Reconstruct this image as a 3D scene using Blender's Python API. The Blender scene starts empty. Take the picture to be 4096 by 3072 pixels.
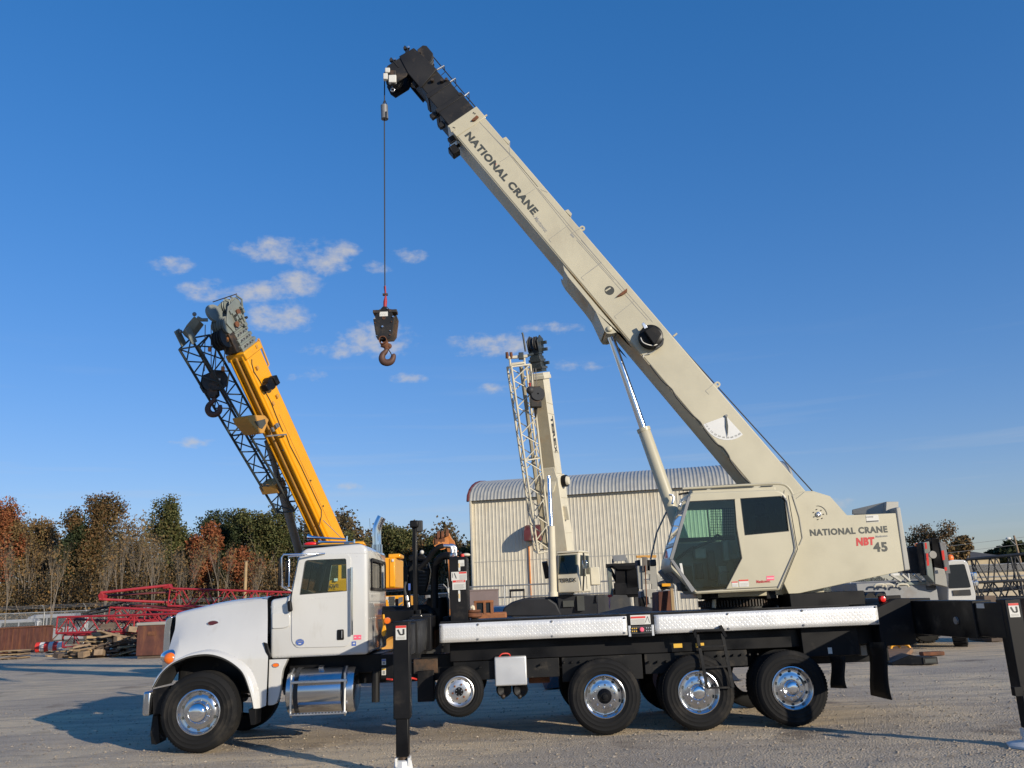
import bpy, bmesh, math, random
from mathutils import Vector, Matrix
random.seed(7)
PI = math.pi; RAD = math.radians
scene = bpy.context.scene
C = scene.collection
# ---------------------------------------------------------------- camera
FPX = 3371.02; PITCH, ROLL, YAW = .25105942, -.04176422, .01738602
CAM = Vector((-1.37976, -12.93649, 1.92731))
_r = Vector((math.cos(YAW), -math.sin(YAW), 0)); _f0 = Vector((math.sin(YAW), math.cos(YAW), 0)); _u0 = Vector((0, 0, 1))
FW = _f0*math.cos(PITCH) + _u0*math.sin(PITCH); _up = _u0*math.cos(PITCH) - _f0*math.sin(PITCH)
RT = _r*math.cos(ROLL) + _up*math.sin(ROLL); UP = _up*math.cos(ROLL) - _r*math.sin(ROLL)
cam = bpy.data.cameras.new('camera'); cam_o = bpy.data.objects.new('camera', cam); C.objects.link(cam_o)
cam.sensor_width = 36; cam.sensor_fit = 'HORIZONTAL'; cam.lens = FPX/4096*36; cam.clip_end = 3000; cam.clip_start = .05
cam_o.matrix_world = Matrix(((RT.x, UP.x, -FW.x, CAM.x), (RT.y, UP.y, -FW.y, CAM.y), (RT.z, UP.z, -FW.z, CAM.z), (0, 0, 0, 1)))
scene.camera = cam_o
# ---------------------------------------------------------------- sun, sky, exposure
SUN_AZ, SUN_EL = RAD(137), RAD(16)
sun_dir = Vector((math.sin(SUN_AZ)*math.cos(SUN_EL), math.cos(SUN_AZ)*math.cos(SUN_EL), math.sin(SUN_EL)))
sl = bpy.data.lights.new('sun', 'SUN'); sl.energy = 4.9; sl.angle = RAD(.53); sl.color = (1, .89, .72)
so = bpy.data.objects.new('sun', sl); C.objects.link(so); so.rotation_euler = sun_dir.to_track_quat('Z', 'Y').to_euler()
so.location = (10, -20, 30)
scene.view_settings.view_transform = 'Standard'; scene.view_settings.look = 'None'
scene.view_settings.exposure = 0; scene.view_settings.gamma = 1; scene.view_settings.use_curve_mapping = False
world = bpy.data.worlds.new('World'); scene.world = world; world.use_nodes = True
wt = world.node_tree; wn = wt.nodes; wl = wt.links

def ray(u, v):
    return FW + RT*((u-2048)/FPX) - UP*((v-1536)/FPX)

def build_world():
    bg = wn['Background']; bg.inputs[1].default_value = .12
    sky = wn.new('ShaderNodeTexSky'); sky.sky_type = 'NISHITA'; sky.sun_disc = False
    sky.sun_elevation = SUN_EL; sky.sun_rotation = SUN_AZ; sky.air_density = 1.3; sky.dust_density = 0; sky.ozone_density = 4
    hs = wn.new('ShaderNodeHueSaturation'); hs.inputs['Saturation'].default_value = 1.3
    gm = wn.new('ShaderNodeGamma'); gm.inputs[1].default_value = .7
    mu = wn.new('ShaderNodeMix'); mu.data_type = 'RGBA'; mu.blend_type = 'MULTIPLY'; mu.inputs[0].default_value = 1
    mu.inputs[7].default_value = (1.19, 1.31, 1.95, 1)
    wl.new(sky.outputs[0], hs.inputs['Color']); wl.new(hs.outputs[0], gm.inputs[0]); wl.new(gm.outputs[0], mu.inputs[6])
    tc = wn.new('ShaderNodeTexCoord'); D = tc.outputs['Generated']
    def math_(op, a, b=None, c=None):
        n = wn.new('ShaderNodeMath'); n.operation = op
        for i, x in enumerate((a, b, c)):
            if x is None: continue
            if isinstance(x, (int, float)): n.inputs[i].default_value = x
            else: wl.new(x, n.inputs[i])
        return n.outputs[0]
    def dot(vec):
        n = wn.new('ShaderNodeVectorMath'); n.operation = 'DOT_PRODUCT'; wl.new(D, n.inputs[0]); n.inputs[1].default_value = vec
        return n.outputs['Value']
    # clouds: soft ellipses on the sky sphere broken up by noise (centre and half size in degrees from the camera's own directions)
    clouds = [(370,574,34,17,.9),(585,542,60,24,.85),(700,558,62,34,.9),(745,543,32,20,.7),(455,625,50,22,.9),(560,632,70,20,.9),(650,610,48,26,.8),
              (597,686,64,32,1.05),(882,553,38,17,.7),(815,576,40,14,.4),(745,754,72,20,.75),(815,735,75,36,.9),(1072,745,92,24,.8),(1190,709,56,16,.6),
              (1245,790,70,13,.45),(1070,838,48,13,.45),(420,955,46,11,.5),(735,1048,54,11,.45),(665,812,46,15,.4),(885,815,46,13,.35),(1815,1085,45,14,.4)]
    no = wn.new('ShaderNodeTexNoise'); no.inputs['Scale'].default_value = 34; no.inputs['Detail'].default_value = 7; no.inputs['Roughness'].default_value = .58
    mp = wn.new('ShaderNodeMapping'); mp.inputs['Scale'].default_value = (1, 1, 1.7); wl.new(D, mp.inputs[0]); wl.new(mp.outputs[0], no.inputs['Vector'])
    n9 = wn.new('ShaderNodeTexNoise'); n9.inputs['Scale'].default_value = 95; n9.inputs['Detail'].default_value = 6; n9.inputs['Roughness'].default_value = .6; wl.new(mp.outputs[0], n9.inputs['Vector'])
    nz = math_('ADD', math_('MULTIPLY', math_('SUBTRACT', no.outputs[0], .5), 3.6), math_('MULTIPLY', math_('SUBTRACT', n9.outputs[0], .5), 1.7))
    tot = None
    for (u, v, w, h, a) in clouds:
        k = 4096/2212
        d = ray(u*k, v*k).normalized(); r = ray((u+1)*k, v*k).normalized()-d; r.normalize(); up = r.cross(d).normalized()
        ang = math.atan(w*k/FPX)*1.12; anh = math.atan(h*k/FPX)*1.12
        x = math_('MULTIPLY', dot(r), 1/ang); y = math_('MULTIPLY', dot(up), 1/anh)
        q = math_('ADD', math_('MULTIPLY', x, x), math_('MULTIPLY', y, y))
        g = math_('SUBTRACT', a, q)          # <a inside
        g = math_('ADD', g, math_('MULTIPLY', math_('LESS_THAN', dot(d), .5), -60.0))
        g = math_('MAXIMUM', g, -4.0)
        tot = g if tot is None else math_('MAXIMUM', tot, g)
    dens = math_('ADD', tot, nz)
    ramp = wn.new('ShaderNodeMapRange'); ramp.interpolation_type = 'SMOOTHSTEP'; wl.new(dens, ramp.inputs[0])
    ramp.inputs[1].default_value = -.35; ramp.inputs[2].default_value = 1.75; ramp.inputs[3].default_value = 0; ramp.inputs[4].default_value = .78
    cm = wn.new('ShaderNodeMix'); cm.data_type = 'RGBA'; wl.new(ramp.outputs[0], cm.inputs[0]); wl.new(mu.outputs[2], cm.inputs[6])
    # thin high streaks, all round the sky
    n2 = wn.new('ShaderNodeTexNoise'); n2.inputs['Scale'].default_value = 3; n2.inputs['Detail'].default_value = 5
    m2 = wn.new('ShaderNodeMapping'); m2.inputs['Scale'].default_value = (1.2, 1.2, 22); m2.inputs['Rotation'].default_value = (0, .05, 0)
    wl.new(D, m2.inputs[0]); wl.new(m2.outputs[0], n2.inputs['Vector'])
    r2 = wn.new('ShaderNodeMapRange'); wl.new(n2.outputs[0], r2.inputs[0]); r2.inputs[1].default_value = .56; r2.inputs[2].default_value = .85; r2.inputs[4].default_value = .3
    sz = wn.new('ShaderNodeSeparateXYZ'); wl.new(D, sz.inputs[0])
    lowb = math_('SMOOTH_MIN', 1.0, math_('MULTIPLY', math_('MAXIMUM', math_('SUBTRACT', .3, sz.outputs[2]), 0.0), 6), .1)
    st = math_('MULTIPLY', r2.outputs[0], lowb)
    c2 = wn.new('ShaderNodeMix'); c2.data_type = 'RGBA'; wl.new(st, c2.inputs[0]); wl.new(cm.outputs[2], c2.inputs[6])
    cm.inputs[7].default_value = (4.9, 4.75, 4.6, 1); c2.inputs[7].default_value = (4.4, 4.8, 5.3, 1)
    wl.new(c2.outputs[2], bg.inputs[0])
build_world()
# ---------------------------------------------------------------- placing: photo pixel -> point on a plane the thing stands in
ZOOM = dict(A=(560,2000,1.5473),B=(1400,1980,1.5192),C=(2200,2300,1.8433),D=(3200,2000,1.548),E=(2560,1800,1.9404),F=(0,1900,1.6592),G=(1440,120,2.7657),
            H=(1780,420,2.37),I=(2200,960,1.765),J=(2600,1400,2.37),K=(680,1180,2.764),L=(900,1640,2.3033),M=(1900,1300,1.3833),N=(1400,1100,4.1475),O=(1850,2000,2.6024),
            P=(3560,2050,2.5522),Q=(0,2300,3.16),R=(1500,2050,3.2522),S=(1440,2440,2.6238),T=(3300,2350,2.7789),U=(0,2600,2.212),V=(600,2250,3.686),X=(1050,2080,2.9618),
            W=(0,0,1), AA=(600,900,1.1642), BB=(0,1950,2.212), CC=(1500,2250,4.424), DD=(2380,2150,5.3526))
def zray(k, x, y):
    a, b, s = ZOOM[k]; return ray(a+x/s, b+y/s)
def at(k, x, y, Y=0.0):
    d = zray(k, x, y); return CAM + d*((Y-CAM.y)/d.y)
def gnd(k, x, y, z=0.0):
    d = zray(k, x, y); return CAM + d*((z-CAM.z)/d.z)
def atx(k, x, y, X):
    d = zray(k, x, y); return CAM + d*((X-CAM.x)/d.x)
def pts(k, L, Y):
    return [at(k, x, y, Y) for x, y in L]
# ---------------------------------------------------------------- mesh builder
class MB:
    def __init__(s): s.v = []; s.f = []
    def add(s, v, f):
        n = len(s.v); s.v += [Vector(p) for p in v]; s.f += [tuple(i+n for i in q) for q in f]; return s
    def box(s, a, b):
        x0, y0, z0 = a; x1, y1, z1 = b
        x0, x1 = sorted((x0, x1)); y0, y1 = sorted((y0, y1)); z0, z1 = sorted((z0, z1))
        return s.add([(x0,y0,z0),(x1,y0,z0),(x1,y1,z0),(x0,y1,z0),(x0,y0,z1),(x1,y0,z1),(x1,y1,z1),(x0,y1,z1)],
                     [(0,3,2,1),(4,5,6,7),(0,1,5,4),(1,2,6,5),(2,3,7,6),(3,0,4,7)])
    def obox(s, c, a, b, d):     # centre and three half-axis vectors
        c, a, b, d = map(Vector, (c, a, b, d))
        if a.cross(b).dot(d) < 0: a = -a
        v = [c+a*i+b*j+d*k for k in (-1, 1) for i, j in ((-1,-1),(1,-1),(1,1),(-1,1))]
        return s.add(v, [(0,3,2,1),(4,5,6,7),(0,1,5,4),(1,2,6,5),(2,3,7,6),(3,0,4,7)])
    def bar(s, p, q, w, h, up=(0, 0, 1)):
        p, q = Vector(p), Vector(q); a = (q-p); l = a.length; a.normalize(); up = Vector(up)
        if abs(a.dot(up)) > .98: up = Vector((1, 0, 0)) if abs(a.x) < .9 else Vector((0, 1, 0))
        sd = a.cross(up).normalized(); u2 = sd.cross(a)
        return s.obox((p+q)/2, a*l/2, sd*w/2, u2*h/2)
    def tube(s, p, q, r, r2=None, n=10, cap=True):
        return s.path([p, q], [r, r if r2 is None else r2], n, cap)
    def path(s, P, r, n=8, cap=True):
        P = [Vector(p) for p in P]; m = len(P)
        if not isinstance(r, (list, tuple)): r = [r]*m
        base = len(s.v); ref = None
        for i, p in enumerate(P):
            t = (P[min(i+1, m-1)]-P[max(i-1, 0)]).normalized()
            if ref is None:
                ref = Vector((0, 0, 1)) if abs(t.z) < .9 else Vector((1, 0, 0))
            a = (ref - t*ref.dot(t)).normalized(); b = t.cross(a); ref = a
            for j in range(n):
                w = 2*PI*j/n; s.v.append(p + (a*math.cos(w)+b*math.sin(w))*r[i])
        for i in range(m-1):
            for j in range(n):
                a0 = base+i*n+j; a1 = base+i*n+(j+1) % n
                s.f.append((a0, a1, a1+n, a0+n))
        if cap:
            s.f.append(tuple(base+j for j in reversed(range(n)))); s.f.append(tuple(base+(m-1)*n+j for j in range(n)))
        return s
    def prism(s, poly, vec):
        poly = [Vector(p) for p in poly]; vec = Vector(vec); n = len(poly)
        nr = sum(((poly[i]-poly[0]).cross(poly[(i+1) % n]-poly[0]) for i in range(n)), Vector())
        if nr.dot(vec) > 0: poly = poly[::-1]
        v = poly + [p+vec for p in poly]
        return s.add(v, [tuple(range(n)), tuple(range(2*n-1, n-1, -1))] + [(i, i+n, (i+1) % n+n, (i+1) % n) for i in range(n)])
    def lathe(s, prof, o, axis, n=32, a0=0, a1=2*PI):
        o = Vector(o); ax = Vector(axis).normalized(); ref = Vector((0, 0, 1)) if abs(ax.z) < .9 else Vector((1, 0, 0))
        a = (ref-ax*ref.dot(ax)).normalized(); b = ax.cross(a); base = len(s.v); m = len(prof); full = abs(a1-a0-2*PI) < 1e-6
        k = n if full else n+1
        for i in range(k):
            w = a0+(a1-a0)*i/n; d = a*math.cos(w)+b*math.sin(w)
            for r, h in prof: s.v.append(o+d*r+ax*h)
        for i in range(n):
            i2 = (i+1) % k
            for j in range(m-1): s.f.append((base+i*m+j, base+i*m+j+1, base+i2*m+j+1, base+i2*m+j))
        return s
    def ball(s, c, r, n=12, m=8):
        c = Vector(c); r = r if isinstance(r, (tuple, list, Vector)) else (r, r, r); base = len(s.v)
        for i in range(m+1):
            t = PI*i/m
            for j in range(n):
                w = 2*PI*j/n; s.v.append(c+Vector((r[0]*math.sin(t)*math.cos(w), r[1]*math.sin(t)*math.sin(w), r[2]*math.cos(t))))
        for i in range(m):
            for j in range(n):
                s.f.append((base+i*n+j, base+(i+1)*n+j, base+(i+1)*n+(j+1) % n, base+i*n+(j+1) % n))
        return s
    def grid(s, rows):
        base = len(s.v); m = len(rows[0])
        for r in rows: s.v += [Vector(p) for p in r]
        for i in range(len(rows)-1):
            for j in range(m-1):
                a = base+i*m+j; s.f.append((a, a+1, a+m+1, a+m))
        return s
    def build(s, name, mat, parent=None, smooth=None, bevel=0, seg=2, solid=0, fix=False):
        return obj(name, s.v, s.f, mat, parent, smooth, bevel, seg, solid, fix)
WORLD = {}          # world location of each object's origin (nothing that has children is rotated)
MAT = {}
def obj(name, v, f, mat, parent=None, smooth=None, bevel=0, seg=2, solid=0, fix=False):
    v = [Vector(p) for p in v]
    lo = Vector([min(p[i] for p in v) for i in range(3)]); hi = Vector([max(p[i] for p in v) for i in range(3)]); c = (lo+hi)/2
    if parent is None: c.z = lo.z
    me = bpy.data.meshes.new(name); me.from_pydata([tuple(p-c) for p in v], [], f)
    if fix or smooth:
        bm = bmesh.new(); bm.from_mesh(me); bmesh.ops.remove_doubles(bm, verts=bm.verts, dist=1e-4)
        bmesh.ops.dissolve_degenerate(bm, edges=bm.edges, dist=1e-5)
        if fix: bmesh.ops.recalc_face_normals(bm, faces=bm.faces)
        bm.to_mesh(me); bm.free()
    me.materials.append(MAT[mat])
    if smooth:
        me.polygons.foreach_set('use_smooth', [True]*len(me.polygons)); me.set_sharp_from_angle(angle=RAD(smooth))
    o = bpy.data.objects.new(name, me); C.objects.link(o); put(o, c, parent)
    if solid:
        m = o.modifiers.new('solid', 'SOLIDIFY'); m.thickness = solid; m.offset = -1
    if bevel:
        m = o.modifiers.new('bevel', 'BEVEL'); m.width = bevel; m.segments = seg; m.limit_method = 'ANGLE'; m.angle_limit = RAD(35); m.harden_normals = False
        me.polygons.foreach_set('use_smooth', [True]*len(me.polygons)); me.set_sharp_from_angle(angle=RAD(40))
    return o
def put(o, c, parent=None):
    WORLD[o] = Vector(c)
    if parent is not None: o.parent = parent; o.location = Vector(c)-WORLD[parent]
    else: o.location = c
    return o
def again(src, name, c, parent=None, rot=None, scale=None, mat=None):      # another piece sharing src's mesh
    o = src.copy(); o.name = name; C.objects.link(o); o.parent = None
    for k in list(o.keys()):
        if k in ('label', 'category', 'group', 'kind'): del o[k]
    put(o, c, parent)
    if rot is not None: o.rotation_euler = rot
    if scale is not None: o.scale = scale
    return o
def copy_tree(src, delta, parent=None):
    o = src.copy(); C.objects.link(o); put(o, WORLD[src]+Vector(delta), parent)
    for ch in list(src.children): copy_tree(ch, delta, o)
    return o
def thing(name, label, cat, loc, group=None):
    o = bpy.data.objects.new(name, None); C.objects.link(o); put(o, loc); o.empty_display_size = .2
    return tag(o, label, cat, group)
def tag(o, label=None, cat=None, group=None, kind=None):
    for k, x in (('label', label), ('category', cat), ('group', group), ('kind', kind)):
        if x: o[k] = x
    return o
def flat(name, outer, holes, thick, mat, parent, bevel=0):
    """plate: a 3D polygon with holes, filled and given a thickness vector"""
    bm = bmesh.new(); th = Vector(thick); edges = []
    for L in [outer]+list(holes):
        vs = [bm.verts.new(p) for p in L]; edges += [bm.edges.new((vs[i], vs[(i+1) % len(vs)])) for i in range(len(vs))]
    bmesh.ops.triangle_fill(bm, use_beauty=True, use_dissolve=False, edges=edges)
    r = bmesh.ops.extrude_face_region(bm, geom=list(bm.faces))
    bmesh.ops.translate(bm, vec=th, verts=[g for g in r['geom'] if isinstance(g, bmesh.types.BMVert)])
    bmesh.ops.recalc_face_normals(bm, faces=bm.faces)
    bm.verts.index_update(); v = [x.co.copy() for x in bm.verts]; f = [tuple(q.index for q in fa.verts) for fa in bm.faces]; bm.free()
    return obj(name, v, f, mat, parent, bevel=bevel, smooth=30 if not bevel else None)
def boolean(o, cutters, op='DIFFERENCE'):
    for c in cutters:
        m = o.modifiers.new('b', 'BOOLEAN'); m.operation = op; m.solver = 'EXACT'; m.object = c
    dg = bpy.context.evaluated_depsgraph_get(); dg.update()
    me = bpy.data.meshes.new_from_object(o.evaluated_get(dg)); o.modifiers.clear(); o.data = me
    for c in cutters: bpy.data.objects.remove(c)
    me.polygons.foreach_set('use_smooth', [True]*len(me.polygons)); me.set_sharp_from_angle(angle=RAD(40))
def rounded(poly, r, n=5):
    """round every corner of a planar 3D polygon (r a number or list)"""
    P = [Vector(p) for p in poly]; out = []; m = len(P)
    for i, p in enumerate(P):
        rr = r[i] if isinstance(r, (list, tuple)) else r
        a = P[i-1]-p; b = P[(i+1) % m]-p; d = min(rr, a.length*.48, b.length*.48)
        if d < 1e-4: out.append(p); continue
        a = p+a.normalized()*d; b = p+b.normalized()*d
        out += [a*(1-t)**2+p*2*t*(1-t)+b*t*t for t in [k/n for k in range(n+1)]]
    return out
def spline(P, n=6):
    P = [Vector(p) for p in P]; out = []
    for i in range(len(P)-1):
        p0, p1, p2, p3 = P[max(i-1, 0)], P[i], P[i+1], P[min(i+2, len(P)-1)]
        for k in range(n):
            t = k/n; out.append(.5*((2*p1)+(p2-p0)*t+(2*p0-5*p1+4*p2-p3)*t*t+(3*p1-p0-3*p2+p3)*t**3))
    return out+[P[-1]]
def text(s, mat, parent, p0, p1, h, normal=(0, -1, 0), name='lettering', bold=.02, shear=0, depth=.002, label=None, spacing=1.0):
    """lettering whose baseline runs from p0 to p1 (world), cap height h, facing normal"""
    cu = bpy.data.curves.new(name, 'FONT'); cu.body = s; cu.size = 1; cu.offset = bold; cu.shear = shear; cu.space_character = spacing; cu.resolution_u = 3
    to = bpy.data.objects.new(name, cu); me = bpy.data.meshes.new_from_object(to)
    xs = [v.co.x for v in me.vertices]; ys = [v.co.y for v in me.vertices]; x0, x1, y0, y1 = min(xs), max(xs), min(ys), max(ys)
    p0, p1, nr = Vector(p0), Vector(p1), Vector(normal).normalized(); ux = (p1-p0); L = ux.length; ux.normalize(); uy = nr.cross(ux)
    v = [p0+ux*(q.co.x-x0)/(x1-x0)*L+uy*(q.co.y-y0)/(y1-y0)*h+nr*depth for q in me.vertices]
    f = [tuple(p.vertices) for p in me.polygons]
    bpy.data.objects.remove(to); bpy.data.curves.remove(cu); bpy.data.meshes.remove(me)
    o = obj(name, v, f, mat, parent)
    if label: o['label'] = label
    return o
# ---------------------------------------------------------------- procedural materials
def M(name, col, rough=.5, metal=0, var=.12, vscale=2.0, bump=0, bscale=60, dirt=None, damt=.3, dscale=1.5, coat=0, spec=.5, trans=0, emit=None, estr=0, streak=1.0, bstretch=(1, 1, 1), rvar=.12):
    m = bpy.data.materials.new(name); m.use_nodes = True; nt = m.node_tree; N = nt.nodes; L = nt.links; b = N['Principled BSDF']
    tc = N.new('ShaderNodeTexCoord'); oi = N.new('ShaderNodeObjectInfo')
    ad = N.new('ShaderNodeVectorMath'); ad.operation = 'MULTIPLY_ADD'; ad.inputs[1].default_value = (1, 1, 1)
    cx = N.new('ShaderNodeCombineXYZ'); ms = N.new('ShaderNodeMath'); ms.operation = 'MULTIPLY'; ms.inputs[1].default_value = 37
    L.new(oi.outputs['Random'], ms.inputs[0]); L.new(ms.outputs[0], cx.inputs[0]); L.new(ms.outputs[0], cx.inputs[1])
    L.new(tc.outputs['Object'], ad.inputs[0]); L.new(cx.outputs[0], ad.inputs[2]); vec = ad.outputs[0]
    n1 = N.new('ShaderNodeTexNoise'); n1.inputs['Scale'].default_value = vscale; n1.inputs['Detail'].default_value = 6; L.new(vec, n1.inputs['Vector'])
    mr = N.new('ShaderNodeMapRange'); L.new(n1.outputs[0], mr.inputs[0]); mr.inputs[1].default_value = .3; mr.inputs[2].default_value = .7
    mr.inputs[3].default_value = 1-var; mr.inputs[4].default_value = 1+var
    mx = N.new('ShaderNodeMix'); mx.data_type = 'RGBA'; mx.blend_type = 'MULTIPLY'; mx.inputs[0].default_value = 1
    mx.inputs[6].default_value = (*col, 1); L.new(mr.outputs[0], mx.inputs[7]); out = mx.outputs[2]
    if dirt:
        mp = N.new('ShaderNodeMapping'); mp.inputs['Scale'].default_value = (1, 1, 1/streak); L.new(vec, mp.inputs[0])
        n2 = N.new('ShaderNodeTexNoise'); n2.inputs['Scale'].default_value = dscale; n2.inputs['Detail'].default_value = 9; n2.inputs['Roughness'].default_value = .65; L.new(mp.outputs[0], n2.inputs['Vector'])
        r2 = N.new('ShaderNodeMapRange'); L.new(n2.outputs[0], r2.inputs[0]); r2.inputs[1].default_value = .62-damt*.4; r2.inputs[2].default_value = .78-damt*.2; r2.inputs[4].default_value = min(1, damt+.45)
        m2 = N.new('ShaderNodeMix'); m2.data_type = 'RGBA'; L.new(r2.outputs[0], m2.inputs[0]); L.new(out, m2.inputs[6]); m2.inputs[7].default_value = (*dirt, 1); out = m2.outputs[2]
    L.new(out, b.inputs['Base Color'])
    rr = N.new('ShaderNodeMapRange'); L.new(n1.outputs[0], rr.inputs[0]); rr.inputs[1].default_value = .3; rr.inputs[2].default_value = .7
    rr.inputs[3].default_value = max(.02, rough-rvar*.5); rr.inputs[4].default_value = min(1, rough+rvar); L.new(rr.outputs[0], b.inputs['Roughness'])
    b.inputs['Metallic'].default_value = metal; b.inputs['Specular IOR Level'].default_value = spec; b.inputs['Coat Weight'].default_value = coat; b.inputs['Coat Roughness'].default_value = .06
    if bump:
        mb = N.new('ShaderNodeMapping'); mb.inputs['Scale'].default_value = bstretch; L.new(vec, mb.inputs[0])
        n3 = N.new('ShaderNodeTexNoise'); n3.inputs['Scale'].default_value = bscale; n3.inputs['Detail'].default_value = 4; L.new(mb.outputs[0], n3.inputs['Vector'])
        bp = N.new('ShaderNodeBump'); bp.inputs['Strength'].default_value = bump; bp.inputs['Distance'].default_value = .01; L.new(n3.outputs[0], bp.inputs['Height']); L.new(bp.outputs[0], b.inputs['Normal'])
    if emit: b.inputs['Emission Color'].default_value = (*emit, 1); b.inputs['Emission Strength'].default_value = estr
    MAT[name] = m; return m
def glass(name, tint, refl=1.0, rough=.02):
    m = bpy.data.materials.new(name); m.use_nodes = True; nt = m.node_tree; N = nt.nodes; L = nt.links; N.clear()
    o = N.new('ShaderNodeOutputMaterial'); t = N.new('ShaderNodeBsdfTransparent'); t.inputs[0].default_value = (*tint, 1)
    g = N.new('ShaderNodeBsdfGlossy'); g.inputs[1].default_value = rough; fr = N.new('ShaderNodeFresnel'); fr.inputs[0].default_value = 1.5
    k = N.new('ShaderNodeMath'); k.operation = 'MULTIPLY'; k.inputs[1].default_value = refl; L.new(fr.outputs[0], k.inputs[0])
    mx = N.new('ShaderNodeMixShader'); L.new(k.outputs[0], mx.inputs[0]); L.new(t.outputs[0], mx.inputs[1]); L.new(g.outputs[0], mx.inputs[2]); L.new(mx.outputs[0], o.inputs[0])
    MAT[name] = m
BEIGE = (.475, .435, .315); DUST = (.30, .26, .2)
M('beige', BEIGE, .38, var=.05, dirt=(.33,.28,.2), damt=.09, dscale=1.3, coat=.15, streak=3, bump=.06, bscale=2.5)
M('beige_under', BEIGE, .5, var=.06, dirt=(.42,.25,.08), damt=.32, dscale=1.1)
M('grey_beige', (.36,.35,.31), .5, var=.06)
M('white', (.58,.575,.55), .1, var=.04, dirt=(.40,.36,.30), damt=.07, dscale=2.2, coat=1, vscale=1, streak=3, bump=.025, bscale=2)
M('white_plain', (.64,.64,.62), .5, var=.05)
M('black', (.006,.006,.007), .42, var=.35, dirt=(.06,.05,.04), damt=.06, dscale=3, rvar=.3, spec=.22)
M('black_worn', (.009,.009,.0095), .45, var=.4, dirt=(.1,.085,.065), damt=.14, dscale=4, bump=.1, rvar=.3, spec=.25)
M('black_boom', (.016,.0155,.016), .5, var=.3, spec=.3, dirt=(.13,.095,.06), damt=.2, dscale=3.2)
M('grease', (.02,.017,.014), .55, var=.4, dirt=(.14,.07,.03), damt=.35, dscale=4, bump=.3)
M('rubber', (.011,.011,.0115), .8, var=.3, spec=.2, dirt=(.05,.044,.036), damt=.25, dscale=2.2, bump=.12, bscale=120, rvar=.1)
M('rubber_flap', (.006,.006,.0065), .6, spec=.2, var=.3, dirt=(.1,.09,.07), damt=.1)
M('chrome', (.85,.86,.88), .06, 1, var=.03, rvar=.06)
M('polished', (.62,.63,.65), .13, 1, var=.06, rvar=.12, dirt=(.4,.37,.32), damt=.02)
M('alloy', (.72,.72,.72), .3, 1, var=.1, rvar=.15, dirt=(.3,.27,.22), damt=.08, dscale=3)
M('steel_rod', (.7,.74,.8), .1, 1, var=.03)
M('silver', (.62,.63,.64), .4, .6, var=.06, dirt=(.35,.3,.25), damt=.08)
M('grey_metal', (.2,.205,.21), .5, .3, var=.2, dirt=(.14,.1,.07), damt=.2)
M('grey_green', (.2,.225,.205), .55, .1, var=.2, dirt=(.15,.12,.09), damt=.3, dscale=4)
M('dark_grey', (.03,.031,.033), .6, var=.25, dirt=(.1,.085,.06), damt=.2)
M('rust', (.17,.065,.03), .85, var=.35, vscale=6, dirt=(.07,.035,.02), damt=.4, dscale=7, bump=.4)
M('rust_nut', (.2,.07,.03), .8, var=.3)
M('yellow', (.76,.335,.004), .4, var=.05, dirt=(.5,.25,.03), damt=.06, coat=.2)
M('yellow_pale', (.52,.26,.05), .5, var=.1, dirt=(.4,.25,.1), damt=.12)
M('cream', (.60,.55,.42), .5, var=.07, dirt=(.38,.24,.1), damt=.1, dscale=2.5, streak=4)
M('cream_dark', (.36,.315,.22), .55, var=.08, dirt=(.35,.2,.08), damt=.08)
M('red_paint', (.33,.02,.028), .55, var=.15, dirt=(.22,.05,.03), damt=.2, dscale=5)
M('red_dark', (.12,.02,.022), .6, var=.25)
M('red_sign', (.62,.04,.03), .5, var=.03)
M('pink_sign', (.8,.12,.2), .5, var=.03)
M('blue_sign', (.06,.12,.4), .5, var=.03)
M('label_white', (.62,.61,.56), .5, var=.05)
M('label_yellow', (.75,.45,.05), .5, var=.05)
M('ink', (.035,.035,.033), .5, var=.05)
M('ink_green', (.045,.05,.045), .5, var=.1)
M('ink_red', (.5,.03,.03), .5, var=.05)
M('ink_grey', (.25,.25,.24), .5, var=.05)
M('maroon', (.075,.012,.018), .3, var=.1, coat=.4)
M('amber', (.8,.16,.01), .2, var=.05, coat=.5)
M('red_lens', (.7,.015,.01), .2, var=.05, coat=.5)
M('galv', (.46,.46,.44), .5, .5, var=.12)
M('wire', (.03,.03,.032), .5, .3, var=.1)
M('interior', (.05,.054,.05), .75, var=.3)
M('interior_grey', (.34,.38,.34), .7, var=.2)
M('seat_fabric', (.05,.05,.055), .85, var=.2)
M('curtain', (.6,.62,.57), .8, var=.15)
M('concrete', (.32,.3,.26), .85, var=.15)
M('orange_worn', (.55,.2,.05), .6, var=.2, dirt=(.2,.08,.03), damt=.3, dscale=6)
M('grey_car', (.3,.31,.33), .3, .2, var=.05, coat=.5)
M('house_roof', (.07,.065,.062), .9, var=.2)
M('house_wall', (.42,.34,.22), .8, var=.1)
glass('glass_clear', (.86,.94,.9), 1.0)
glass('glass_green', (.70,.88,.78), 1.0)
glass('glass_dark', (.5,.56,.53), 1.0)
glass('glass_blue', (.35,.42,.5), 3.0)
M('hook_steel', (.1,.05,.035), .6, .2, var=.3, dirt=(.04,.03,.025), damt=.3)
M('wood_old', (.3,.22,.14), .85, var=.25, bump=.3, bscale=20, bstretch=(1, 6, 6))
M('navy_grey', (.014,.016,.021), .6, var=.2)
M('rope_grey', (.2,.18,.16), .7, var=.2)
M('jib_paint', (.028,.038,.042), .5, var=.25, dirt=(.14,.11,.08), damt=.2)
M('wall_panel', (.58,.53,.42), .5, .1, var=.08, dirt=(.40,.30,.18), damt=.12, dscale=.8, streak=6)
M('roof_panel', (.46,.44,.38), .45, .3, var=.06, dirt=(.32,.3,.26), damt=.1)
M('maroon_trim', (.11,.022,.022), .6, var=.2, dirt=(.28,.2,.14), damt=.1)
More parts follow.
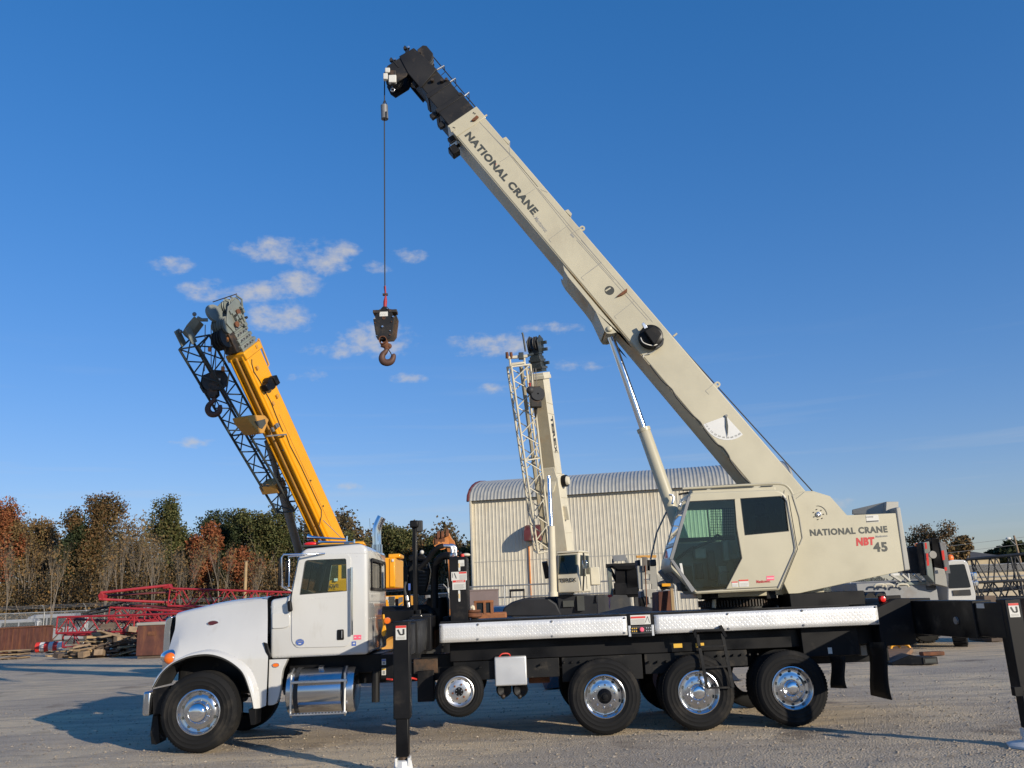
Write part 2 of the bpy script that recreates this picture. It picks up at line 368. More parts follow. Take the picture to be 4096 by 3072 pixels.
M('rust_brown', (.10,.036,.026), .8, var=.25, vscale=3, dirt=(.24,.1,.04), damt=.3, dscale=3, streak=5)
M('wood_light', (.36,.25,.13), .8, var=.2, bump=.2, bscale=15, bstretch=(1, 7, 7))
M('wood_dark', (.11,.08,.06), .9, var=.3, bump=.3, bscale=15)
M('wood_mid', (.27,.19,.12), .85, var=.25, bump=.3, bscale=15)
M('glass_tint', (.02,.025,.03), .08, var=.05)
M('mauve', (.2,.15,.14), .7, var=.12)
M('rust_grey', (.16,.13,.11), .7, var=.2)
M('pink_cloth', (.75,.35,.34), .7, var=.1)
M('rust_plate', (.2,.12,.07), .8, var=.3, dirt=(.35,.16,.06), damt=.3, dscale=4)
M('rust_orange', (.27,.1,.035), .7, var=.25, dirt=(.1,.05,.03), damt=.3, dscale=5)
# ---------------------------------------------------------------- ground
from mathutils import noise
def tread_mat(name, col):
    m = M(name, col, .4, .3, var=.05, rvar=.1, dirt=(.5,.47,.43), damt=.02); nt = m.node_tree; N = nt.nodes; L = nt.links; b = N['Principled BSDF']
    tc = N.new('ShaderNodeTexCoord'); sp = N.new('ShaderNodeSeparateXYZ'); L.new(tc.outputs['Object'], sp.inputs[0])
    def mt(op, a, c=None, d=None):
        n = N.new('ShaderNodeMath'); n.operation = op
        for i, x in enumerate((a, c, d)):
            if x is None: continue
            if isinstance(x, (int, float)): n.inputs[i].default_value = x
            else: L.new(x, n.inputs[i])
        return n.outputs[0]
    u = mt('MULTIPLY', sp.outputs[0], 26); v = mt('MULTIPLY', sp.outputs[2], 26)
    fu = mt('SUBTRACT', mt('FRACT', u), .5); fv = mt('SUBTRACT', mt('FRACT', v), .5)
    par = mt('MODULO', mt('ABSOLUTE', mt('ADD', mt('FLOOR', u), mt('FLOOR', v))), 2)
    a = mt('ADD', fu, fv); c = mt('SUBTRACT', fu, fv); ip = mt('SUBTRACT', 1, par)
    p = mt('ADD', mt('MULTIPLY', a, par), mt('MULTIPLY', c, ip)); q = mt('ADD', mt('MULTIPLY', c, par), mt('MULTIPLY', a, ip))
    h = mt('MAXIMUM', mt('SUBTRACT', mt('SUBTRACT', 1, mt('POWER', mt('MULTIPLY', mt('ABSOLUTE', p), 1.15), 2)), mt('POWER', mt('MULTIPLY', mt('ABSOLUTE', q), 4), 2)), 0)
    bp = N.new('ShaderNodeBump'); bp.inputs['Strength'].default_value = .35; bp.inputs['Distance'].default_value = .005; L.new(h, bp.inputs['Height']); L.new(bp.outputs[0], b.inputs['Normal'])
tread_mat('treadplate', (.70,.70,.69))
def ground_mat():
    m = bpy.data.materials.new('gravel_ground'); m.use_nodes = True; nt = m.node_tree; N = nt.nodes; L = nt.links; b = N['Principled BSDF']
    ge = N.new('ShaderNodeNewGeometry'); P = ge.outputs['Position']
    def nz(scale, det=6, vec=None, rough=.55, stretch=None):
        n = N.new('ShaderNodeTexNoise'); n.inputs['Scale'].default_value = scale; n.inputs['Detail'].default_value = det; n.inputs['Roughness'].default_value = rough
        if stretch:
            mp = N.new('ShaderNodeMapping'); mp.inputs['Scale'].default_value = stretch; mp.inputs['Rotation'].default_value = (0, 0, RAD(-4)); L.new(P, mp.inputs[0]); L.new(mp.outputs[0], n.inputs['Vector'])
        else: L.new(P, n.inputs['Vector'])
        return n.outputs[0]
    def rng(x, a, c, lo=0, hi=1):
        r = N.new('ShaderNodeMapRange'); L.new(x, r.inputs[0]); r.inputs[1].default_value = a; r.inputs[2].default_value = c; r.inputs[3].default_value = lo; r.inputs[4].default_value = hi; return r.outputs[0]
    def mix(f, a, c, mode='MIX'):
        n = N.new('ShaderNodeMix'); n.data_type = 'RGBA'; n.blend_type = mode
        for i, x in ((0, f), (6, a), (7, c)):
            if isinstance(x, (int, float)): n.inputs[i].default_value = x
            elif isinstance(x, tuple): n.inputs[i].default_value = (*x, 1)
            else: L.new(x, n.inputs[i])
        return n.outputs[2]
    base = mix(rng(nz(.35, 8), .35, .68), (.72,.54,.315), (.52,.41,.275))
    base = mix(rng(nz(.22, 6), .47, .6, 0, .75), base, (.36,.285,.21))
    base = mix(rng(nz(1.6, 7, stretch=(.3, 1.8, 1)), .46, .6, 0, .7), base, (.32,.25,.18))          # worn lanes along the wheel tracks
    base = mix(rng(nz(28, 5, rough=.7), .38, .62, 0, .8), base, mix(.5, base, (.6,.56,.49)))          # light chips
    base = mix(rng(nz(75, 3, rough=.75), .55, .7, 0, .5), base, (.22,.18,.14))                        # dark chips
    base = mix(rng(nz(.55, 5), .60, .70, 0, .7), base, (.15,.115,.085))                                 # oily stains
    L.new(base, b.inputs['Base Color']); b.inputs['Roughness'].default_value = .95; b.inputs['Specular IOR Level'].default_value = .2
    vo = N.new('ShaderNodeTexVoronoi'); vo.inputs['Scale'].default_value = 34; L.new(P, vo.inputs['Vector'])
    h = N.new('ShaderNodeMath'); h.operation = 'ADD'; L.new(rng(vo.outputs['Distance'], 0, .6, .7, 0), h.inputs[0]); L.new(nz(14, 8, rough=.7), h.inputs[1])
    bp = N.new('ShaderNodeBump'); bp.inputs['Strength'].default_value = .65; bp.inputs['Distance'].default_value = .03; L.new(h.outputs[0], bp.inputs['Height']); L.new(bp.outputs[0], b.inputs['Normal'])
    MAT['gravel_ground'] = m
ground_mat()
def axis(a, b, step, far, g=1.22):
    L = [a+step*i for i in range(int((b-a)/step)+1)]; s = step; x = L[-1]; hi = []
    while x < far: s *= g; x += s; hi.append(x)
    s = step; x = a; lo = []
    while x > -far: s *= g; x -= s; lo.append(x)
    return lo[::-1]+L+hi
def gz(x, y):
    z = .016*noise.noise((x*.5, y*.7, 0))+.011*noise.noise((x*2.1, y*3.1, 4))+.006*noise.noise((x*7, y*8, 9))
    z += -.02*math.exp(-((y+4.3+.12*x)/.22)**2)-.024*math.exp(-((y+6.2+.12*x)/.24)**2)+.014*math.exp(-((y+5.2+.1*x)/.2)**2)+.012*math.exp(-((y+3.9+.12*x)/.12)**2)-.02*math.exp(-((y+7.7-.05*x)/.3)**2)+.006*math.sin(x*21+y*3)*math.exp(-((y+6.2+.12*x)/.26)**2)
    d = math.hypot(x+2, y-4)
    return min(z-.012, .004) if d < 40 else -.012
gx = axis(-17, 9, .11, 1800); gy = axis(-12, 9, .11, 1800)
gv = [(x, y, gz(x, y)) for y in gy for x in gx]; nx = len(gx)
gf = [(j*nx+i, j*nx+i+1, (j+1)*nx+i+1, (j+1)*nx+i) for j in range(len(gy)-1) for i in range(nx-1)]
go = obj('ground', gv, gf, 'gravel_ground', smooth=60); tag(go, kind='structure')
def pebbles():
    r = random.Random(3); v = []; f = []
    for k in range(34000):
        t = r.random(); y = -10.5+t*t*17+r.random()*1.5; x = CAM.x+(r.random()-.5)*2*(.66*(y-CAM.y)+1)
        s = .006+.024*r.random()**4; z = gz(x, y)+s*.25; n = len(v); a = r.random()*6.3; e = .6+r.random()*.7
        ca, sa = math.cos(a)*s, math.sin(a)*s
        v += [(x+ca, y+sa, z), (x-sa*e, y+ca*e, z+s*.1), (x-ca, y-sa, z), (x+sa*e, y-ca*e, z-s*.1), (x+ca*.2, y, z+s*.55), (x, y, z-s*.6)]
        f += [(n, n+1, n+4), (n+1, n+2, n+4), (n+2, n+3, n+4), (n+3, n, n+4)]
    o = obj('loose_gravel', v, f, 'pebble'); tag(o, 'loose gravel scattered over the yard in front of the truck', 'gravel', kind='stuff')
M('pebble', (.33,.275,.205), .95, var=.6, vscale=14)
pebbles()
# ---------------------------------------------------------------- the big truck crane in front
TR = thing('crane_truck', 'white long-nose truck carrying a beige telescopic crane, nearest and largest in the yard', 'crane truck', (0, 1.25, 0))
XF = -5.858; XR = (0, 1.37, 2.74); YN, YS = 0.0, .22
def sub(name, parent=TR, label=None):
    pass
# ---- wheels -------------------------------------------------------
def wheel(x, z, R, width, kind, near=True, y=0.0):
    """axis along y; outer face at y looking to -y (near) or +y"""
    sg = 1 if near else -1; yo = y; ax = (0, sg, 0)
    o = Vector((x, yo, z)); rr = {'front': .315, 'dual': .303, 'hub': .303, 'lift': .215}[kind]
    t = width; w = []
    prof = [(rr-.012, .035), (rr+.004, .012), (rr+.03, .004), (R*.66, -.008), (R*.675, -.013), (R*.69, -.01), (R*.76, -.012), (R*.775, -.017), (R*.79, -.012), (R*.87, -.008), (R*.88, -.011), (R*.895, -.006), (R*.945, .012), (R*.985, .035), (R, .06)]
    n = 5
    for i in range(n):
        a = .06+(t-.12)*i/n; b = .06+(t-.12)*(i+1)/n; g = .008
        prof += [(R, a+g), (R, b-g), (R-.014, b-g+.002), (R-.014, b+g-.002)]
    prof += [(R*.985, t-.035), (R*.945, t-.012), (R*.8, t), (rr+.02, t-.01), (rr-.01, t-.03)]
    tw = MB().lathe(prof, o, ax, 64).build('wheel', 'rubber', TR, smooth=40)
    # raised tread blocks at the shoulder
    k = MB()
    for i in range(72):
        a = 2*PI*i/72; c = o+Vector((math.cos(a)*(R-.001), sg*.063, math.sin(a)*(R-.001))); rd = Vector((math.cos(a), 0, math.sin(a)))
        k.obox(c, rd*.003, rd.cross(Vector((0, 1, 0)))*(PI*R/72*.62), (0, .024, 0))
    k.build('tread', 'rubber', tw)['kind'] = 'stuff'
    if not near: return tw
    r = rr
    if kind == 'front':
        p = [(r, .03), (r, .0), (r-.012, -.004), (r-.022, .004), (r-.03, .03), (r-.045, .045), (r-.075, .05), (r-.1, .035), (r-.13, .03), (.11, .03)]; fm, dm = 'polished', 'polished'; ld, hd, hr = .036, .045, r-.075
    elif kind == 'lift':
        p = [(r, .03), (r, .0), (r-.01, -.004), (r-.02, .004), (r-.026, .025), (r-.05, .035), (r-.085, .02), (r-.1, .015), (.055, .015)]; ld, hd, hr = .02, .036, r-.048
    else:
        p = [(r, .03), (r, .0), (r-.012, -.004), (r-.024, .004), (r-.034, .05), (r-.05, .075), (r-.08, .08), (r-.11, .068), (r-.14, .06), (.09, .06)]; ld, hd, hr = .062, .08, r-.074
    rm = MB().lathe(p, o, ax, 56).build('rim', 'alloy' if kind == 'lift' else 'polished', tw, smooth=35)
    nh = 10; l0 = h0 = None
    for i in range(nh):
        a = 2*PI*(i+.5)/nh; c = o+Vector((math.cos(a)*hr, hd*sg, math.sin(a)*hr))
        if h0 is None: h0 = MB().lathe([(0, -.004), (.023, -.004), (.023, .004), (0, .004)], (0, 0, 0), (0, 1, 0), 14).build('hand_hole', 'interior', tw); put(h0, c, tw)
        else: again(h0, 'hand_hole', c, tw)
    nl = 6 if kind == 'lift' else 10; lr = .1 if kind == 'lift' else .155
    for i in range(nl):
        a = 2*PI*i/nl+.2; c = o+Vector((math.cos(a)*lr, (ld-.012)*sg, math.sin(a)*lr))
        if l0 is None: l0 = MB().lathe([(0, -.022), (.008, -.022), (.014, -.014), (.016, .016)], (0, 0, 0), (0, 1, 0), 8).build('lug_nut', 'rust_nut' if kind == 'lift' else 'chrome', tw, smooth=40); put(l0, c, tw)
        else: again(l0, 'lug_nut', c, tw)
    if kind in ('front', 'dual'):
        q = .145 if kind == 'front' else .10; d0 = ld; dp = -.1 if kind == 'front' else -.045
        MB().lathe([(q+.02, d0), (q+.012, d0-.012), (q, d0-.02), (q*.98, dp*.25), (q*.9, dp*.62), (q*.7, dp*.88), (q*.4, dp*.99), (0, dp)], o, ax, 28).build('hub_cap', 'chrome', tw, smooth=50)
    elif kind == 'hub':
        MB().lathe([(.105, ld), (.105, ld-.03), (.085, ld-.05), (.085, -.02), (.06, -.045), (.04, -.045), (.036, -.07), (0, -.075)], o, ax, 24).build('hub', 'black', tw, smooth=35)
    else:
        MB().lathe([(.062, .02), (.06, -.03), (.04, -.05), (0, -.055)], o, ax, 20).build('hub', 'black', tw, smooth=35)
        for i in range(6):
            a = 2*PI*i/6+.5; MB().tube(o+Vector((math.cos(a)*.045, -.03, math.sin(a)*.045)), o+Vector((math.cos(a)*.045, -.06, math.sin(a)*.045)), .007, n=6).build('hub_bolt', 'alloy', tw)
    return tw
wheel(XF, .552, .552, .38, 'front')
for i, x in enumerate(XR): wheel(x, .525, .525, .28, 'hub' if i == 0 else 'dual')
lc = at('B', 664, 1195, .06); wheel(lc.x, lc.z, .355, .25, 'lift', y=.06)
for x in XR:
    wheel(x, .525, .525, .28, 'dual', False, 2.5)
wheel(XF, .552, .552, .38, 'front', False, 2.5); wheel(lc.x, lc.z, .355, .25, 'lift', False, 2.44)
for x in XR[1:]: wheel(x, .525, .525, .28, 'dual', False, .62)     # inner tyre of each pair
# ---- chassis ------------------------------------------------------
ch = MB()
for y in (.78, 1.64): ch.box((-6.2, y, .78), (4.55, y+.09, 1.06))
ch.build('chassis_rail', 'black', TR, bevel=.008)
for x in (XF, lc.x, *XR):
    MB().tube((x, .3, lc.z if x == lc.x else .53), (x, 2.2, lc.z if x == lc.x else .53), .075, n=12).ball((x, 1.25, .55), (.2, .24, .24)).build('axle', 'black_worn', TR, smooth=40)
for i, x in enumerate((XF, *XR)):      # springs, air bags, brake pots seen between the wheels
    k = MB()
    if i == 0:
        for j in range(5): k.box((x-.6+.06*j, .72, .66+.016*j), (x+.6-.06*j, .8, .672+.016*j))
    else:
        k.tube((x+.32, .62, .52), (x+.32, .62, .84), .12, n=16); k.box((x-.1, .56, .62), (x+.45, .7, .72)); k.tube((x-.28, .42, .6), (x-.28, .7, .6), .09, n=14)
    k.build('spring', 'black_worn', TR, smooth=40)
# sub-frame: torsion box under the deck, stepped as in the photo
MB().box((-2.25, .33, 1.07), (4.3, 2.17, 1.335)).build('torsion_box', 'black', TR, bevel=.01)
fr = MB().box((-2.2, .30, .80), (-.62, .34, 1.068)).box((-.58, .28, .72), (.62, .33, 1.068)).box((.66, .30, .78), (1.5, .35, 1.068)).box((1.55, .28, .84), (2.2, .33, 1.068))
fr.build('frame_plate', 'black_worn', TR, bevel=.006)
fb = None
for (x, z) in [(-.55+.12*i, 1.0) for i in range(6)]+[(-.2+.11*i, .93) for i in range(3)]+[(.72+.13*i, .95) for i in range(5)]+[(1.75+.12*i, 1.0) for i in range(6)]+[(-2.1+.3*i, .98) for i in range(5)]:
    c = (x, .27, z)
    if fb is None: fb = MB().lathe([(0, -.014), (.013, -.014), (.018, 0), (.018, .06)], (0, 0, 0), (0, 1, 0), 8).build('frame_bolt', 'black_worn', TR); put(fb, c, TR)
    else: again(fb, 'frame_bolt', c, TR)
for p in ((1.12, 1.165), (1.45, 1.16)): MB().box((p[0], .326, p[1]-.03), (p[0]+.13, .3295, p[1]+.03)).build('label_plate', 'label_yellow', TR)
# ---- deck ---------------------------------------------------------
ZT, ZB = 1.636, 1.361; XL, XRt = -2.375, 4.133
MB().box((XL, .012, ZB-.01), (XRt, 2.49, ZT+.004)).build('deck', 'black_worn', TR, bevel=.006)
MB().box((XL+.01, .03, ZT+.004), (XRt-.4, .09, ZT+.03)).build('deck_edge', 'black_worn', TR, bevel=.004)
def side_panel(x0, x1, wave):
    n = 40; rows = []
    for j in range(5):
        rows.append([(x0+(x1-x0)*i/n, -.004-.006*noise.noise((i*.35+wave, j*.6, 2)), ZB+.004+(ZT-ZB-.008)*j/4) for i in range(n+1)])
    o = MB().grid(rows).build('side_panel', 'treadplate', TR, smooth=60); m = o.modifiers.new('s', 'SOLIDIFY'); m.thickness = .006
    m.offset = -1; return o
sp1 = side_panel(XL, at('B', 1682, 770, 0).x, 0); sp2 = side_panel(at('C', 765, 300, 0).x, XRt, 9)
sb = None
for (k, x, y) in [('B',552,797),('B',553,885),('B',777,787),('B',777,876),('B',1226,768),('B',1230,858),('B',1668,748),('B',1668,838),('C',772,310),('C',1310,287),('C',1318,395),('C',1858,262),('C',1873,370),('C',780,415),('D',14,685),('D',24,775),('D',468,662),('D',480,756)]:
    c = at(k, x, y, -.014)
    if sb is None: sb = MB().lathe([(0, -.006), (.01, -.006), (.016, 0), (.016, .012)], (0, 0, 0), (0, 1, 0), 10).build('panel_bolt', 'grey_metal', TR); put(sb, c, TR)
    else: again(sb, 'panel_bolt', c, TR)
# control box between the two panels
xa, xb = at('B', 1684, 770, 0).x, at('C', 762, 300, 0).x
MB().box((xa+.004, -.002, ZB-.03), (xb-.004, .01, ZT+.02)).build('control_box', 'black', TR, bevel=.004)
cb = MB().box((xa+.05, -.012, 1.505), (xb-.05, -.004, ZT+.005)).build('label_plate', 'label_white', TR)
MB().box((xa+.055, -.0145, 1.595), (xa+.055+(xb-xa)*.55, -.0125, 1.622)).build('label_band', 'red_sign', cb)
for i in range(6): MB().box((xa+.06, -.0145, 1.515+.012*i), (xa+.06+(xb-xa)*.5, -.0125, 1.519+.012*i)).build('label_line', 'ink_grey', cb)
MB().bar((xb-.13, -.0135, 1.53), (xb-.09, -.0135, 1.615), .002, .006).bar((xb-.09, -.0135, 1.615), (xb-.065, -.0135, 1.525), .002, .006).build('label_drawing', 'ink', cb)
MB().box((xa+.05, -.03, 1.375), (xb-.05, -.002, 1.49)).build('control_panel', 'dark_grey', TR, bevel=.004)
for s in (xa+.008, xb-.045): MB().box((s, -.02, 1.34), (s+.036, -.004, 1.495)).build('box_bracket', 'silver', TR, bevel=.003)
kx = (xa+xb)/2; MB().lathe([(0, -.055), (.026, -.05), (.034, -.04), (.02, -.03), (.02, 0)], (kx, -.03, 1.435), (0, 1, 0), 16).build('stop_button', 'pink_sign', TR, smooth=40)
for i in range(3):
    for j in range(2):
        for s in (-1, 1): MB().tube((kx+s*(.075+.03*i), -.045, 1.415+.04*j), (kx+s*(.075+.03*i), -.03, 1.415+.04*j), .009, n=8).build('switch', 'label_yellow' if s < 0 else 'alloy', TR)
# ladder hanging from the deck
ld = MB(); L0, L1 = pts('C', [(1062, 410), (1285, 405)], -.06); B0, B1 = pts('C', [(1160, 835), (1348, 828)], -.1)
la = MB().bar(L0, L1, .035, .035).build('ladder', 'black', TR, bevel=.004)
for p, q in ((at('C', 1085, 440, -.05), B0), (at('C', 1270, 432, -.05), B1)): MB().bar(p, q, .045, .022, (0, 1, 0)).build('ladder_rail', 'black_worn', la)
for y0, y1, xa_, xb_ in ((528, 520, 1108, 1290), (683, 672, 1135, 1315), (833, 828, 1158, 1348)):
    MB().bar(at('C', xa_, y0, -.08), at('C', xb_, y1, -.08), .03, .025).build('rung', 'black_worn', la)
MB().bar(at('C', 1255, 372, -.05), at('C', 1295, 455, -.05), .04, .05, (0, 1, 0)).build('ladder_hinge', 'black', la); MB().bar(at('C', 1062, 408, -.05), at('C', 1075, 460, -.05), .04, .04, (0, 1, 0)).build('ladder_hinge', 'black', la)
# ---- rear apron, mud flaps ---------------------------------------
MB().box((3.02, .2, .93), (at('T', 385, 650, .2).x, 2.3, 1.345)).build('rear_frame', 'black', TR, bevel=.01)
MB().box(at('T', 388, 640, .6)-Vector((0, 0, 0)), at('T', 475, 755, .6)+Vector((0, 1.2, 0))).build('frame_tail', 'grey_metal', TR, bevel=.008)
MB().box(at('T', 30, 668, .19), at('T', 82, 735, .195)).build('label_plate', 'label_white', TR)
def flap(k, tl, tr, bl, br, y0):
    a = at(k, *tl, y0); X = a.x; P = [a, atx(k, *tr, X), atx(k, *br, X), atx(k, *bl, X)]
    rows = [[P[0].lerp(P[1], u).lerp(P[3].lerp(P[2], u), v)+Vector((.02*math.sin(v*5+u), 0, 0)) for u in (0, .25, .5, .75, 1)] for v in [i/8 for i in range(9)]]
    return MB().grid(rows).build('mud_flap', 'rubber_flap', TR, smooth=60, solid=.012)
flap('T', (55, 765), (205, 765), (85, 1115), (250, 1120), .05); flap('T', (470, 610), (660, 610), (530, 1195), (752, 1250), .0)
# ---- outriggers ---------------------------------------------------
def outrigger(xc, y_leg, house_y, zt, zb, leg_w=.21):
    b = MB().box((xc-.15, house_y, zb-.04), (xc+.17, 2.5-.05, zt+.03)).build('outrigger', 'black', TR, bevel=.012)
    MB().box((xc-.13, y_leg+.6, zb), (xc+.13, house_y+.4, zt)).build('outer_beam', 'black_worn', b, bevel=.01)
    MB().box((xc-.105, y_leg-.02, zb+.03), (xc+.105, y_leg+.9, zt-.025)).build('inner_beam', 'black_worn', b, bevel=.01)
    MB().box((xc-.1, y_leg-.1, .62), (xc+.1, y_leg+.1, zt+.015)).build('jack_housing', 'black', b, bevel=.012)
    MB().box((xc-.075, y_leg-.075, .2), (xc+.075, y_leg+.075, .66)).build('jack_leg', 'black', b, bevel=.012)
    MB().tube((xc, y_leg, .09), (xc, y_leg, .22), .05, n=16).build('jack_rod', 'grease', b, smooth=40)
    MB().lathe([(.3, 0), (.3, .025), (.26, .04), (.12, .06), (.1, .16), (.075, .17), (.05, .17)], (xc, y_leg, -.008), (0, 0, 1), 8).build('float_pad', 'white_plain', b, bevel=.005)
    for s in (-1, 1): MB().box((xc+s*.075-.012, y_leg-.09, .1), (xc+s*.075+.012, y_leg+.09, .19)).build('pad_lug', 'white_plain', b, bevel=.004)
    y = y_leg-.102; pl = MB().box((xc-.065, y-.002, zt-.2), (xc+.062, y, zt-.035)).build('label_plate', 'label_white', b)
    MB().box((xc-.064, y-.004, zt-.062), (xc+.061, y-.0022, zt-.036)).build('label_band', 'red_sign', pl)
    MB().bar((xc-.04, y-.003, zt-.08), (xc-.012, y-.003, zt-.14), .002, .022).bar((xc-.012, y-.003, zt-.14), (xc+.03, y-.003, zt-.14), .002, .016).bar((xc+.03, y-.003, zt-.075), (xc+.03, y-.003, zt-.14), .002, .024).build('label_drawing', 'ink', pl)
    for i in range(3): MB().box((xc-.05, y-.004, zt-.168-.01*i), (xc+.045, y-.0022, zt-.165-.01*i)).build('label_line', 'ink_grey', pl)
    return b
YL = -2.2
xo = at('S', 432, 300, YL-.1).x; of = outrigger(xo, YL, -.05, 1.72, 1.3)
xo2 = at('T', 2130, 400, YL-.1).x; orr = outrigger(xo2, YL, .1, 1.68, 1.2)
MB().lathe([(0, -.02), (.05, -.02), (.05, .02), (0, .02)], (xo2-.135, -1.15, 1.42), (1, 0, 0), 16).build('bolt_plate', 'grey_metal', orr)
for y in (-1.05, -1.75): MB().box((xo2-.1085, y-.09, 1.585), (xo2-.106, y+.09, 1.645)).build('label_plate', 'label_white', orr)
kf = xo2; MB().box((kf-.18, YL-.3, .6), (kf-.28, YL-.22, .7)).bar((kf-.2, YL-.26, .65), (kf-.08, YL-.1, .65), .012, .012).build('jack_handle', 'black', orr)
# rear cross box and lamp
MB().prism([(XRt+.01, .05, 1.05), (XRt+.01, .05, 1.60), (XRt+.32, .05, 1.72), (xo2-.16, .05, 1.72), (xo2-.16, .05, 1.05)], (0, 2.4, 0)).build('rear_box', 'black', TR, bevel=.01)
rl = at('T', 642, 130, .2); MB().lathe([(0, -.03), (.04, -.02), (.05, 0), (.05, .03)], rl, (0, 1, 0), 16).build('marker_lamp', 'red_lens', TR, smooth=40)
MB().box((rl.x-.03, .24, rl.z-.14), (rl.x+.3, .3, rl.z+.05)).build('lamp_bracket', 'black', TR, bevel=.005)
# pipes and rollers lying on the rear deck
for i in range(5):
    c = at('T', 60+110*i+60, 80, 2.3); MB().tube((c.x-.16, 2.3, c.z-.02), (c.x+.16, 2.3, c.z-.02), .07, n=12).tube((c.x, 2.1, c.z-.06), (c.x, 2.6, c.z-.06), .09, n=12).build('deck_roller', 'black_worn', TR, smooth=40)
# ---- cab ----------------------------------------------------------
YC0, YC1 = YS, 2.28
prof = pts('X', [(84, 1646), (1250, 1592), (1240, 330), (1175, 280), (1080, 285), (500, 338), (425, 420), (318, 905), (92, 945)], YC0)
cabb = MB().prism(prof, (0, YC1-YC0, 0)).build('truck_cab', 'white', TR)
def bev(o, w, seg=4, limit=20):
    m = o.modifiers.new('v', 'BEVEL'); m.width = w; m.segments = seg; m.limit_method = 'ANGLE'; m.angle_limit = RAD(limit)
bev(cabb, .085, 5, 18)
cen = sum(prof, Vector())/len(prof)
inner = [Vector((cen.x+(p.x-cen.x)*.9, p.y, cen.z+(p.z-cen.z)*.9)) for p in prof]
def cutter(poly, y0, y1):
    P = [Vector((p.x, y0, p.z)) for p in poly]; return MB().prism(P, (0, y1-y0, 0)).build('cut', 'white', None, fix=True)
win = pts('X', [(505, 472), (985, 455), (1000, 845), (436, 888)], YC0)
ci = cutter(inner, YC0+.06, YC1-.06); cw = cutter(win, YC0-.2, YC1+.2)
rw0 = at('X', 1300, 450, .9)
zr0, zr1 = at('X', 1245, 800, YC0).z, at('X', 1245, 470, YC0).z
xr = at('X', 1250, 900, YC0).x
cr = MB().box((xr-.3, YC0+.3, zr0), (xr+.3, YC1-.3, zr1)).build('cut', 'white')
A0, A1 = at('X', 425, 420, YC0), at('X', 318, 905, YC0); dv = (A1-A0)
wsn = Vector((dv.z, 0, -dv.x)).normalized(); wc = A0+dv*.47+Vector((0, (YC1-YC0)/2, 0))
cs = MB().obox(wc, dv*.36, (0, .88, 0), wsn*.25).build('cut', 'white')
boolean(cabb, [ci, cw, cr, cs])
MB().obox(wc+wsn*-.01, dv*.37, (0, .9, 0), wsn*.004).build('windshield', 'glass_dark', cabb)
MB().obox(wc+wsn*.0, dv*.36, (0, .02, 0), wsn*.02).build('windshield_bar', 'black', cabb)
# far side window, glass
wf = MB().prism([Vector((p.x, YC1-.04, p.z)) for p in win], (0, .005, 0)).build('side_window', 'glass_clear', cabb)
rg = MB().box((xr-.035, YC0+.28, zr0-.02), (xr-.03, YC1-.28, zr1+.02)).build('rear_window', 'glass_clear', cabb)
rf = rounded([Vector((xr+.004, YC0+.25, zr0-.04)), Vector((xr+.004, YC1-.25, zr0-.04)), Vector((xr+.004, YC1-.25, zr1+.04)), Vector((xr+.004, YC0+.25, zr1+.04))], .08)
rh = rounded([Vector((xr+.004, YC0+.295, zr0+.005)), Vector((xr+.004, YC1-.295, zr0+.005)), Vector((xr+.004, YC1-.295, zr1-.005)), Vector((xr+.004, YC0+.295, zr1-.005))], .07)
flat('rear_window_frame', rf, [rh], (.02, 0, 0), 'black', cabb)
for y in (YC0+.42, YC0+.72, YC0+1.0, YC0+1.3):   # curtain folds behind the rear window
    MB().grid([[(xr-.06+.012*math.sin(k*1.7+y*9), y+.04*k, zr0-.02+j*(zr1-zr0+.04)/3) for k in range(8)] for j in range(4)]).build('curtain', 'curtain', cabb, smooth=60)
# door
def dpoly(L, Y, r): return rounded(pts('X', L, Y), r)
DY = YC0-.014
dout = dpoly([(500, 415), (1000, 402), (1042, 440), (1046, 1498), (400, 1514), (346, 1440), (346, 905), (430, 470)], DY, [.06, .05, .05, .12, .1, .1, .02, .08])
dwin = dpoly([(512, 482), (985, 462), (994, 836), (446, 880)], DY, [.05, .03, .01, .01])
door = flat('door', dout, [dwin], (0, .03, 0), 'white', cabb, bevel=.006)
gsk = flat('door_gasket', [p+Vector((0, .018, 0)) for p in rounded(pts('X', [(494, 408), (1003, 395), (1049, 436), (1053, 1506), (396, 1522), (339, 1443), (339, 903), (424, 466)], DY), [.06, .05, .05, .12, .1, .1, .02, .08])], [[p+Vector((0, .018, 0)) for p in dwin]], (0, .006, 0), 'ink', cabb)
gsk2 = flat('window_seal', [p+Vector((0, -.003, 0)) for p in dpoly([(505, 476), (992, 455), (1001, 842), (440, 887)], DY, [.05, .03, .01, .01])], [dwin], (0, .01, 0), 'ink', door)
MB().prism([p+Vector((0, .012, 0)) for p in dwin], (0, .004, 0)).build('window_pane', 'glass_clear', door)
hx = pts('X', [(882, 1300), (962, 1295), (965, 1420), (880, 1424)], DY-.012); MB().prism(rounded(hx, .02), (0, .016, 0)).build('door_handle', 'black', door, bevel=.006)
MB().bar(at('X', 940, 1310, DY-.03), at('X', 938, 1400, DY-.03), .014, .03, (0, 1, 0)).build('handle_lever', 'grey_metal', door, bevel=.004)
MB().tube(at('X', 1055, 560, DY-.05), at('X', 1058, 1362, DY-.05), .02, n=14).tube(at('X', 1055, 590, DY), at('X', 1055, 590, DY-.05), .014).tube(at('X', 1058, 1330, DY), at('X', 1058, 1330, DY-.05), .014).build('grab_bar', 'chrome', cabb, smooth=50)
ob = at('X', 443, 1449, DY-.004)
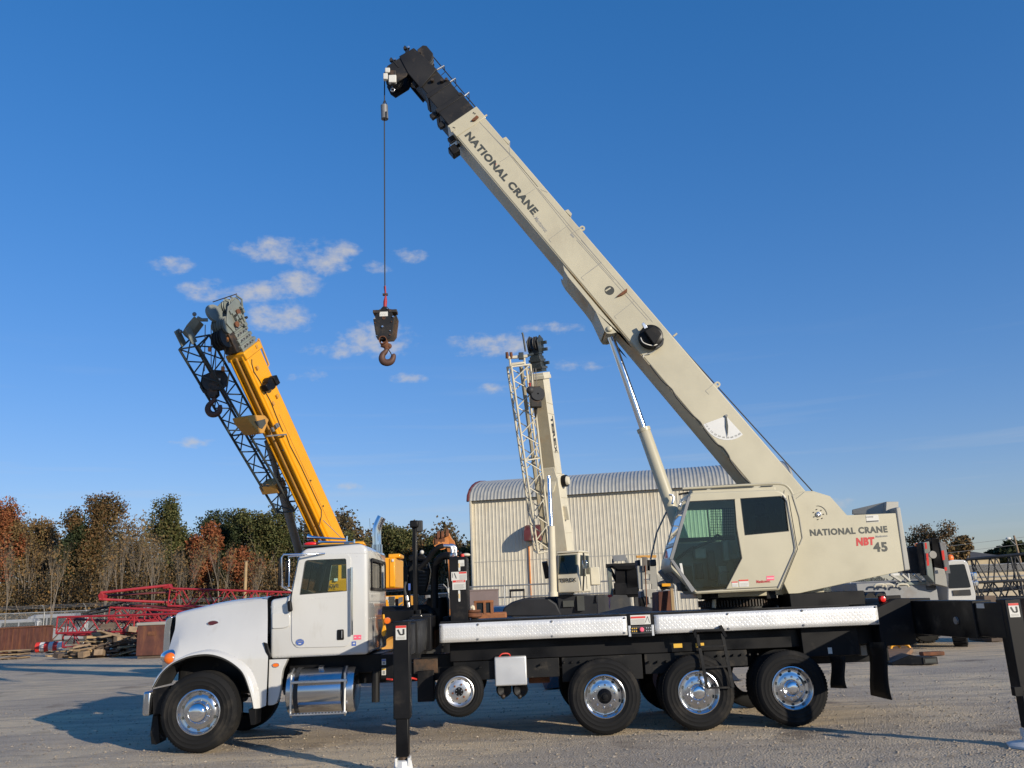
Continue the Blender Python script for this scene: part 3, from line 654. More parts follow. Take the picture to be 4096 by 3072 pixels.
def badge(name, c, rx, rz, mat, par, ring=None, th=.006):
    if ring: MB().prism([c+Vector((math.cos(a)*(rx+.008), 0, math.sin(a)*(rz+.008))) for a in [2*PI*i/32 for i in range(32)]], (0, th, 0)).build(name+'_rim', ring, par)
    return MB().prism([c+Vector((math.cos(a)*rx, -.003, math.sin(a)*rz)) for a in [2*PI*i/32 for i in range(32)]], (0, th, 0)).build(name, mat, par)
bd = badge('round_decal', ob, .058, .042, 'blue_sign', door, 'alloy')
MB().box((ob.x-.02, ob.y-.005, ob.z-.024), (ob.x+.02, ob.y-.0035, ob.z-.012)).build('decal_bar', 'label_white', bd)
for i in range(2): MB().box((ob.x-.04, ob.y-.005, ob.z+.003+.013*i), (ob.x+.04, ob.y-.0035, ob.z+.009+.013*i)).build('decal_line', 'ink_grey', bd)
pk = pts('X', [(1080, 1364), (1170, 1360), (1170, 1415), (1080, 1420)], YC0-.004); pd = MB().prism(pk, (0, .003, 0)).build('pink_decal', 'pink_sign', cabb)
for i, (a, b) in enumerate(((1088, 1110), (1140, 1160))): MB().prism(pts('X', [(a, 1385), (b, 1384), (b, 1394), (a, 1395)], YC0-.006), (0, .002, 0)).build('decal_line', 'label_white', pd)
MB().prism(pts('X', [(1056, 1440), (1108, 1437), (1108, 1490), (1056, 1492)], YC0-.004), (0, .003, 0)).build('blue_decal', 'blue_sign', cabb)
MB().prism(pts('X', [(1070, 1455), (1096, 1453), (1096, 1470), (1070, 1472)], YC0-.006), (0, .002, 0)).build('decal_line', 'label_white', cabb)
MB().prism(rounded(pts('X', [(112, 1098), (300, 1098), (325, 1130), (322, 1255), (255, 1282), (112, 1290)], YC0-.02), .03), (0, .03, 0)).build('tool_hatch', 'white', cabb, bevel=.01)
rv = None
for (a, b, n, Y) in ((('X', 760, 400), ('X', 1235, 392), 24, YC0-.002), (('X', 380, 945), ('X', 1010, 905), 16, DY-.002), (('X', 100, 1030), ('X', 300, 1028), 7, YC0-.002), (('X', 120, 1625), ('X', 1240, 1572), 30, YC0-.002), (('X', 1120, 430), ('X', 1115, 1340), 2, YC0-.002)):
    p, q = at(*a, Y), at(*b, Y)
    for i in range(n):
        c = p.lerp(q, i/(n-1))
        if rv is None: rv = MB().ball((0, 0, 0), (.006, .004, .006), 6, 4).build('rivet', 'white', cabb, smooth=60); put(rv, c, cabb)
        else: again(rv, 'rivet', c, cabb)
for r in range(3):
    for i in range(9): again(rv, 'rivet', (xr+.002, YC0+.15+.21*i, (1.98, 2.12, 1.75)[r]), cabb)
# cab interior
MB().box((-4.75, .4, 1.28), (-3.6, 2.15, 1.3)).build('cab_floor', 'interior', cabb)
for y in (.42, 1.5):
    MB().box((-4.05, y, 1.3), (-3.62, y+.5, 1.72)).box((-3.72, y+.02, 1.7), (-3.58, y+.48, 2.32)).box((-3.7, y+.12, 2.34), (-3.6, y+.38, 2.55)).build('seat', 'seat_fabric', cabb, bevel=.04)
MB().prism([(-4.92, .34, 1.95), (-4.55, .34, 1.98), (-4.5, .34, 1.85), (-4.6, .34, 1.4), (-4.95, .34, 1.4)], (0, 1.85, 0)).build('dashboard', 'interior', cabb, bevel=.02)
MB().lathe([(.2+.014*math.cos(t), .014*math.sin(t)) for t in [2*PI*i/8 for i in range(9)]], (-4.38, .66, 1.98), (.5, 0, .86), 28).bar((-4.38, .5, 1.98), (-4.38, .82, 1.98), .03, .02).tube((-4.38, .66, 1.98), (-4.6, .66, 1.75), .025).build('steering_wheel', 'interior_grey', cabb, smooth=50)
MB().box((-3.62, .3, 2.86), (-4.5, 2.2, 2.88)).build('headliner', 'interior', cabb)
# roof furniture
def horn(p, q, r0, r1, y):
    a, b = at('X', *p, y), at('X', *q, y); d = b-a
    MB().path([a, a+d*.05, a+d*.12, a+d*.25, a+d*.6, b], [r0, r0*.75, r0*.5, r1*1.3, r1, r1*.8], 16).build('air_horn', 'chrome', cabb, smooth=50)
horn((535, 205), (1000, 226), .055, .016, .95); horn((665, 262), (1085, 262), .035, .014, .7)
for p, y in (((1000, 190), .95), ((1088, 230), .7)): c = at('X', *p, y); MB().path([c, c-Vector((0, 0, .12))], .014, 8).box((c.x-.04, y-.03, c.z-.14), (c.x+.04, y+.03, c.z-.1)).build('horn_bracket', 'chrome', cabb, smooth=40)
c = at('X', 575, 285, .75); MB().ball(c, (.12, .06, .035), 14, 8).build('clearance_lamp', 'red_lens', cabb, smooth=60)
for (a, b, y) in (((480, 380), (500, 0), .3), ((1290, 350), (1268, -20), 1.9)):
    p, q = at('X', *a, y), at('X', *b, y); MB().path([p, p.lerp(q, .08), p.lerp(q, .1), q], [.012, .012, .005, .0025], 6).build('aerial', 'ink', cabb)
# mirrors
mr = MB(); a, b = pts('X', (((215, 415), (215, 800))), .0)
MB().path([at('X', 740, 398, .2), at('X', 480, 405, .02), at('X', 250, 410, -.06), at('X', 228, 450, -.06), at('X', 232, 790, -.06), at('X', 260, 805, -.05), at('X', 345, 840, .2)], .014, 10).build('mirror_frame', 'chrome', cabb, smooth=60)
MB().path([at('X', 500, 418, .12), at('X', 305, 435, .08), at('X', 318, 480, .08), at('X', 312, 790, .08), at('X', 250, 800, .0)], .013, 10).build('mirror_frame', 'chrome', cabb, smooth=60)
MB().box(at('X', 212, 450, -.05), at('X', 222, 780, .16)).build('mirror', 'black', cabb, bevel=.01)
MB().box(at('X', 284, 480, .1), at('X', 300, 750, .3)).build('mirror', 'black', cabb, bevel=.01)
e = at('X', 315, 1025, .12); MB().prism(rounded(pts('X', [(285, 965), (335, 950), (352, 1080), (300, 1095)], .1), .04), (0, .07, 0)).build('convex_mirror', 'black', cabb, bevel=.02)
MB().tube(at('X', 330, 960, .13), at('X', 345, 850, .2), .01).build('mirror_arm', 'black', cabb)
# exhaust stack behind the cab on the far side
EY = 2.05; MB().path(spline([at('R', 25, 500, EY), at('R', 25, 400, EY), at('R', 22, 280, EY), at('R', 30, 190, EY), at('R', 62, 110, EY), at('R', 88, 60, EY)], 5), .078, 20).build('exhaust_stack', 'chrome', TR, smooth=60)
MB().path([at('R', 30, 1250, EY), at('R', 28, 420, EY)], .095, 18).build('exhaust_muffler', 'polished', TR, smooth=60)
# ---- hood and fenders ----------------------------------------------
def poly_surface(name, poly, yfun, mat, parent, cuts=5):
    bm = bmesh.new(); vs = [bm.verts.new((p.x, 0, p.z)) for p in poly]; es = [bm.edges.new((vs[i], vs[(i+1) % len(vs)])) for i in range(len(vs))]
    bmesh.ops.triangle_fill(bm, use_beauty=True, edges=es); bmesh.ops.subdivide_edges(bm, edges=bm.edges[:], cuts=cuts, use_grid_fill=True)
    bmesh.ops.beautify_fill(bm, faces=bm.faces[:], edges=[e for e in bm.edges if len(e.link_faces) == 2])
    for v in bm.verts: v.co.y = yfun(v.co.x, v.co.z)
    bmesh.ops.recalc_face_normals(bm, faces=bm.faces); bm.verts.index_update()
    vv = [v.co.copy() for v in bm.verts]; ff = [tuple(q.index for q in f.verts) for f in bm.faces]; bm.free()
    return obj(name, vv, ff, mat, parent, smooth=60)
hood = None
shl = pts('V', [(330, 800), (430, 772), (560, 742), (700, 712), (850, 676), (1000, 645), (1250, 607), (1500, 582), (1762, 562)], .42)
xa0, xb0 = shl[0].x, shl[-1].x
def y_sh(x): return .56+(.30-.56)*min(1, max(0, (x-xa0)/(xb0-xa0)))
def z_sh(x):
    for p, q in zip(shl, shl[1:]):
        if p.x <= x <= q.x: return p.z+(q.z-p.z)*(x-p.x)/(q.x-p.x)
    return shl[0].z if x < shl[0].x else shl[-1].z
def hood_y(x, z):
    t = min(1, max(0, (z_sh(x)-z)/(z_sh(x)-1.28))); t = t*t*(3-2*t)*.6+t*.4
    yb = .10+.22*max(0, min(1, (-6.28-x)/.3))
    return y_sh(x)+(yb-y_sh(x))*t
crest = spline(pts('V', [(300, 1480), (440, 1408), (600, 1335), (800, 1288), (920, 1285), (1060, 1312), (1250, 1390), (1450, 1535), (1530, 1655)], .1)+pts('A', [(735, 1180), (742, 1288)], .1), 4)
outline = [Vector(p) for p in shl]+pts('V', [(1745, 1420)], .12)+pts('A', [(780, 1272)], .1)+crest[::-1]+pts('V', [(285, 1310), (305, 1000)], .3)
hood = poly_surface('hood', outline, hood_y, 'white', TR)
hood_far = poly_surface('hood_side', outline, lambda x, z: 2.5-hood_y(x, z), 'white', hood)
rows = []
for p in spline(shl, 3):
    y0 = y_sh(p.x); z0 = p.z
    half = [(y0, 0), (y0+.012, .022), (y0+.04, .04), (y0+.1, .055), (y0+.3, .07), (1.25, .08)]
    prof_ = half+[(2.5-y, h) for y, h in half[-2::-1]]
    rows.append([(p.x, y, z0+h) for y, h in prof_])
MB().grid(rows).build('hood_top', 'white', hood, smooth=50)
lip = spline(pts('A', [(76, 1164), (100, 1122)], .02)+pts('V', [(165, 1635), (300, 1508), (450, 1430), (600, 1380), (800, 1357), (950, 1372), (1100, 1425), (1250, 1520), (1370, 1652)], .02)+pts('A', [(680, 1200), (700, 1290)], .02), 4)
cr2 = spline(pts('A', [(92, 1128), (110, 1085)], .1)+pts('V', [(195, 1585), (290, 1490), (440, 1408), (600, 1335), (800, 1288), (920, 1285), (1060, 1312), (1250, 1390), (1450, 1535), (1530, 1655)], .1)+pts('A', [(735, 1180), (742, 1288)], .1), 4)
def resample(L, n):
    d = [0]
    for p, q in zip(L, L[1:]): d.append(d[-1]+(q-p).length)
    out = []; j = 0
    for i in range(n):
        t = d[-1]*i/(n-1)
        while j < len(d)-2 and d[j+1] < t: j += 1
        out.append(L[j].lerp(L[j+1], (t-d[j])/max(1e-9, d[j+1]-d[j])))
    return out
la_, lb_ = resample(lip, 40), resample(cr2, 40)
for far in (0, 1):
    fy = (lambda y: 2.5-y) if far else (lambda y: y)
    rows = []
    for p, q in zip(la_, lb_):
        qy = hood_y(q.x, q.z); mid = p.lerp(q, .45)
        rows.append([(q.x, fy(qy), q.z), (p.x+(q.x-p.x)*.6, fy(.045), p.z+(q.z-p.z)*.72), (p.x+(q.x-p.x)*.2, fy(.022), p.z+(q.z-p.z)*.3), (p.x, fy(.02), p.z), (p.x, fy(.05), p.z-.012)])
    fo = MB().grid(rows).build('fender', 'white', hood, smooth=50)
    wc_ = Vector((XF, 0, .56))
    MB().grid([[(p.x, fy(y), p.z) for y in (.03, .3, .75)] for p in la_]).build('wheel_liner', 'dark_grey', fo, smooth=60)
    MB().grid([[(p.x+(q.x-p.x)*.12, fy(.019), p.z+(q.z-p.z)*.12), (p.x, fy(.018), p.z), (p.x, fy(.03), p.z-.02)] for p, q in zip(la_, lb_)]).build('fender_lip', 'ink', fo, smooth=50)
MB().prism(pts('A', [(670, 1296), (718, 1292), (712, 1392), (684, 1394)], .06), (0, .3, 0)).build('mud_guard', 'rubber_flap', TR, bevel=.006)
# skirt below the cab front, with marker lamp
MB().prism(rounded(pts('A', [(798, 988), (912, 984), (878, 1060), (864, 1200), (840, 1268), (790, 1272)], YS-.06), [.01, .02, .06, .1, .06, .02]), (0, .12, 0)).build('cab_skirt', 'white', TR, bevel=.01)
c = at('A', 840, 1022, YS-.075); badge('marker_lamp', c, .045, .024, 'amber', TR, 'chrome', .014)
eb = at('A', 452, 762, hood_y(*(lambda p: (p.x, p.z))(at('A', 452, 762, .3)))-.012); badge('oval_badge', eb, .076, .03, 'maroon', hood, 'chrome', .05)
hl = pts('A', [(762, 880), (785, 888), (808, 965), (800, 985), (775, 940)], .1); MB().prism(hl, (0, .05, 0)).build('hood_latch', 'black', hood, bevel=.008)
MB().box((-6.42, .62, .72), (-4.85, 1.88, 1.55)).build('engine', 'black_worn', TR, bevel=.05)
# grille shell, headlamp, bumper
MB().prism(rounded(pts('V', [(335, 790), (235, 820), (208, 1000), (190, 1250), (170, 1640), (300, 1640), (300, 1000)], .56), [.03, .08, .05, .02, .02, .02, .02]), (0, 1.38, 0)).build('grille_shell', 'polished', TR, bevel=.03, seg=3)
for i in range(14): MB().box((-6.64, .72+.078*i, 1.02), (-6.6, .735+.078*i, 1.72)).build('grille_bar', 'chrome', TR)
for far in (0, 1):
    fy = (lambda y: 2.5-y) if far else (lambda y: y)
    h0 = at('V', 330, 1385, .2); h0.y = fy(.27)
    MB().ball(h0, (.2, .14, .105), 20, 12).build('headlamp_pod', 'chrome', TR, smooth=60)
    h1 = at('V', 290, 1415, .14); h1.y = fy(.17); MB().ball(h1, (.10, .07, .085), 16, 10).build('turn_signal', 'amber', TR, smooth=60)
b0 = at('A', 42, 1182, .25); b1 = at('A', 80, 1330, .25)
MB().box((b0.x, .12, b1.z), (b1.x, 2.38, b0.z)).build('bumper', 'polished', TR, bevel=.03, seg=3)
MB().prism(pts('A', [(78, 1172), (185, 1150), (185, 1320), (78, 1330)], .2), (0, .18, 0)).prism([p+Vector((0, 1.92, 0)) for p in pts('A', [(78, 1172), (185, 1150), (185, 1320), (78, 1330)], .2)], (0, .18, 0)).box((b1.x, .3, b1.z+.02), (b1.x+.2, 2.2, b0.z-.02)).build('bumper_bracket', 'black', TR, bevel=.006)
MB().prism(pts('A', [(78, 1330), (112, 1330), (125, 1500), (98, 1515), (68, 1512), (62, 1440)], .3), (0, .25, 0)).build('front_stabilizer', 'black_worn', TR, bevel=.01)
MB().bar(at('A', 112, 1440, .32), at('A', 148, 1475, .32), .03, .02, (0, 1, 0)).build('tow_pin', 'black', TR)
# ---- fuel tank and step -------------------------------------------
tx0, tx1, tz, tr_, ty = -4.66, -3.64, .748, .325, .42
ft = MB().lathe([(0, 0), (tr_*.8, .0), (tr_*.97, .02), (tr_, .05), (tr_, tx1-tx0-.05), (tr_*.97, tx1-tx0-.02), (tr_*.8, tx1-tx0), (0, tx1-tx0)], (tx0, ty, tz), (1, 0, 0), 48).build('fuel_tank', 'polished', TR, smooth=40)
MB().lathe([(0, .05), (.045, .05), (.05, .03), (.05, 0)], (-4.16, ty-.12, tz+.3), (0, -.35, 1), 16).build('filler_cap', 'polished', ft, smooth=40)
for x in (tx0+.16, tx1-.17): MB().lathe([(tr_+.003, -.03), (tr_+.01, -.03), (tr_+.01, .03), (tr_+.003, .03)], (x, ty, tz), (1, 0, 0), 40).build('tank_strap', 'dark_grey', ft, smooth=40)
for x in (tx0+.11, tx1-.13): MB().path([(x, ty-.2, tz+.33), (x, .06, tz+.25), (x, .05, tz-.28), (x, .1, tz-.33)], .016, 6).build('step_bracket', 'alloy', ft, smooth=30)
for dz in (.15, -.29): MB().box((tx0+.1, .035, tz+dz-.018), (tx1-.1, .12, tz+dz+.018)).build('step', 'alloy', ft, bevel=.006)
for i in range(16): MB().box((tx0+.14+.047*i, .028, tz-.285), (tx0+.165+.047*i, .0345, tz-.272)).build('step_tooth', 'dark_grey', ft)
# ---- dark fittings under and behind the cab ------------------------
MB().box((-4.72, .62, .95), (-3.3, 1.9, 1.22)).build('under_cab_frame', 'black', TR, bevel=.01)
MB().box(at('S', 212, 470, .5), at('S', 352, 720, .5)+Vector((0, .5, 0))).build('valve_box', 'black', TR, bevel=.008)
for y0, y1, m in ((515, 575, 'label_white'), (610, 682, 'label_white')):
    lp = MB().box(at('S', 228, y0, .495), at('S', 272, y1, .497)).build('label_plate', m, TR); MB().box(at('S', 230, y0+4, .492), at('S', 270, y0+20, .494)).build('label_band', 'blue_sign' if y0 < 600 else 'label_yellow', lp)
    MB().box(at('S', 238, y0+28, .492), at('S', 262, y1-8, .494)).build('label_drawing', 'ink_grey', lp)
MB().tube(at('S', 165, 640, .45), at('S', 165, 965, .45), .06, n=14).build('air_dryer', 'black_worn', TR, smooth=40)

MB().box(at('S', 560, 520, .5), at('S', 815, 660, .5)+Vector((0, .3, 0))).build('hanger_plate', 'grease', TR, bevel=.008)
MB().box(at('S', 600, 640, .45), at('S', 780, 960, .45)+Vector((0, .3, 0))).build('battery_box', 'black', TR, bevel=.01)
MB().path(spline([at('S', 500, 712, .3), at('S', 560, 718, .35), at('S', 600, 730, .5)], 4), .014, 6).path(spline([at('S', 280, 725, .45), at('S', 340, 730, .4)], 3), .014, 6).build('red_hose', 'red_sign', TR, smooth=50)
MB().path(spline([at('S', 1060, 420, .5), at('S', 1060, 500, .5), at('S', 1045, 560, .5)], 4), .055, 14).build('air_bag_pipe', 'rust', TR, smooth=50)
# aluminium box and the two air tanks hanging under it
q0, q1 = at('B', 876, 985, .2), at('B', 1078, 1155, .2)
MB().box((q0.x, .2, q1.z), (q1.x, .6, q0.z)).build('alloy_box', 'silver', TR, bevel=.02, seg=3)
for x in (935, 1035):
    c = at('B', x, 1185, .25); MB().path([c+Vector((0, .08, 0)), c+Vector((0, .02, 0)), c+Vector((0, .1, 0)), c+Vector((0, .75, 0))], [.02, .09, .115, .115], 20).build('air_tank', 'black', TR, smooth=50)
    d = at('B', x-4, 1225, .22); MB().ball(d, .035, 10, 6).build('drain_valve', 'grease', TR, smooth=60)
MB().path(spline([at('B', 905, 985, .22), at('B', 925, 965, .22), at('B', 965, 965, .25), at('B', 975, 990, .3)], 4), .01, 6).build('red_hose', 'red_sign', TR, smooth=50)
MB().box(at('B', 1085, 1075, .6), at('B', 1215, 1140, .6)+Vector((0, .3, 0))).build('frame_bracket', 'rust', TR, bevel=.008)
MB().box(at('B', 430, 970, .55), at('B', 870, 1110, .55)+Vector((0, .2, 0))).build('crossmember', 'black', TR, bevel=.01)
# ---- equipment between cab and deck --------------------------------
T0, T1 = at('R', 962, 580, .5), at('R', 1212, 1330, .5)
tk = MB().box((T0.x, .5, ZT-.02), (T1.x, 1.3, T0.z)).build('oil_reservoir', 'black', TR, bevel=.012)
def sign(k, box, Y, par, band=None, lines=0, draw=None, white='label_white'):
    x0, y0, x1, y1 = box; a, b = at(k, x0, y0, Y), at(k, x1, y1, Y)
    s = MB().box((a.x, Y-.003, b.z), (b.x, Y, a.z)).build('label_plate', white, par); w = b.x-a.x; h = a.z-b.z
    if band: MB().box((a.x+w*band[0], Y-.005, a.z-h*band[3]), (a.x+w*band[2], Y-.0032, a.z-h*band[1])).build('label_band', 'red_sign', s)
    for i in range(lines): MB().box((a.x+w*.1, Y-.005, b.z+h*(.1+.5*i/max(1, lines))), (a.x+w*(.9 if i % 3 else .8), Y-.0032, b.z+h*(.1+.5*i/max(1, lines)+.03))).build('label_line', 'ink_grey', s)
    return s, a, b
s1, a1, b1_ = sign('R', (992, 775, 1196, 882), .497, tk, (.5, .03, .98, .22), 0)
w1, h1_ = b1_.x-a1.x, a1.z-b1_.z
for i in range(5): MB().box((a1.x+w1*.52, .492, b1_.z+h1_*(.12+.12*i)), (a1.x+w1*.96, .4938, b1_.z+h1_*(.16+.12*i))).build('label_line', 'ink_grey', s1)
MB().bar((a1.x+w1*.2, .4915, a1.z-h1_*.15), (a1.x+w1*.32, .4915, a1.z-h1_*.75), .002, .012).bar((a1.x+w1*.08, .4915, a1.z-h1_*.15), (a1.x+w1*.08, .4915, a1.z-h1_*.65), .002, .006).build('label_drawing', 'ink', s1)
s2, a2, b2 = sign('R', (1006, 882, 1182, 1000), .496, tk, (.03, .02, .97, .24), 6)
text('DANGER', 'label_white', s2, (a2.x+.13*(b2.x-a2.x)+.03, .4905, a2.z-(a2.z-b2.z)*.21), (a2.x+.9*(b2.x-a2.x), .4905, a2.z-(a2.z-b2.z)*.21), (a2.z-b2.z)*.15)
sign('R', (1106, 618, 1162, 697), .497, tk, None, 4)
for y0, y1 in ((618, 760), (1012, 1160)):
    g0, g1 = at('R', 1093, y0, .497), at('R', 1103, y1, .497); MB().prism(rounded([Vector((g0.x-.013, .492, g0.z)), Vector((g1.x+.01, .492, g0.z)), Vector((g1.x+.01, .492, g1.z)), Vector((g0.x-.013, .492, g1.z))], .016), (0, .008, 0)).build('sight_glass', 'label_white', tk)
    MB().box((g0.x-.004, .486, g1.z+.05), (g0.x+.006, .4915, g0.z-.05)).build('sight_tube', 'label_yellow', tk)
MB().box(at('R', 1000, 525, .8), at('R', 1068, 572, .8)+Vector((0, .2, 0))).build('filter_head', 'alloy', tk, bevel=.01)
MB().box(at('R', 1070, 505, .85), at('R', 1130, 566, .85)+Vector((0, .15, 0))).build('breather', 'black', tk, bevel=.02)
c = at('R', 1137, 540, .85); MB().tube(c, c+Vector((0, 0, -.1)), .03, n=12).build('filler_cap', 'red_sign', tk, smooth=40)
c = at('R', 1185, 552, .9); MB().ball(c, (.07, .07, .03), 14, 8).build('tank_lid', 'cream', tk, smooth=60)
MB().path(spline([at('R', 1048, 525, .85), at('R', 1046, 470, .85), at('R', 1020, 435, .85), at('R', 975, 428, .85)], 5), .03, 14).build('steel_pipe', 'alloy', TR, smooth=60)
MB().path(spline([at('R', 1005, 525, .8), at('R', 1000, 470, .8), at('R', 975, 440, .8), at('R', 890, 435, .8)], 5), .03, 14).build('steel_pipe', 'alloy', TR, smooth=60)
MB().path(spline([at('R', 890, 435, .8), at('R', 820, 455, .8), at('R', 740, 530, .85), at('R', 680, 620, .9), at('R', 580, 720, .95)], 5), .042, 14).build('hydraulic_hose', 'black', TR, smooth=60)
MB().path(spline([at('R', 985, 565, .7), at('R', 910, 565, .75), at('R', 840, 600, .8), at('R', 790, 690, .85), at('R', 775, 900, .9), at('R', 775, 1240, .9)], 5), .06, 14).build('hydraulic_hose', 'black', TR, smooth=60)
c = at('R', 915, 565, .75); MB().path([c, c+Vector((.13, -.04, 0))], .05, 14).build('hose_fitting', 'alloy', TR, smooth=50)
# boom rest post and oil cooler
pa, pb = at('R', 484, 180, .9), at('R', 545, 1290, .9)
MB().box((pa.x, .9, ZT-.05), (pb.x, 1.1, pa.z)).build('boom_rest_post', 'black', TR, bevel=.008)
MB().box(at('R', 450, 103, .82), at('R', 562, 190, .82)+Vector((0, .5, 0))).build('boom_rest_head', 'black', TR, bevel=.02)
c = at('R', 580, 178, .95); MB().box(c-Vector((.05, .05, .09)), c+Vector((.05, .05, .09))).build('work_lamp', 'dark_grey', TR, bevel=.01)
ck = MB().box(at('R', 365, 700, 1.3), at('R', 440, 1270, 1.3)+Vector((0, .3, 0))).build('cooler_frame', 'black', TR, bevel=.01)
MB().prism(pts('R', [(430, 640), (560, 600), (690, 640), (720, 760), (700, 900), (660, 1040), (560, 1060), (430, 1000)], 1.35), (0, .25, 0)).build('oil_cooler', 'black_worn', TR, bevel=.02)
for a_ in range(7): MB().bar(at('R', 570, 680+45*a_, 1.345), at('R', 690-6*a_, 680+45*a_, 1.345), .012, .02).build('cooler_fin', 'dark_grey', TR)
MB().prism(pts('R', [(440, 560), (600, 530), (700, 600), (640, 640), (440, 640)], 1.3), (0, .3, 0)).build('cooler_hood', 'black', TR, bevel=.02)
c = at('R', 610, 517, 1.2); MB().ball(c, .035, 10, 6).build('cap', 'label_white', TR, smooth=60)
MB().box(at('R', 740, 690, 1.2), at('R', 800, 1280, 1.2)+Vector((0, .3, 0))).build('cooler_frame', 'black', TR, bevel=.01)
MB().box(at('R', 560, 1030, 1.25), at('R', 745, 1070, 1.25)+Vector((0, .2, 0))).build('cooler_frame', 'black', TR, bevel=.01)
MB().box(at('R', 433, 925, .95), at('R', 462, 1010, .955)).build('label_plate', 'blue_sign', TR)
MB().path(spline([at('R', 400, 900, 1.0), at('R', 385, 990, 1.0), at('R', 405, 1090, 1.0), at('R', 430, 1210, 1.0)], 4), .022, 10).build('hydraulic_hose', 'dark_grey', TR, smooth=60)
for y in (1083, 1172): c = at('R', 415 if y < 1100 else 435, y, 1.0); MB().tube(c, c+Vector((.01, 0, -.07)), .03, n=10).build('hose_fitting', 'alloy', TR, smooth=40)
MB().path(spline([at('R', 100, 1310, 1.3), at('R', 400, 1300, 1.3), at('R', 660, 1285, 1.25), at('R', 740, 1310, 1.2), at('R', 760, 1400, 1.2)], 5), .11, 18).build('exhaust_pipe', 'black_worn', TR, smooth=60)
MB().lathe([(.17, -.25), (.19, -.2), (.19, .2), (.17, .25), (0, .25)], at('R', 820, 1310, 1.3), (0, 0, 1), 20).build('air_filter', 'black', TR, smooth=50)
MB().box(at('R', 110, 1280, .9), at('R', 600, 1420, .9)+Vector((0, 1.1, 0))).build('valve_bank', 'black', TR, bevel=.015)
MB().box(at('R', 480, 1325, .6), at('R', 735, 1400, .6)+Vector((0, .5, 0))).build('valve_bank', 'black_worn', TR, bevel=.015)
for x, y in ((600, 1340), (690, 1345)): c = at('R', x, y, .55); MB().tube(c, c-Vector((0, 0, .12)), .014, n=8).build('valve_stem', 'alloy', TR)
for x in (880, 1060, 1100, 1250): MB().box(at('R', x, 1355, .7), at('R', x+90, 1415, .7)+Vector((0, .4, 0))).build('deck_fitting', 'black_worn', TR, bevel=.012)
c = at('R', 1285, 1335, .75); MB().lathe([(.1, -.04), (.13, -.02), (.13, .02), (.1, .04), (0, .04)], c, (0, 0, 1), 16).lathe([(.08, .04), (.11, .05), (.11, .08), (0, .08)], c, (0, 0, 1), 16).build('swivel_fitting', 'rust', TR, smooth=40)
MB().path(spline([at('R', 1250, 1240, .8), at('R', 1275, 1225, .8), at('R', 1285, 1300, .8)], 4), .025, 10).build('pipe_elbow', 'cream', TR, smooth=50)
c = at('R', 160, 1407, .45); MB().lathe([(0, -.03), (.045, -.025), (.05, 0), (.05, .05)], c, (0, 1, 0), 18).build('marker_lamp', 'amber', TR, smooth=40)
MB().prism(rounded(pts('S', [(236, 45), (256, 45), (262, 150), (276, 215), (262, 272), (236, 280), (222, 240), (240, 170)], .5), .03), (0, .04, 0)).build('tow_hook', 'yellow', TR, bevel=.008)

# ---- crane on the truck: boom in the vertical plane over the truck's centre line
BA = Vector((-.58, 0, .8146)); BN = Vector((.8146, 0, .58)); BY = 1.25
def BP(s, t, y=BY): return BA*s+BN*t+Vector((0, y, 0))
def bslab(name, s0, s1, t0, t1, hw, mat, par, bevel=.012):
    return MB().obox(BP((s0+s1)/2, (t0+t1)/2), BA*((s1-s0)/2), (0, hw, 0), BN*((t1-t0)/2)).build(name, mat, par, bevel=bevel)
YB = .95                                  # near face of the boom
boom = bslab('boom', .35, 9.74, 4.335, 4.982, .30, 'beige', TR, .02)
MB().obox(BP(5.0, 4.332), BA*4.6, (0, .292, 0), BN*.004).build('boom_belly', 'beige_under', boom)
bslab('boom_collar', 9.46, 9.745, 4.322, 4.995, .312, 'beige', boom, .01)
bslab('boom_section', 9.7, 10.17, 4.37, 4.955, .262, 'black_boom', boom); bslab('boom_collar', 10.09, 10.18, 4.355, 4.965, .27, 'black_boom', boom, .006)
bslab('boom_section', 10.1, 10.54, 4.42, 4.94, .235, 'black_boom', boom); bslab('boom_collar', 10.46, 10.55, 4.405, 4.945, .245, 'black_boom', boom, .006)
bslab('boom_section', 10.5, 11.0, 4.46, 4.9, .205, 'black_boom', boom)
# boom head
def BPl(L, y0, y1, mat, name, bevel=.008): return MB().prism([BP(s, t, y0) for s, t in L], (0, y1-y0, 0)).build(name, mat, boom, bevel=bevel)
for y in (1.0, 1.47): BPl([(10.72, 4.42), (10.86, 4.9), (11.2, 4.87), (11.5, 4.83), (11.52, 4.5), (11.12, 4.42)], y, y+.03, 'black_boom', 'head_plate')
for y in (1.02, 1.44): BPl([(11.5, 4.5), (11.5, 4.21), (11.41, 4.06), (11.23, 4.02), (11.11, 4.05), (11.10, 4.36), (11.2, 4.55)], y, y+.03, 'black_boom', 'head_arm')
for y in (1.06, 1.40): BPl(rounded([BP(11.47, 4.9, 0), BP(11.47, 5.06, 0), BP(11.2, 5.07, 0), BP(11.1, 4.95, 0), BP(11.12, 4.8, 0), BP(11.3, 4.8, 0)], .03) and [(11.47, 4.88), (11.48, 5.02), (11.43, 5.07), (11.22, 5.07), (11.12, 4.97), (11.1, 4.83), (11.3, 4.8)], y, y+.03, 'black_boom', 'sheave_guard')
for s, t, r in ((11.3, 4.93, .16), (11.3, 4.2, .17)):
    MB().lathe([(.03, -.03), (r, -.03), (r-.03, -.008), (r-.03, .008), (r, .03), (.03, .03)], BP(s, t, 1.25), (0, 1, 0), 32).build('sheave', 'dark_grey', boom, smooth=35)
    MB().lathe([(.03, -.03), (r, -.03), (r-.03, -.008), (r-.03, .008), (r, .03), (.03, .03)], BP(s, t, 1.16), (0, 1, 0), 32).build('sheave', 'dark_grey', boom, smooth=35)
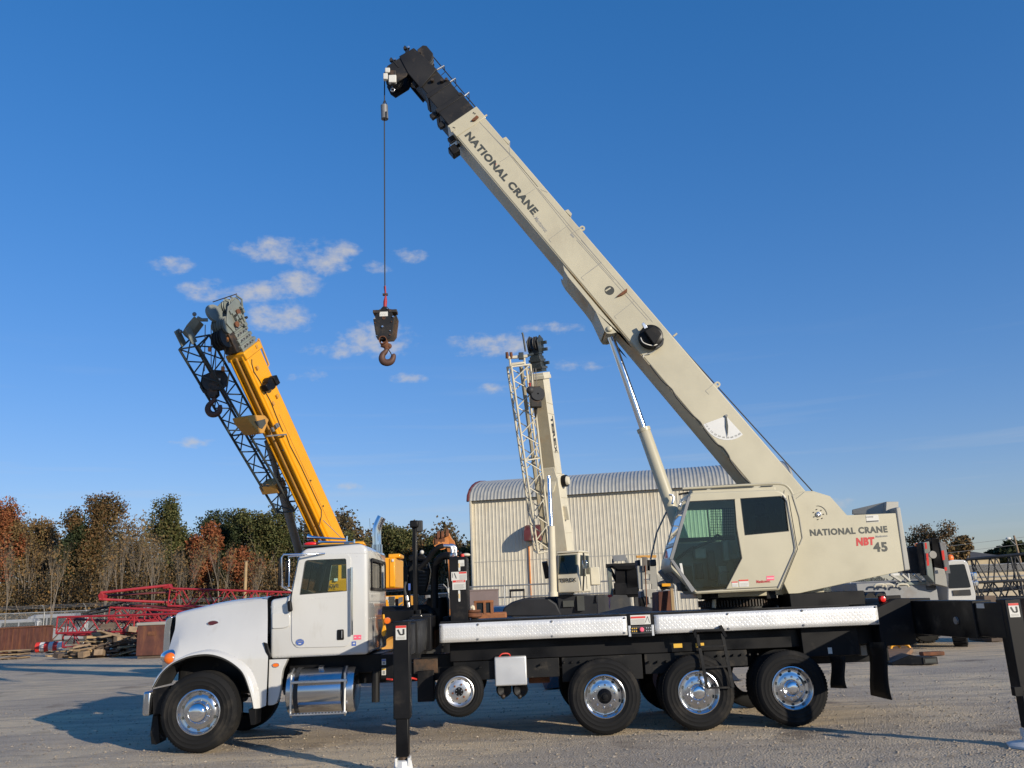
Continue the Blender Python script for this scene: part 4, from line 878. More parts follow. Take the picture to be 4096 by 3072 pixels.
MB().obox(BP(11.36, 4.68), BN*.2, (0, .24, 0), BA*.012).build('head_cross_plate', 'black_boom', boom)
for s, t in ((11.6, 4.72), (11.55, 4.36)):
    MB().obox(BP(s-.08, t), BA*.13, (0, .24, 0), BN*.012).build('head_rib', 'black_boom', boom)
    MB().lathe([(0, -.03), (.028, -.03), (.028, .03), (0, .03)], BP(s, t-.03, 1.02), (0, 1, 0), 10).build('pin', 'grease', boom)
    MB().lathe([(0, -.03), (.022, -.03), (.022, .03), (0, .03)], BP(s-.03, t+.04, 1.02), (0, 1, 0), 10).build('pin', 'alloy', boom)
for (x0, y0, x1, y1) in ((275, 415, 330, 465), (315, 495, 400, 575), (255, 475, 305, 540)):
    MB().box(at('G', x0, y0, .98), at('G', x1, y1, .98)+Vector((0, .08, 0))).build('limit_switch', 'label_white', boom, bevel=.012)
MB().box(at('G', 330, 445, .985), at('G', 395, 500, .985)+Vector((0, .08, 0))).build('switch_bracket', 'grease', boom, bevel=.01)
c = at('G', 362, 660, 1.2); MB().lathe([(.035+.014*math.cos(a), .014*math.sin(a)) for a in [2*PI*i/8 for i in range(9)]], c, (0, 1, 0), 18).build('ring', 'alloy', boom, smooth=60)
MB().tube(at('G', 355, 600, 1.2), at('G', 360, 640, 1.2), .012).build('ring_shank', 'alloy', boom)
for (x, y) in ((800, 555), (1105, 715), (955, 550), (905, 560)):
    c = at('G', x, y, 1.0); MB().lathe([(0, -.03), (.03, -.03), (.034, 0), (.034, .03)], c, (0, 1, 0), 12).build('wear_bolt', 'grease', boom, smooth=40)
for (s, t) in ((10.9, 4.44), (10.15, 4.3), (9.9, 4.3), (9.55, 4.27)): MB().obox(BP(s, t-.01, 1.1), BA*.05, (0, .05, 0), BN*.06).build('wear_pad_block', 'black_boom', boom, bevel=.01)
fl = MB().obox(BP(9.35, 4.17, 1.15), BA*.09, (0, .1, 0), BN*.08).build('flood_lamp', 'black', boom, bevel=.02)
MB().obox(BP(9.4, 4.27, 1.15), BA*.02, (0, .03, 0), BN*.07).build('lamp_arm', 'black', fl)
MB().path(spline([BP(9.36, 4.12, 1.05), BP(9.46, 4.16, 1.03), BP(9.44, 4.3, 1.0), BP(9.3, 4.33, .98)], 4), .008, 6).build('lamp_cable', 'wire', fl, smooth=50)
# rope guides on top of the black sections
for (k, a, b, c_, d) in (('G', (850, 440), (930, 395), (940, 465), (900, 500)), ('G', (985, 580), (1055, 535), (1065, 620), (1040, 640)), ('G', (1155, 730), (1205, 690), (1208, 790), (1200, 800))):
    MB().tube(at(k, *a, 1.05), at(k, *b, 1.05), .022, n=10).build('rope_guide', 'alloy', boom, smooth=40)
    MB().path([at(k, *b, 1.05), at(k, *c_, 1.05), at(k, *d, 1.05)], .008, 6).build('guide_hoop', 'wire', boom)
MB().path([at('G', 800, 285, 1.25), at('G', 1280, 856, 1.25), BP(9.5, 5.02), BP(5, 5.02), at('J', 330, 10, 1.25), at('J', 655, 365, 1.25), at('J', 1545, 1345, 1.25), at('J', 1650, 1450, 1.25)], .011, 8).build('hoist_rope', 'wire', boom, smooth=60)
# lugs on the top edge, pins, hooks
def lug(k, L, Y=.96): return MB().prism(pts(k, L, Y), (0, .5, 0)).build('boom_lug', 'beige', boom, bevel=.004)
lug('H', [(545, 315), (578, 300), (617, 345), (600, 372)]); lug('H', [(1135, 1000), (1168, 988), (1203, 1030), (1190, 1055)])
for k, x, y, r in (('H', 1302, 1168, .05), ('J', 641, 325, .05)):
    for yy in (.955, 1.52):
        c = at(k, x, y, yy); a = [c+Vector((math.cos(t)*r, 0, math.sin(t)*r)) for t in [2*PI*i/20 for i in range(20)]]; h = [c+Vector((math.cos(t)*r*.4, 0, math.sin(t)*r*.4)) for t in [2*PI*i/12 for i in range(12)]]
        e = flat('lifting_eye', a, [h], (0, .025, 0), 'beige', boom); MB().obox(c-BN*.05, BA*.045, (0, .012, 0), BN*.045).build('eye_base', 'beige', boom) if 0 else None
        MB().obox(c+Vector((0, .0125, 0))-BN*.075, BA*.048, (0, .012, 0), BN*.045).build('eye_base', 'beige', boom)
for k, x, y in (('H', 383, 104), ('I', 885, 668)): c = at(k, x, y, 1.0); MB().tube(c-BN*.05, c+BN*.035, .018, n=10).build('boom_pin', 'beige', boom)
for L in ([('H', 300, 95), ('H', 320, 110), ('H', 285, 145), ('H', 250, 145), ('H', 262, 128)], [('I', 545, 340), ('I', 545, 365), ('I', 515, 385), ('I', 470, 400), ('I', 510, 365)]):
    MB().prism([at(*p, .90) for p in L], (0, .05, 0)).build('rope_hook', 'rust', boom, bevel=.005)
MB().prism(pts('H', [(40, 205), (95, 198), (108, 232), (60, 258)], .93), (0, .02, 0)).build('wear_plate', 'beige', boom, bevel=.004)
for x, y in ((80, 212), (93, 216), (272, 72), (285, 80)): c = at('H', x, y, .928); MB().lathe([(0, -.004), (.011, -.004), (.011, .012)], c, (0, 1, 0), 8).build('plate_bolt', 'ink', boom)
# thin weld lines on the near face
def seam(k, p, q, w=.006): MB().bar(at(k, *p, YB-.0015), at(k, *q, YB-.0015), .003, w, (0, 1, 0) if 0 else (0, 0, 1)).build('weld_seam', 'ink_grey', boom)
for k, p, q in (('H', (262, 90), (612, 470)), ('H', (335, 170), (640, 490)), ('H', (612, 470), (1180, 1180)), ('H', (640, 490), (880, 775)), ('H', (880, 790), (1480, 1495)), ('H', (1180, 1180), (1600, 1659)), ('I', (220, 0), (725, 580)), ('I', (188, 0), (690, 565)),
                ('H', (985, 1275), (1175, 1135)), ('H', (985, 1275), (1005, 1300)), ('H', (1290, 1635), (1485, 1495)), ('I', (220, 265), (362, 155)), ('I', (220, 265), (238, 284)), ('I', (455, 540), (594, 430)), ('I', (455, 540), (470, 558)),
                ('H', (520, 540), (612, 480)), ('H', (750, 862), (850, 795)), ('J', (525, 388), (610, 315)), ('J', (525, 388), (560, 422)), ('H', (1195, 1220), (1290, 1165)), ('H', (640, 490), (880, 775)), ('H', (608, 400), (614, 462)), ('H', (908, 802), (970, 827)), ('J', (1385, 1405), (1455, 1345))): seam(k, p, q)
seam('H', (1192, 1222), (1222, 1255), .03)
# reinforcement with the cylinder lug
bp = [at('I', *p, .93) for p in [(90, 175), (100, 215), (128, 262), (275, 440), (325, 520), (385, 645), (405, 668), (440, 662), (470, 652), (505, 672), (540, 720), (600, 770), (640, 800), (560, 725)]]
bp = [at('I', *p, .925) for p in [(92, 178), (100, 215), (128, 262), (275, 440), (322, 505), (385, 640), (402, 660), (432, 662), (470, 652), (508, 672), (545, 720)]]
for y in (.925, 1.545): MB().prism([Vector((p.x, y, p.z)) for p in bp], (0, .03, 0)).build('lug_plate', 'beige', boom, bevel=.004)
for i in (1, 2, 3, 4): MB().prism([bp[i]+Vector((0, .04, 0)), bp[i+1]+Vector((0, .04, 0)), bp[i+1]+BN*.03+Vector((0, .04, 0)), bp[i]+BN*.03+Vector((0, .04, 0))], (0, .57, 0)).build('lug_web', 'beige_under', boom)
c = at('I', 418, 628, .92); MB().lathe([(0, -.035), (.03, -.035), (.05, -.02), (.055, 0), (.055, .7)], c, (0, 1, 0), 20).build('cylinder_pin', 'beige', boom, smooth=40)
# lift cylinder
r0, r1 = at('I', 422, 660, BY), at('I', 662, 1340, BY); cyl_d = (r1-r0).normalized(); base = r1+cyl_d*((2.0-r1.z)/cyl_d.z)
lc_ = MB().path([r1-cyl_d*.02, r1, base], [.1, .108, .108], 24).build('lift_cylinder', 'beige', TR, smooth=40)
MB().path([r0-cyl_d*.05, r1+cyl_d*.05], .063, 20).build('piston_rod', 'steel_rod', lc_, smooth=60)
MB().path([r1-cyl_d*.03, r1+cyl_d*.03], .118, 24).build('cylinder_gland', 'beige', lc_, smooth=40)
MB().obox(r0-cyl_d*.02, (0, .09, 0), cyl_d*.09, cyl_d.cross(Vector((0, 1, 0)))*.075).build('rod_eye', 'beige', lc_, bevel=.02)
MB().path([at('E', 225, 350, 1.05), at('E', 250, 350, 1.05), at('E', 262, 372, 1.05), at('E', 250, 420, 1.05)], .02, 8).build('port_pipe', 'alloy', lc_, smooth=40)
# cable reel
c = at('I', 715, 678, .8); rl_ = MB().lathe([(0, -.02), (.16, -.02), (.205, 0), (.205, .12), (0, .12)], c, (0, 1, 0), 32).build('cable_reel', 'black', boom, smooth=40)
MB().prism(pts('I', [(665, 640), (735, 598), (790, 660), (738, 742)], .70), (0, .12, 0)).build('reel_box', 'black', rl_, bevel=.015)
MB().prism(pts('I', [(648, 590), (662, 580), (690, 615), (668, 628)], .78), (0, .06, 0)).build('reel_bracket', 'alloy', rl_, bevel=.004)
MB().path(spline([at('I', 640, 690, .74), at('I', 660, 725, .72), at('I', 720, 745, .75), at('I', 760, 735, .8)], 4), .009, 6).path(spline([at('I', 770, 750, .8), at('I', 720, 795, .9), at('I', 665, 810, .93), at('I', 660, 830, .93)], 4), .008, 6).build('reel_cable', 'label_white', rl_, smooth=50)
MB().prism(pts('I', [(790, 690), (806, 695), (800, 735), (760, 765), (740, 770), (760, 740)], .8), (0, .1, 0)).build('reel_bracket', 'dark_grey', rl_, bevel=.004)
# inspection hole
c = at('I', 420, 356, YB-.002); MB().prism([c+Vector((math.cos(a)*.085, 0, math.sin(a)*.085)) for a in [2*PI*i/28 for i in range(28)]], (0, .004, 0)).build('inspection_hole', 'interior', boom)
MB().bar(at('I', 392, 360, YB-.005), at('I', 428, 338, YB-.005), .004, .025).build('hole_bar', 'beige', boom)
# hoses along the lower near edge
MB().path(spline([at('J', *p, .93) for p in [(0, 140), (105, 280), (205, 372), (258, 460), (380, 596), (475, 684), (510, 742), (620, 880), (690, 925), (745, 1000), (770, 1060), (880, 1200), (960, 1275)]], 3), .014, 8).build('boom_hose', 'ink', boom, smooth=60)
# angle indicator
pv = at('J', 720, 625, YB-.004); a0v = at('J', 505, 705, YB-.004)-pv; a1v = at('J', 880, 800, YB-.004)-pv
an0, an1 = math.atan2(a0v.z, a0v.x)+2*PI, math.atan2(a1v.z, a1v.x)+2*PI; Rr = (a0v.length+a1v.length)/2
arc = [pv+Vector((math.cos(an0+(an1-an0)*i/24)*Rr, 0, math.sin(an0+(an1-an0)*i/24)*Rr)) for i in range(25)]
dial = MB().prism([pv]+arc, (0, .003, 0)).build('angle_dial', 'white_plain', boom)
nd = at('J', 737, 822, YB-.02)-pv; nd.y = 0; sd = Vector((nd.z, 0, -nd.x)).normalized()*.02; py = pv-Vector((0, .02, 0))
MB().prism([py-nd*.05+sd*.6, py+nd*.1+sd*.5, py+nd*.5+sd, py+nd, py+nd*.5-sd, py+nd*.1-sd*.5, py-nd*.05-sd*.6], (0, .008, 0)).build('dial_needle', 'ink_green', dial)
MB().lathe([(0, -.03), (.022, -.03), (.022, 0)], pv, (0, 1, 0), 12).build('needle_pin', 'grey_metal', dial)
for i, sx in enumerate(['-10', '0', '10', '20', '30', '40', '50', '60', '70', '80']):
    w = an0+(an1-an0)*(.045+.1*i); rd = Vector((math.cos(w), 0, math.sin(w))); tg = Vector((-rd.z, 0, rd.x)); tg = tg if tg.x > 0 else -tg
    cc = pv+rd*Rr*.93; hw = .012*len(sx); text(sx, 'ink_grey', dial, cc-tg*hw, cc+tg*hw, .028, bold=.01, depth=.003)
# lettering on the boom
text('NATIONAL CRANE', 'ink_green', boom, at('H', 182, 290, YB-.001), at('H', 832, 1046, YB-.001), .145, bold=.05, spacing=1.12)
text('Manitowoc', 'ink_grey', boom, at('H', 842, 1078, YB-.001), at('H', 948, 1210, YB-.001), .075, bold=.02)
text('by', 'ink_grey', boom, at('H', 828, 1050, YB-.001), at('H', 842, 1068, YB-.001), .03, bold=.01)
MB().prism([at('H', *p, YB-.003) for p in [(462, 548), (490, 556), (478, 575)]], (0, .001, 0)).build('red_mark', 'ink_red', boom)
# ---- turntable -----------------------------------------------------
TC = Vector((2.42, 1.25, 0))
tt = MB().lathe([(0, ZT+.02), (.62, ZT+.02), (.62, ZT+.05), (.6, ZT+.06), (.6, ZT+.15), (.55, ZT+.16), (.55, ZT+.26), (0, ZT+.26)], TC, (0, 0, 1), 48).build('turntable', 'black_worn', TR, smooth=40)
g0 = None
for i in range(84):
    a = 2*PI*i/84; c = TC+Vector((math.cos(a)*.625, math.sin(a)*.625, ZT+.105))
    if g0 is None: g0 = MB().box((-.03, -.011, -.05), (.03, .011, .05)).build('gear_tooth', 'grease', tt); put(g0, c, tt); g0.rotation_euler = (0, 0, a)
    else: again(g0, 'gear_tooth', c, tt, (0, 0, a))
MB().box((1.6, .6, ZT+.2), (3.6, 1.9, ZT+.3)).build('slew_platform', 'beige', TR, bevel=.01)
MB().tube(at('E', 575, 1140, .75), at('E', 575, 1225, .75), .03, n=10).build('grease_pot', 'cream', TR)
for x in (500, 560, 1005): c = at('E', x, 1130, .7); MB().box(c-Vector((.09, .1, .06)), c+Vector((.09, .1, .09))).build('slew_motor', 'black', TR, bevel=.02)
MB().box((2.95, .3, ZT+.01), (4.1, .9, ZT+.22)).build('swivel_guard', 'black', TR, bevel=.01)
# ---- superstructure side plates and counterweight ------------------
YP = .38
pl_ = pts('E', [(1080, 640), (1120, 310), (1210, 380), (1275, 325), (1345, 325), (1475, 366), (1600, 506), (1985, 490), (2052, 936), (1160, 1130), (1115, 1035), (1040, 900)], YP)
sup = MB().prism(pl_, (0, .04, 0)).build('superstructure', 'beige', TR, bevel=.008)
MB().prism([p+Vector((0, 1.7, 0)) for p in pl_], (0, .04, 0)).build('side_plate', 'beige', sup, bevel=.008)
for y in (.9, 1.57): MB().prism(pts('E', [(1150, 360), (1275, 318), (1345, 318), (1475, 358), (1620, 520), (1640, 900), (1150, 1000)], y), (0, .03, 0)).build('pivot_plate', 'beige', sup, bevel=.006)
e0, e1 = at('E', 2012, 440, YP), at('E', 2098, 935, YP)
MB().prism([at('E', 1985, 445, YP-.01), at('E', 2022, 440, YP-.01), at('E', 2100, 930, YP-.01), at('E', 2052, 940, YP-.01)], (0, 1.78, 0)).build('counterweight', 'grey_beige', sup, bevel=.02)
cw = [at('E', 1640, 500, 1.2), at('E', 1645, 462, 1.2), at('E', 1915, 400, 1.2), at('E', 2008, 400, 1.2), at('E', 2010, 500, 1.2)]
MB().prism([at('E', 1905, 510, .62), at('E', 1912, 400, .62), at('E', 2008, 400, .62), at('E', 2006, 510, .62)], (0, 1.3, 0)).prism([at('E', 1650, 500, 1.0), at('E', 1650, 462, 1.0), at('E', 1905, 402, .7), at('E', 1905, 500, .7)], (0, .03, 0)).build('winch_cover', 'grey_beige', sup, bevel=.008)
MB().lathe([(0, -.2), (.26, -.2), (.26, -.19), (.17, -.19), (.17, .5), (.26, .5), (.26, .51), (0, .51)], Vector((4.25, 1.05, 2.72)), (0, 1, 0), 28).build('winch', 'grease', sup, smooth=40)
c = at('E', 1385, 500, YP-.004)
MB().lathe([(0, -.02), (.02, -.03), (.04, -.02), (.045, 0)], c, (0, 1, 0), 16).build('pivot_pin', 'alloy', sup, smooth=40)
for i in range(7): a = 2*PI*i/7; MB().tube(c+Vector((math.cos(a)*.08, -.008, math.sin(a)*.08)), c+Vector((math.cos(a)*.08, .004, math.sin(a)*.08)), .009, n=8).build('pivot_bolt', 'grease', sup)
MB().lathe([(.13, -.003), (.138, -.003)], c, (0, 1, 0), 20, RAD(-5), RAD(95)).build('slot', 'ink', sup)
text('NATIONAL CRANE', 'ink_green', sup, at('E', 1322, 669, YP-.001), at('E', 1924, 640, YP-.001), .105, bold=.045, spacing=1.12)
text('Manitowoc', 'ink_grey', sup, at('E', 1830, 681, YP-.001), at('E', 1924, 673, YP-.001), .035, bold=.02)
text('NBT', 'ink_red', sup, at('E', 1680, 745, YP-.001), at('E', 1828, 737, YP-.001), .125, bold=.06, shear=.12, spacing=1.08)
text('45', 'ink_green', sup, at('E', 1816, 793, YP-.001), at('E', 1926, 788, YP-.001), .15, bold=.045, spacing=1.15)
sg_ = sign('E', (1752, 508, 1857, 560), YP-.001, sup, None, 0)[0]
text('CRANE', 'ink_grey', sg_, at('E', 1756, 526, YP-.006), at('E', 1812, 523, YP-.006), .022, bold=.02)
MB().bar(at('E', 1760, 556, YP-.006), at('E', 1852, 550, YP-.006), .002, .018).build('label_line', 'ink', sg_)
# ---- crane cab -----------------------------------------------------
Y0, Y1 = .06, .86
cp = pts('E', [(388, 332), (1075, 305), (1140, 350), (1222, 770), (1092, 1088), (430, 1120), (228, 912), (250, 800)], Y0)
cp = rounded(cp, [.05, .12, .08, .1, .03, .03, .05, .05], 3)
cab2 = MB().prism(cp, (0, Y1-Y0, 0)).build('crane_cab', 'beige', TR)
bev(cab2, .025, 3, 25)
cc = sum(cp, Vector())/len(cp); inn = [Vector((cc.x+(p.x-cc.x)*.93, p.y, cc.z+(p.z-cc.z)*.93)) for p in cp]
gl1 = pts('E', [(372, 398), (738, 380), (750, 600), (792, 842), (668, 1082), (440, 1098), (240, 890), (300, 640)], Y0)
gl2 = pts('E', [(775, 376), (1090, 356), (1125, 380), (1155, 632), (810, 664)], Y0)
FT, FB = at('E', 380, 360, Y0), at('E', 240, 850, Y0); fd = FB-FT; fn = Vector((fd.z, 0, -fd.x)).normalized()
fc = FT+fd*.5+Vector((0, (Y1-Y0)/2, 0))
LT, LB = at('E', 228, 925, Y0), at('E', 420, 1105, Y0); ldv = LB-LT; lnn = Vector((ldv.z, 0, -ldv.x)).normalized(); lcn = LT+ldv*.45+Vector((0, (Y1-Y0)/2, 0))
boolean(cab2, [cutter(inn, Y0+.04, Y1-.04), cutter(gl1, Y0-.2, Y0+.2), cutter(gl2, Y0-.2, Y0+.2), cutter(pts('E', [(360, 430), (738, 420), (742, 680), (300, 690)], Y0), Y1-.15, Y1+.2),
               MB().obox(fc, fd*.46, (0, .31, 0), fn*.2).build('cut', 'beige'), MB().obox(lcn, ldv*.3, (0, .28, 0), lnn*.2).build('cut', 'beige')])
MB().prism([p+Vector((0, .01, 0)) for p in gl1], (0, .005, 0)).build('door_glass', 'glass_clear', cab2)
MB().prism([p+Vector((0, .012, 0)) for p in gl2], (0, .005, 0)).build('rear_glass', 'glass_dark', cab2)
MB().prism([Vector((p.x, Y1-.03, p.z)) for p in pts('E', [(355, 425), (742, 415), (746, 685), (295, 695)], Y0)], (0, .005, 0)).build('far_glass', 'glass_green', cab2)
MB().obox(fc-fn*.005, fd*.46, (0, .31, 0), fn*.003).build('front_glass', 'glass_blue', cab2); MB().obox(lcn-lnn*.005, ldv*.3, (0, .28, 0), lnn*.003).build('lower_glass', 'glass_blue', cab2)
MB().obox(fc+fd*.26, fd*.03, (0, .33, 0), fn*.012).build('front_bar', 'beige', cab2)
def ringframe(name, P, w, mat, dy, th=.016):
    c_ = sum(P, Vector())/len(P); out = [p+(p-c_).normalized()*w for p in P]
    return flat(name, [q+Vector((0, dy, 0)) for q in out], [[q+Vector((0, dy, 0))-((q-c_).normalized()*.012) for q in P]], (0, th, 0), mat, cab2)
ringframe('door_seal', gl1, .02, 'ink', -.008); ringframe('rear_seal', gl2, .02, 'ink', -.008)
dr = flat('door_skin', rounded(pts('E', [(390, 342), (1060, 318), (1122, 352), (1210, 765), (1085, 1076), (436, 1108), (236, 905), (262, 790)], Y0-.012), [.05, .1, .05, .08, .02, .02, .05, .05], 3), [[p+Vector((0, -.012, 0)) for p in gl1], [p+Vector((0, -.012, 0)) for p in gl2]], (0, .014, 0), 'beige', cab2)
MB().path([at('E', *p, Y0-.016) for p in [(1108, 352), (1140, 400), (1200, 760), (1195, 790), (1070, 1070)]], .012, 8).build('door_rail', 'grey_metal', cab2, smooth=40)
MB().path([at('E', *p, Y0-.014) for p in [(1150, 352), (1222, 770), (1092, 1090)]], .007, 6).build('door_gap', 'ink', cab2)
MB().path([at('E', *p, Y0-.012) for p in [(650, 1082), (1080, 1062)]], .006, 6).build('door_gap', 'ink', cab2)
MB().prism(pts('E', [(735, 382), (772, 378), (808, 668), (796, 842), (752, 600)], Y0-.014), (0, .02, 0)).build('door_post', 'beige', cab2, bevel=.003)
MB().prism(pts('E', [(305, 880), (326, 878), (340, 962), (325, 970)], Y0-.02), (0, .015, 0)).build('door_latch', 'label_white', cab2, bevel=.004)
# roof visor and frame round the cab
MB().path(spline([at('E', *p, Y0+.1) for p in [(330, 300), (600, 285), (900, 268), (1085, 262), (1150, 290), (1185, 345)]], 3), .02, 8).build('roof_rail', 'beige', cab2, smooth=40)
MB().box(at('E', 400, 305, Y0+.06), at('E', 1060, 330, Y0+.06)+Vector((0, .68, 0))).build('cab_roof', 'beige', cab2, bevel=.02)
for a, b in ((390, 520), (555, 880), (935, 1030)): MB().bar(at('E', a, 310-(a-390)*.05, Y0+.05), at('E', b, 310-(b-390)*.05, Y0+.05), .01, .016).build('roof_slot', 'interior', cab2)
MB().path([at('E', *p, YP-.006) for p in [(1180, 345), (1235, 520), (1260, 680), (1236, 738)]], .008, 6).build('cover_seam', 'ink_grey', sup)
MB().prism([FT+Vector((-.02, -.02, 0)), FT+Vector((.03, -.02, .0)), FB+Vector((.03, -.02, 0)), FB+Vector((-.03, -.02, 0))], (0, .03, 0)).build('front_pillar', 'grey_metal', cab2, bevel=.006)
MB().prism([FB+Vector((-.02, -.02, 0)), FB+Vector((.03, -.02, 0)), LB+Vector((.02, -.02, .03)), LB+Vector((-.04, -.02, 0))], (0, .03, 0)).build('front_pillar', 'grey_metal', cab2, bevel=.006)
for (a, b) in (((300, 345), (380, 330)), ((330, 310), (520, 305))): MB().bar(at('E', *a, .4), at('E', *b, .4), .02, .03).build('wiper', 'black', cab2)
MB().path([at('E', *p, .9) for p in [(205, 480), (130, 640), (82, 850)]], .014, 6).build('grab_rail', 'grey_green', cab2, smooth=40)
MB().box(at('E', 80, 850, .9), at('E', 130, 900, .9)+Vector((0, .1, 0))).build('mirror', 'dark_grey', cab2, bevel=.02)
MB().prism(pts('E', [(195, 905), (300, 1035), (215, 1035), (145, 945)], .85), (0, .1, 0)).build('lower_grille', 'grey_metal', cab2, bevel=.006)
# inside the crane cab
MB().prism([Vector((p.x, Y1-.07, p.z)) for p in pts('E', [(330, 705), (780, 690), (780, 850), (670, 1060), (460, 1075), (290, 900)], Y0)], (0, .01, 0)).build('inner_panel', 'grey_green', cab2)
MB().box((1.75, .2, 2.0), (2.7, .8, 2.02)).build('cab_floor', 'interior', cab2)
st_ = MB().box((2.25, .25, 2.25), (2.72, .72, 2.4)).box((2.62, .27, 2.4), (2.78, .7, 3.05)).box((2.64, .34, 3.06), (2.75, .62, 3.25)).box((2.35, .3, 2.02), (2.65, .68, 2.25)).build('operator_seat', 'seat_fabric', cab2, bevel=.03)
for y in (.2, .72): MB().box((2.2, y, 2.42), (2.62, y+.08, 2.5)).tube((2.25, y+.04, 2.5), (2.22, y+.04, 2.72), .02, n=8).build('joystick_arm', 'interior_grey', cab2, bevel=.01)
MB().path([at('E', *p, .45) for p in [(345, 800), (470, 740), (600, 690), (660, 684)]], .022, 8).build('steering_column', 'interior', cab2, smooth=40)
MB().lathe([(.17+.012*math.cos(t), .012*math.sin(t)) for t in [2*PI*i/8 for i in range(9)]], at('E', 350, 800, .45), (-.55, 0, .83), 24).build('steering_wheel', 'interior', cab2, smooth=50)
MB().box(at('E', 300, 900, .3), at('E', 420, 1090, .3)+Vector((0, .3, 0))).build('console', 'interior', cab2, bevel=.02)
gm_ = MB()
for i in range(11): gm_.tube(at('E', 552+17*i, 452, .8), at('E', 552+17*i, 668, .8), .004, n=5)
for j in range(11): gm_.tube(at('E', 545, 455+21*j, .802), at('E', 730, 452+21*j, .802), .004, n=5)
w_ = gm_.build('window_guard', 'wire', cab2); w_['kind'] = 'stuff'
MB().box(at('E', 524, 455, .8), at('E', 542, 690, .8)+Vector((0, .03, 0))).box(at('E', 300, 684, .8), at('E', 742, 698, .8)+Vector((0, .03, 0))).build('far_window_frame', 'interior', cab2)
for (x0, y0, x1, y1, yy, m_) in ((420, 760, 520, 840, .6, 'interior_grey'), (520, 780, 600, 1010, .55, 'interior'), (610, 900, 690, 1050, .6, 'interior_grey'), (430, 880, 500, 1000, .7, 'interior'), (380, 900, 410, 1060, .5, 'grey_green')):
    MB().box(at('E', x0, y0, yy), at('E', x1, y1, yy)+Vector((0, .12, 0))).build('control_box', m_, cab2, bevel=.02)
MB().path(spline([at('E', *p, .55) for p in [(560, 700), (600, 660), (640, 690), (650, 740)]], 3), .02, 8).build('control_lever', 'interior', cab2, smooth=40)
MB().path([at('E', *p, .4) for p in [(612, 1060), (615, 970), (640, 945), (690, 945)]], .012, 8).build('hand_hold', 'grey_metal', cab2, smooth=40)
for (L_, m_) in (([(840, 530), (940, 490), (965, 520), (925, 600), (850, 640)], 'grey_beige'), ([(1040, 460), (1095, 440), (1105, 505), (1060, 510)], 'grey_beige'), ([(1060, 545), (1110, 535), (1130, 610), (1080, 600)], 'grey_beige')): MB().prism([at('E', *p, .5) for p in L_], (0, .05, 0)).build('seat_tag', m_, cab2)
MB().box(at('E', 640, 700, .5), at('E', 700, 860, .5)+Vector((0, .15, 0))).build('monitor', 'interior_grey', cab2, bevel=.02)
for k, bx, col in (('E', (712, 1022, 762, 1062), 'label_white'), ('E', (766, 1008, 846, 1060), 'label_white')):
    s_ = sign(k, bx, Y0-.013, cab2, (.0, .0, 1, .2), 3)[0]
text('Manitowoc', 'ink_red', cab2, at('E', 905, 1034, Y0-.014), at('E', 1012, 1028, Y0-.014), .045, bold=.02)
pk = MB().prism(pts('E', [(982, 978), (1042, 975), (1042, 1010), (982, 1013)], Y0-.014), (0, .001, 0)).build('pink_decal', 'pink_sign', cab2); MB().prism(pts('E', [(985, 992), (1040, 990), (1040, 997), (985, 999)], Y0-.016), (0, .001, 0)).build('decal_line', 'label_white', pk)
# ---- hook block hanging from the boom head -------------------------
RX = -3.33
def W_(k, x, y, Y=BY): return at(k, x, y, Y)
rope_top = BP(11.25, 4.03); MB().path([at('G', 272, 545, BY), at('G', 270, 1000, BY), at('N', 578, 0, BY), at('N', 580, 330, BY)], .011, 8).build('hoist_line', 'wire', boom, smooth=50)
wt = thing('anti_block_weight', 'grey cylindrical weight on chains round the hoist line below the black boom head', 'weight', at('G', 272, 985, BY))
MB().path([at('G', 268, 838, BY), at('G', 274, 985, BY)], .068, 20).build('weight', 'grey_metal', wt, smooth=40)
MB().obox(at('G', 290, 940, BY-.065), (.014, 0, 0), (0, .012, 0), (0, 0, .07)).build('slot', 'ink', wt)
for s in (0, 1): MB().path([at('G', (245, 302)[s], 840, BY), at('G', 272, 770, BY), at('G', 272, 700, BY)], .008, 6).build('chain', 'wire', wt)
hb = thing('hook_block', 'black hook block with white plate and brown hook hanging from the beige boom', 'hook block', at('N', 620, 1490, BY))
out_ = [(545, 520), (610, 520), (680, 585), (772, 720), (760, 1000), (735, 1078), (690, 1085), (640, 1040), (455, 1075), (430, 1020), (385, 740), (450, 620)]
hp = pts('N', [(545, 520), (610, 520), (690, 600), (735, 720), (700, 1000), (655, 1060), (460, 1075), (430, 1020), (385, 740), (450, 620)], BY-.07)
MB().prism(hp, (0, .025, 0)).build('cheek_plate', 'black_boom', hb, bevel=.006)
MB().prism([p+Vector((.06, .14, 0)) for p in hp], (0, .025, 0)).build('cheek_plate', 'grease', hb, bevel=.006)
MB().lathe([(.03, -.05), (.15, -.05), (.12, -.012), (.12, .012), (.15, .05), (.03, .05)], at('N', 570, 830, BY), (0, 1, 0), 28).build('sheave', 'dark_grey', hb, smooth=35)
MB().box(at('N', 378, 578, BY-.08), at('N', 500, 625, BY-.08)+Vector((0, .18, 0))).build('guard_bar', 'grease', hb, bevel=.008); MB().box(at('N', 640, 568, BY-.08), at('N', 776, 612, BY-.08)+Vector((0, .18, 0))).build('guard_bar', 'grease', hb, bevel=.008)
sn, a_, b_ = sign('N', (492, 612, 628, 682), BY-.072, hb, None, 0)
for i in range(3): MB().bar((a_.x+.02+.035*i, BY-.0765, b_.z+.02), (a_.x+.03+.035*i, BY-.0765, b_.z+.05), .002, .006).build('plate_mark', 'ink_grey', sn)
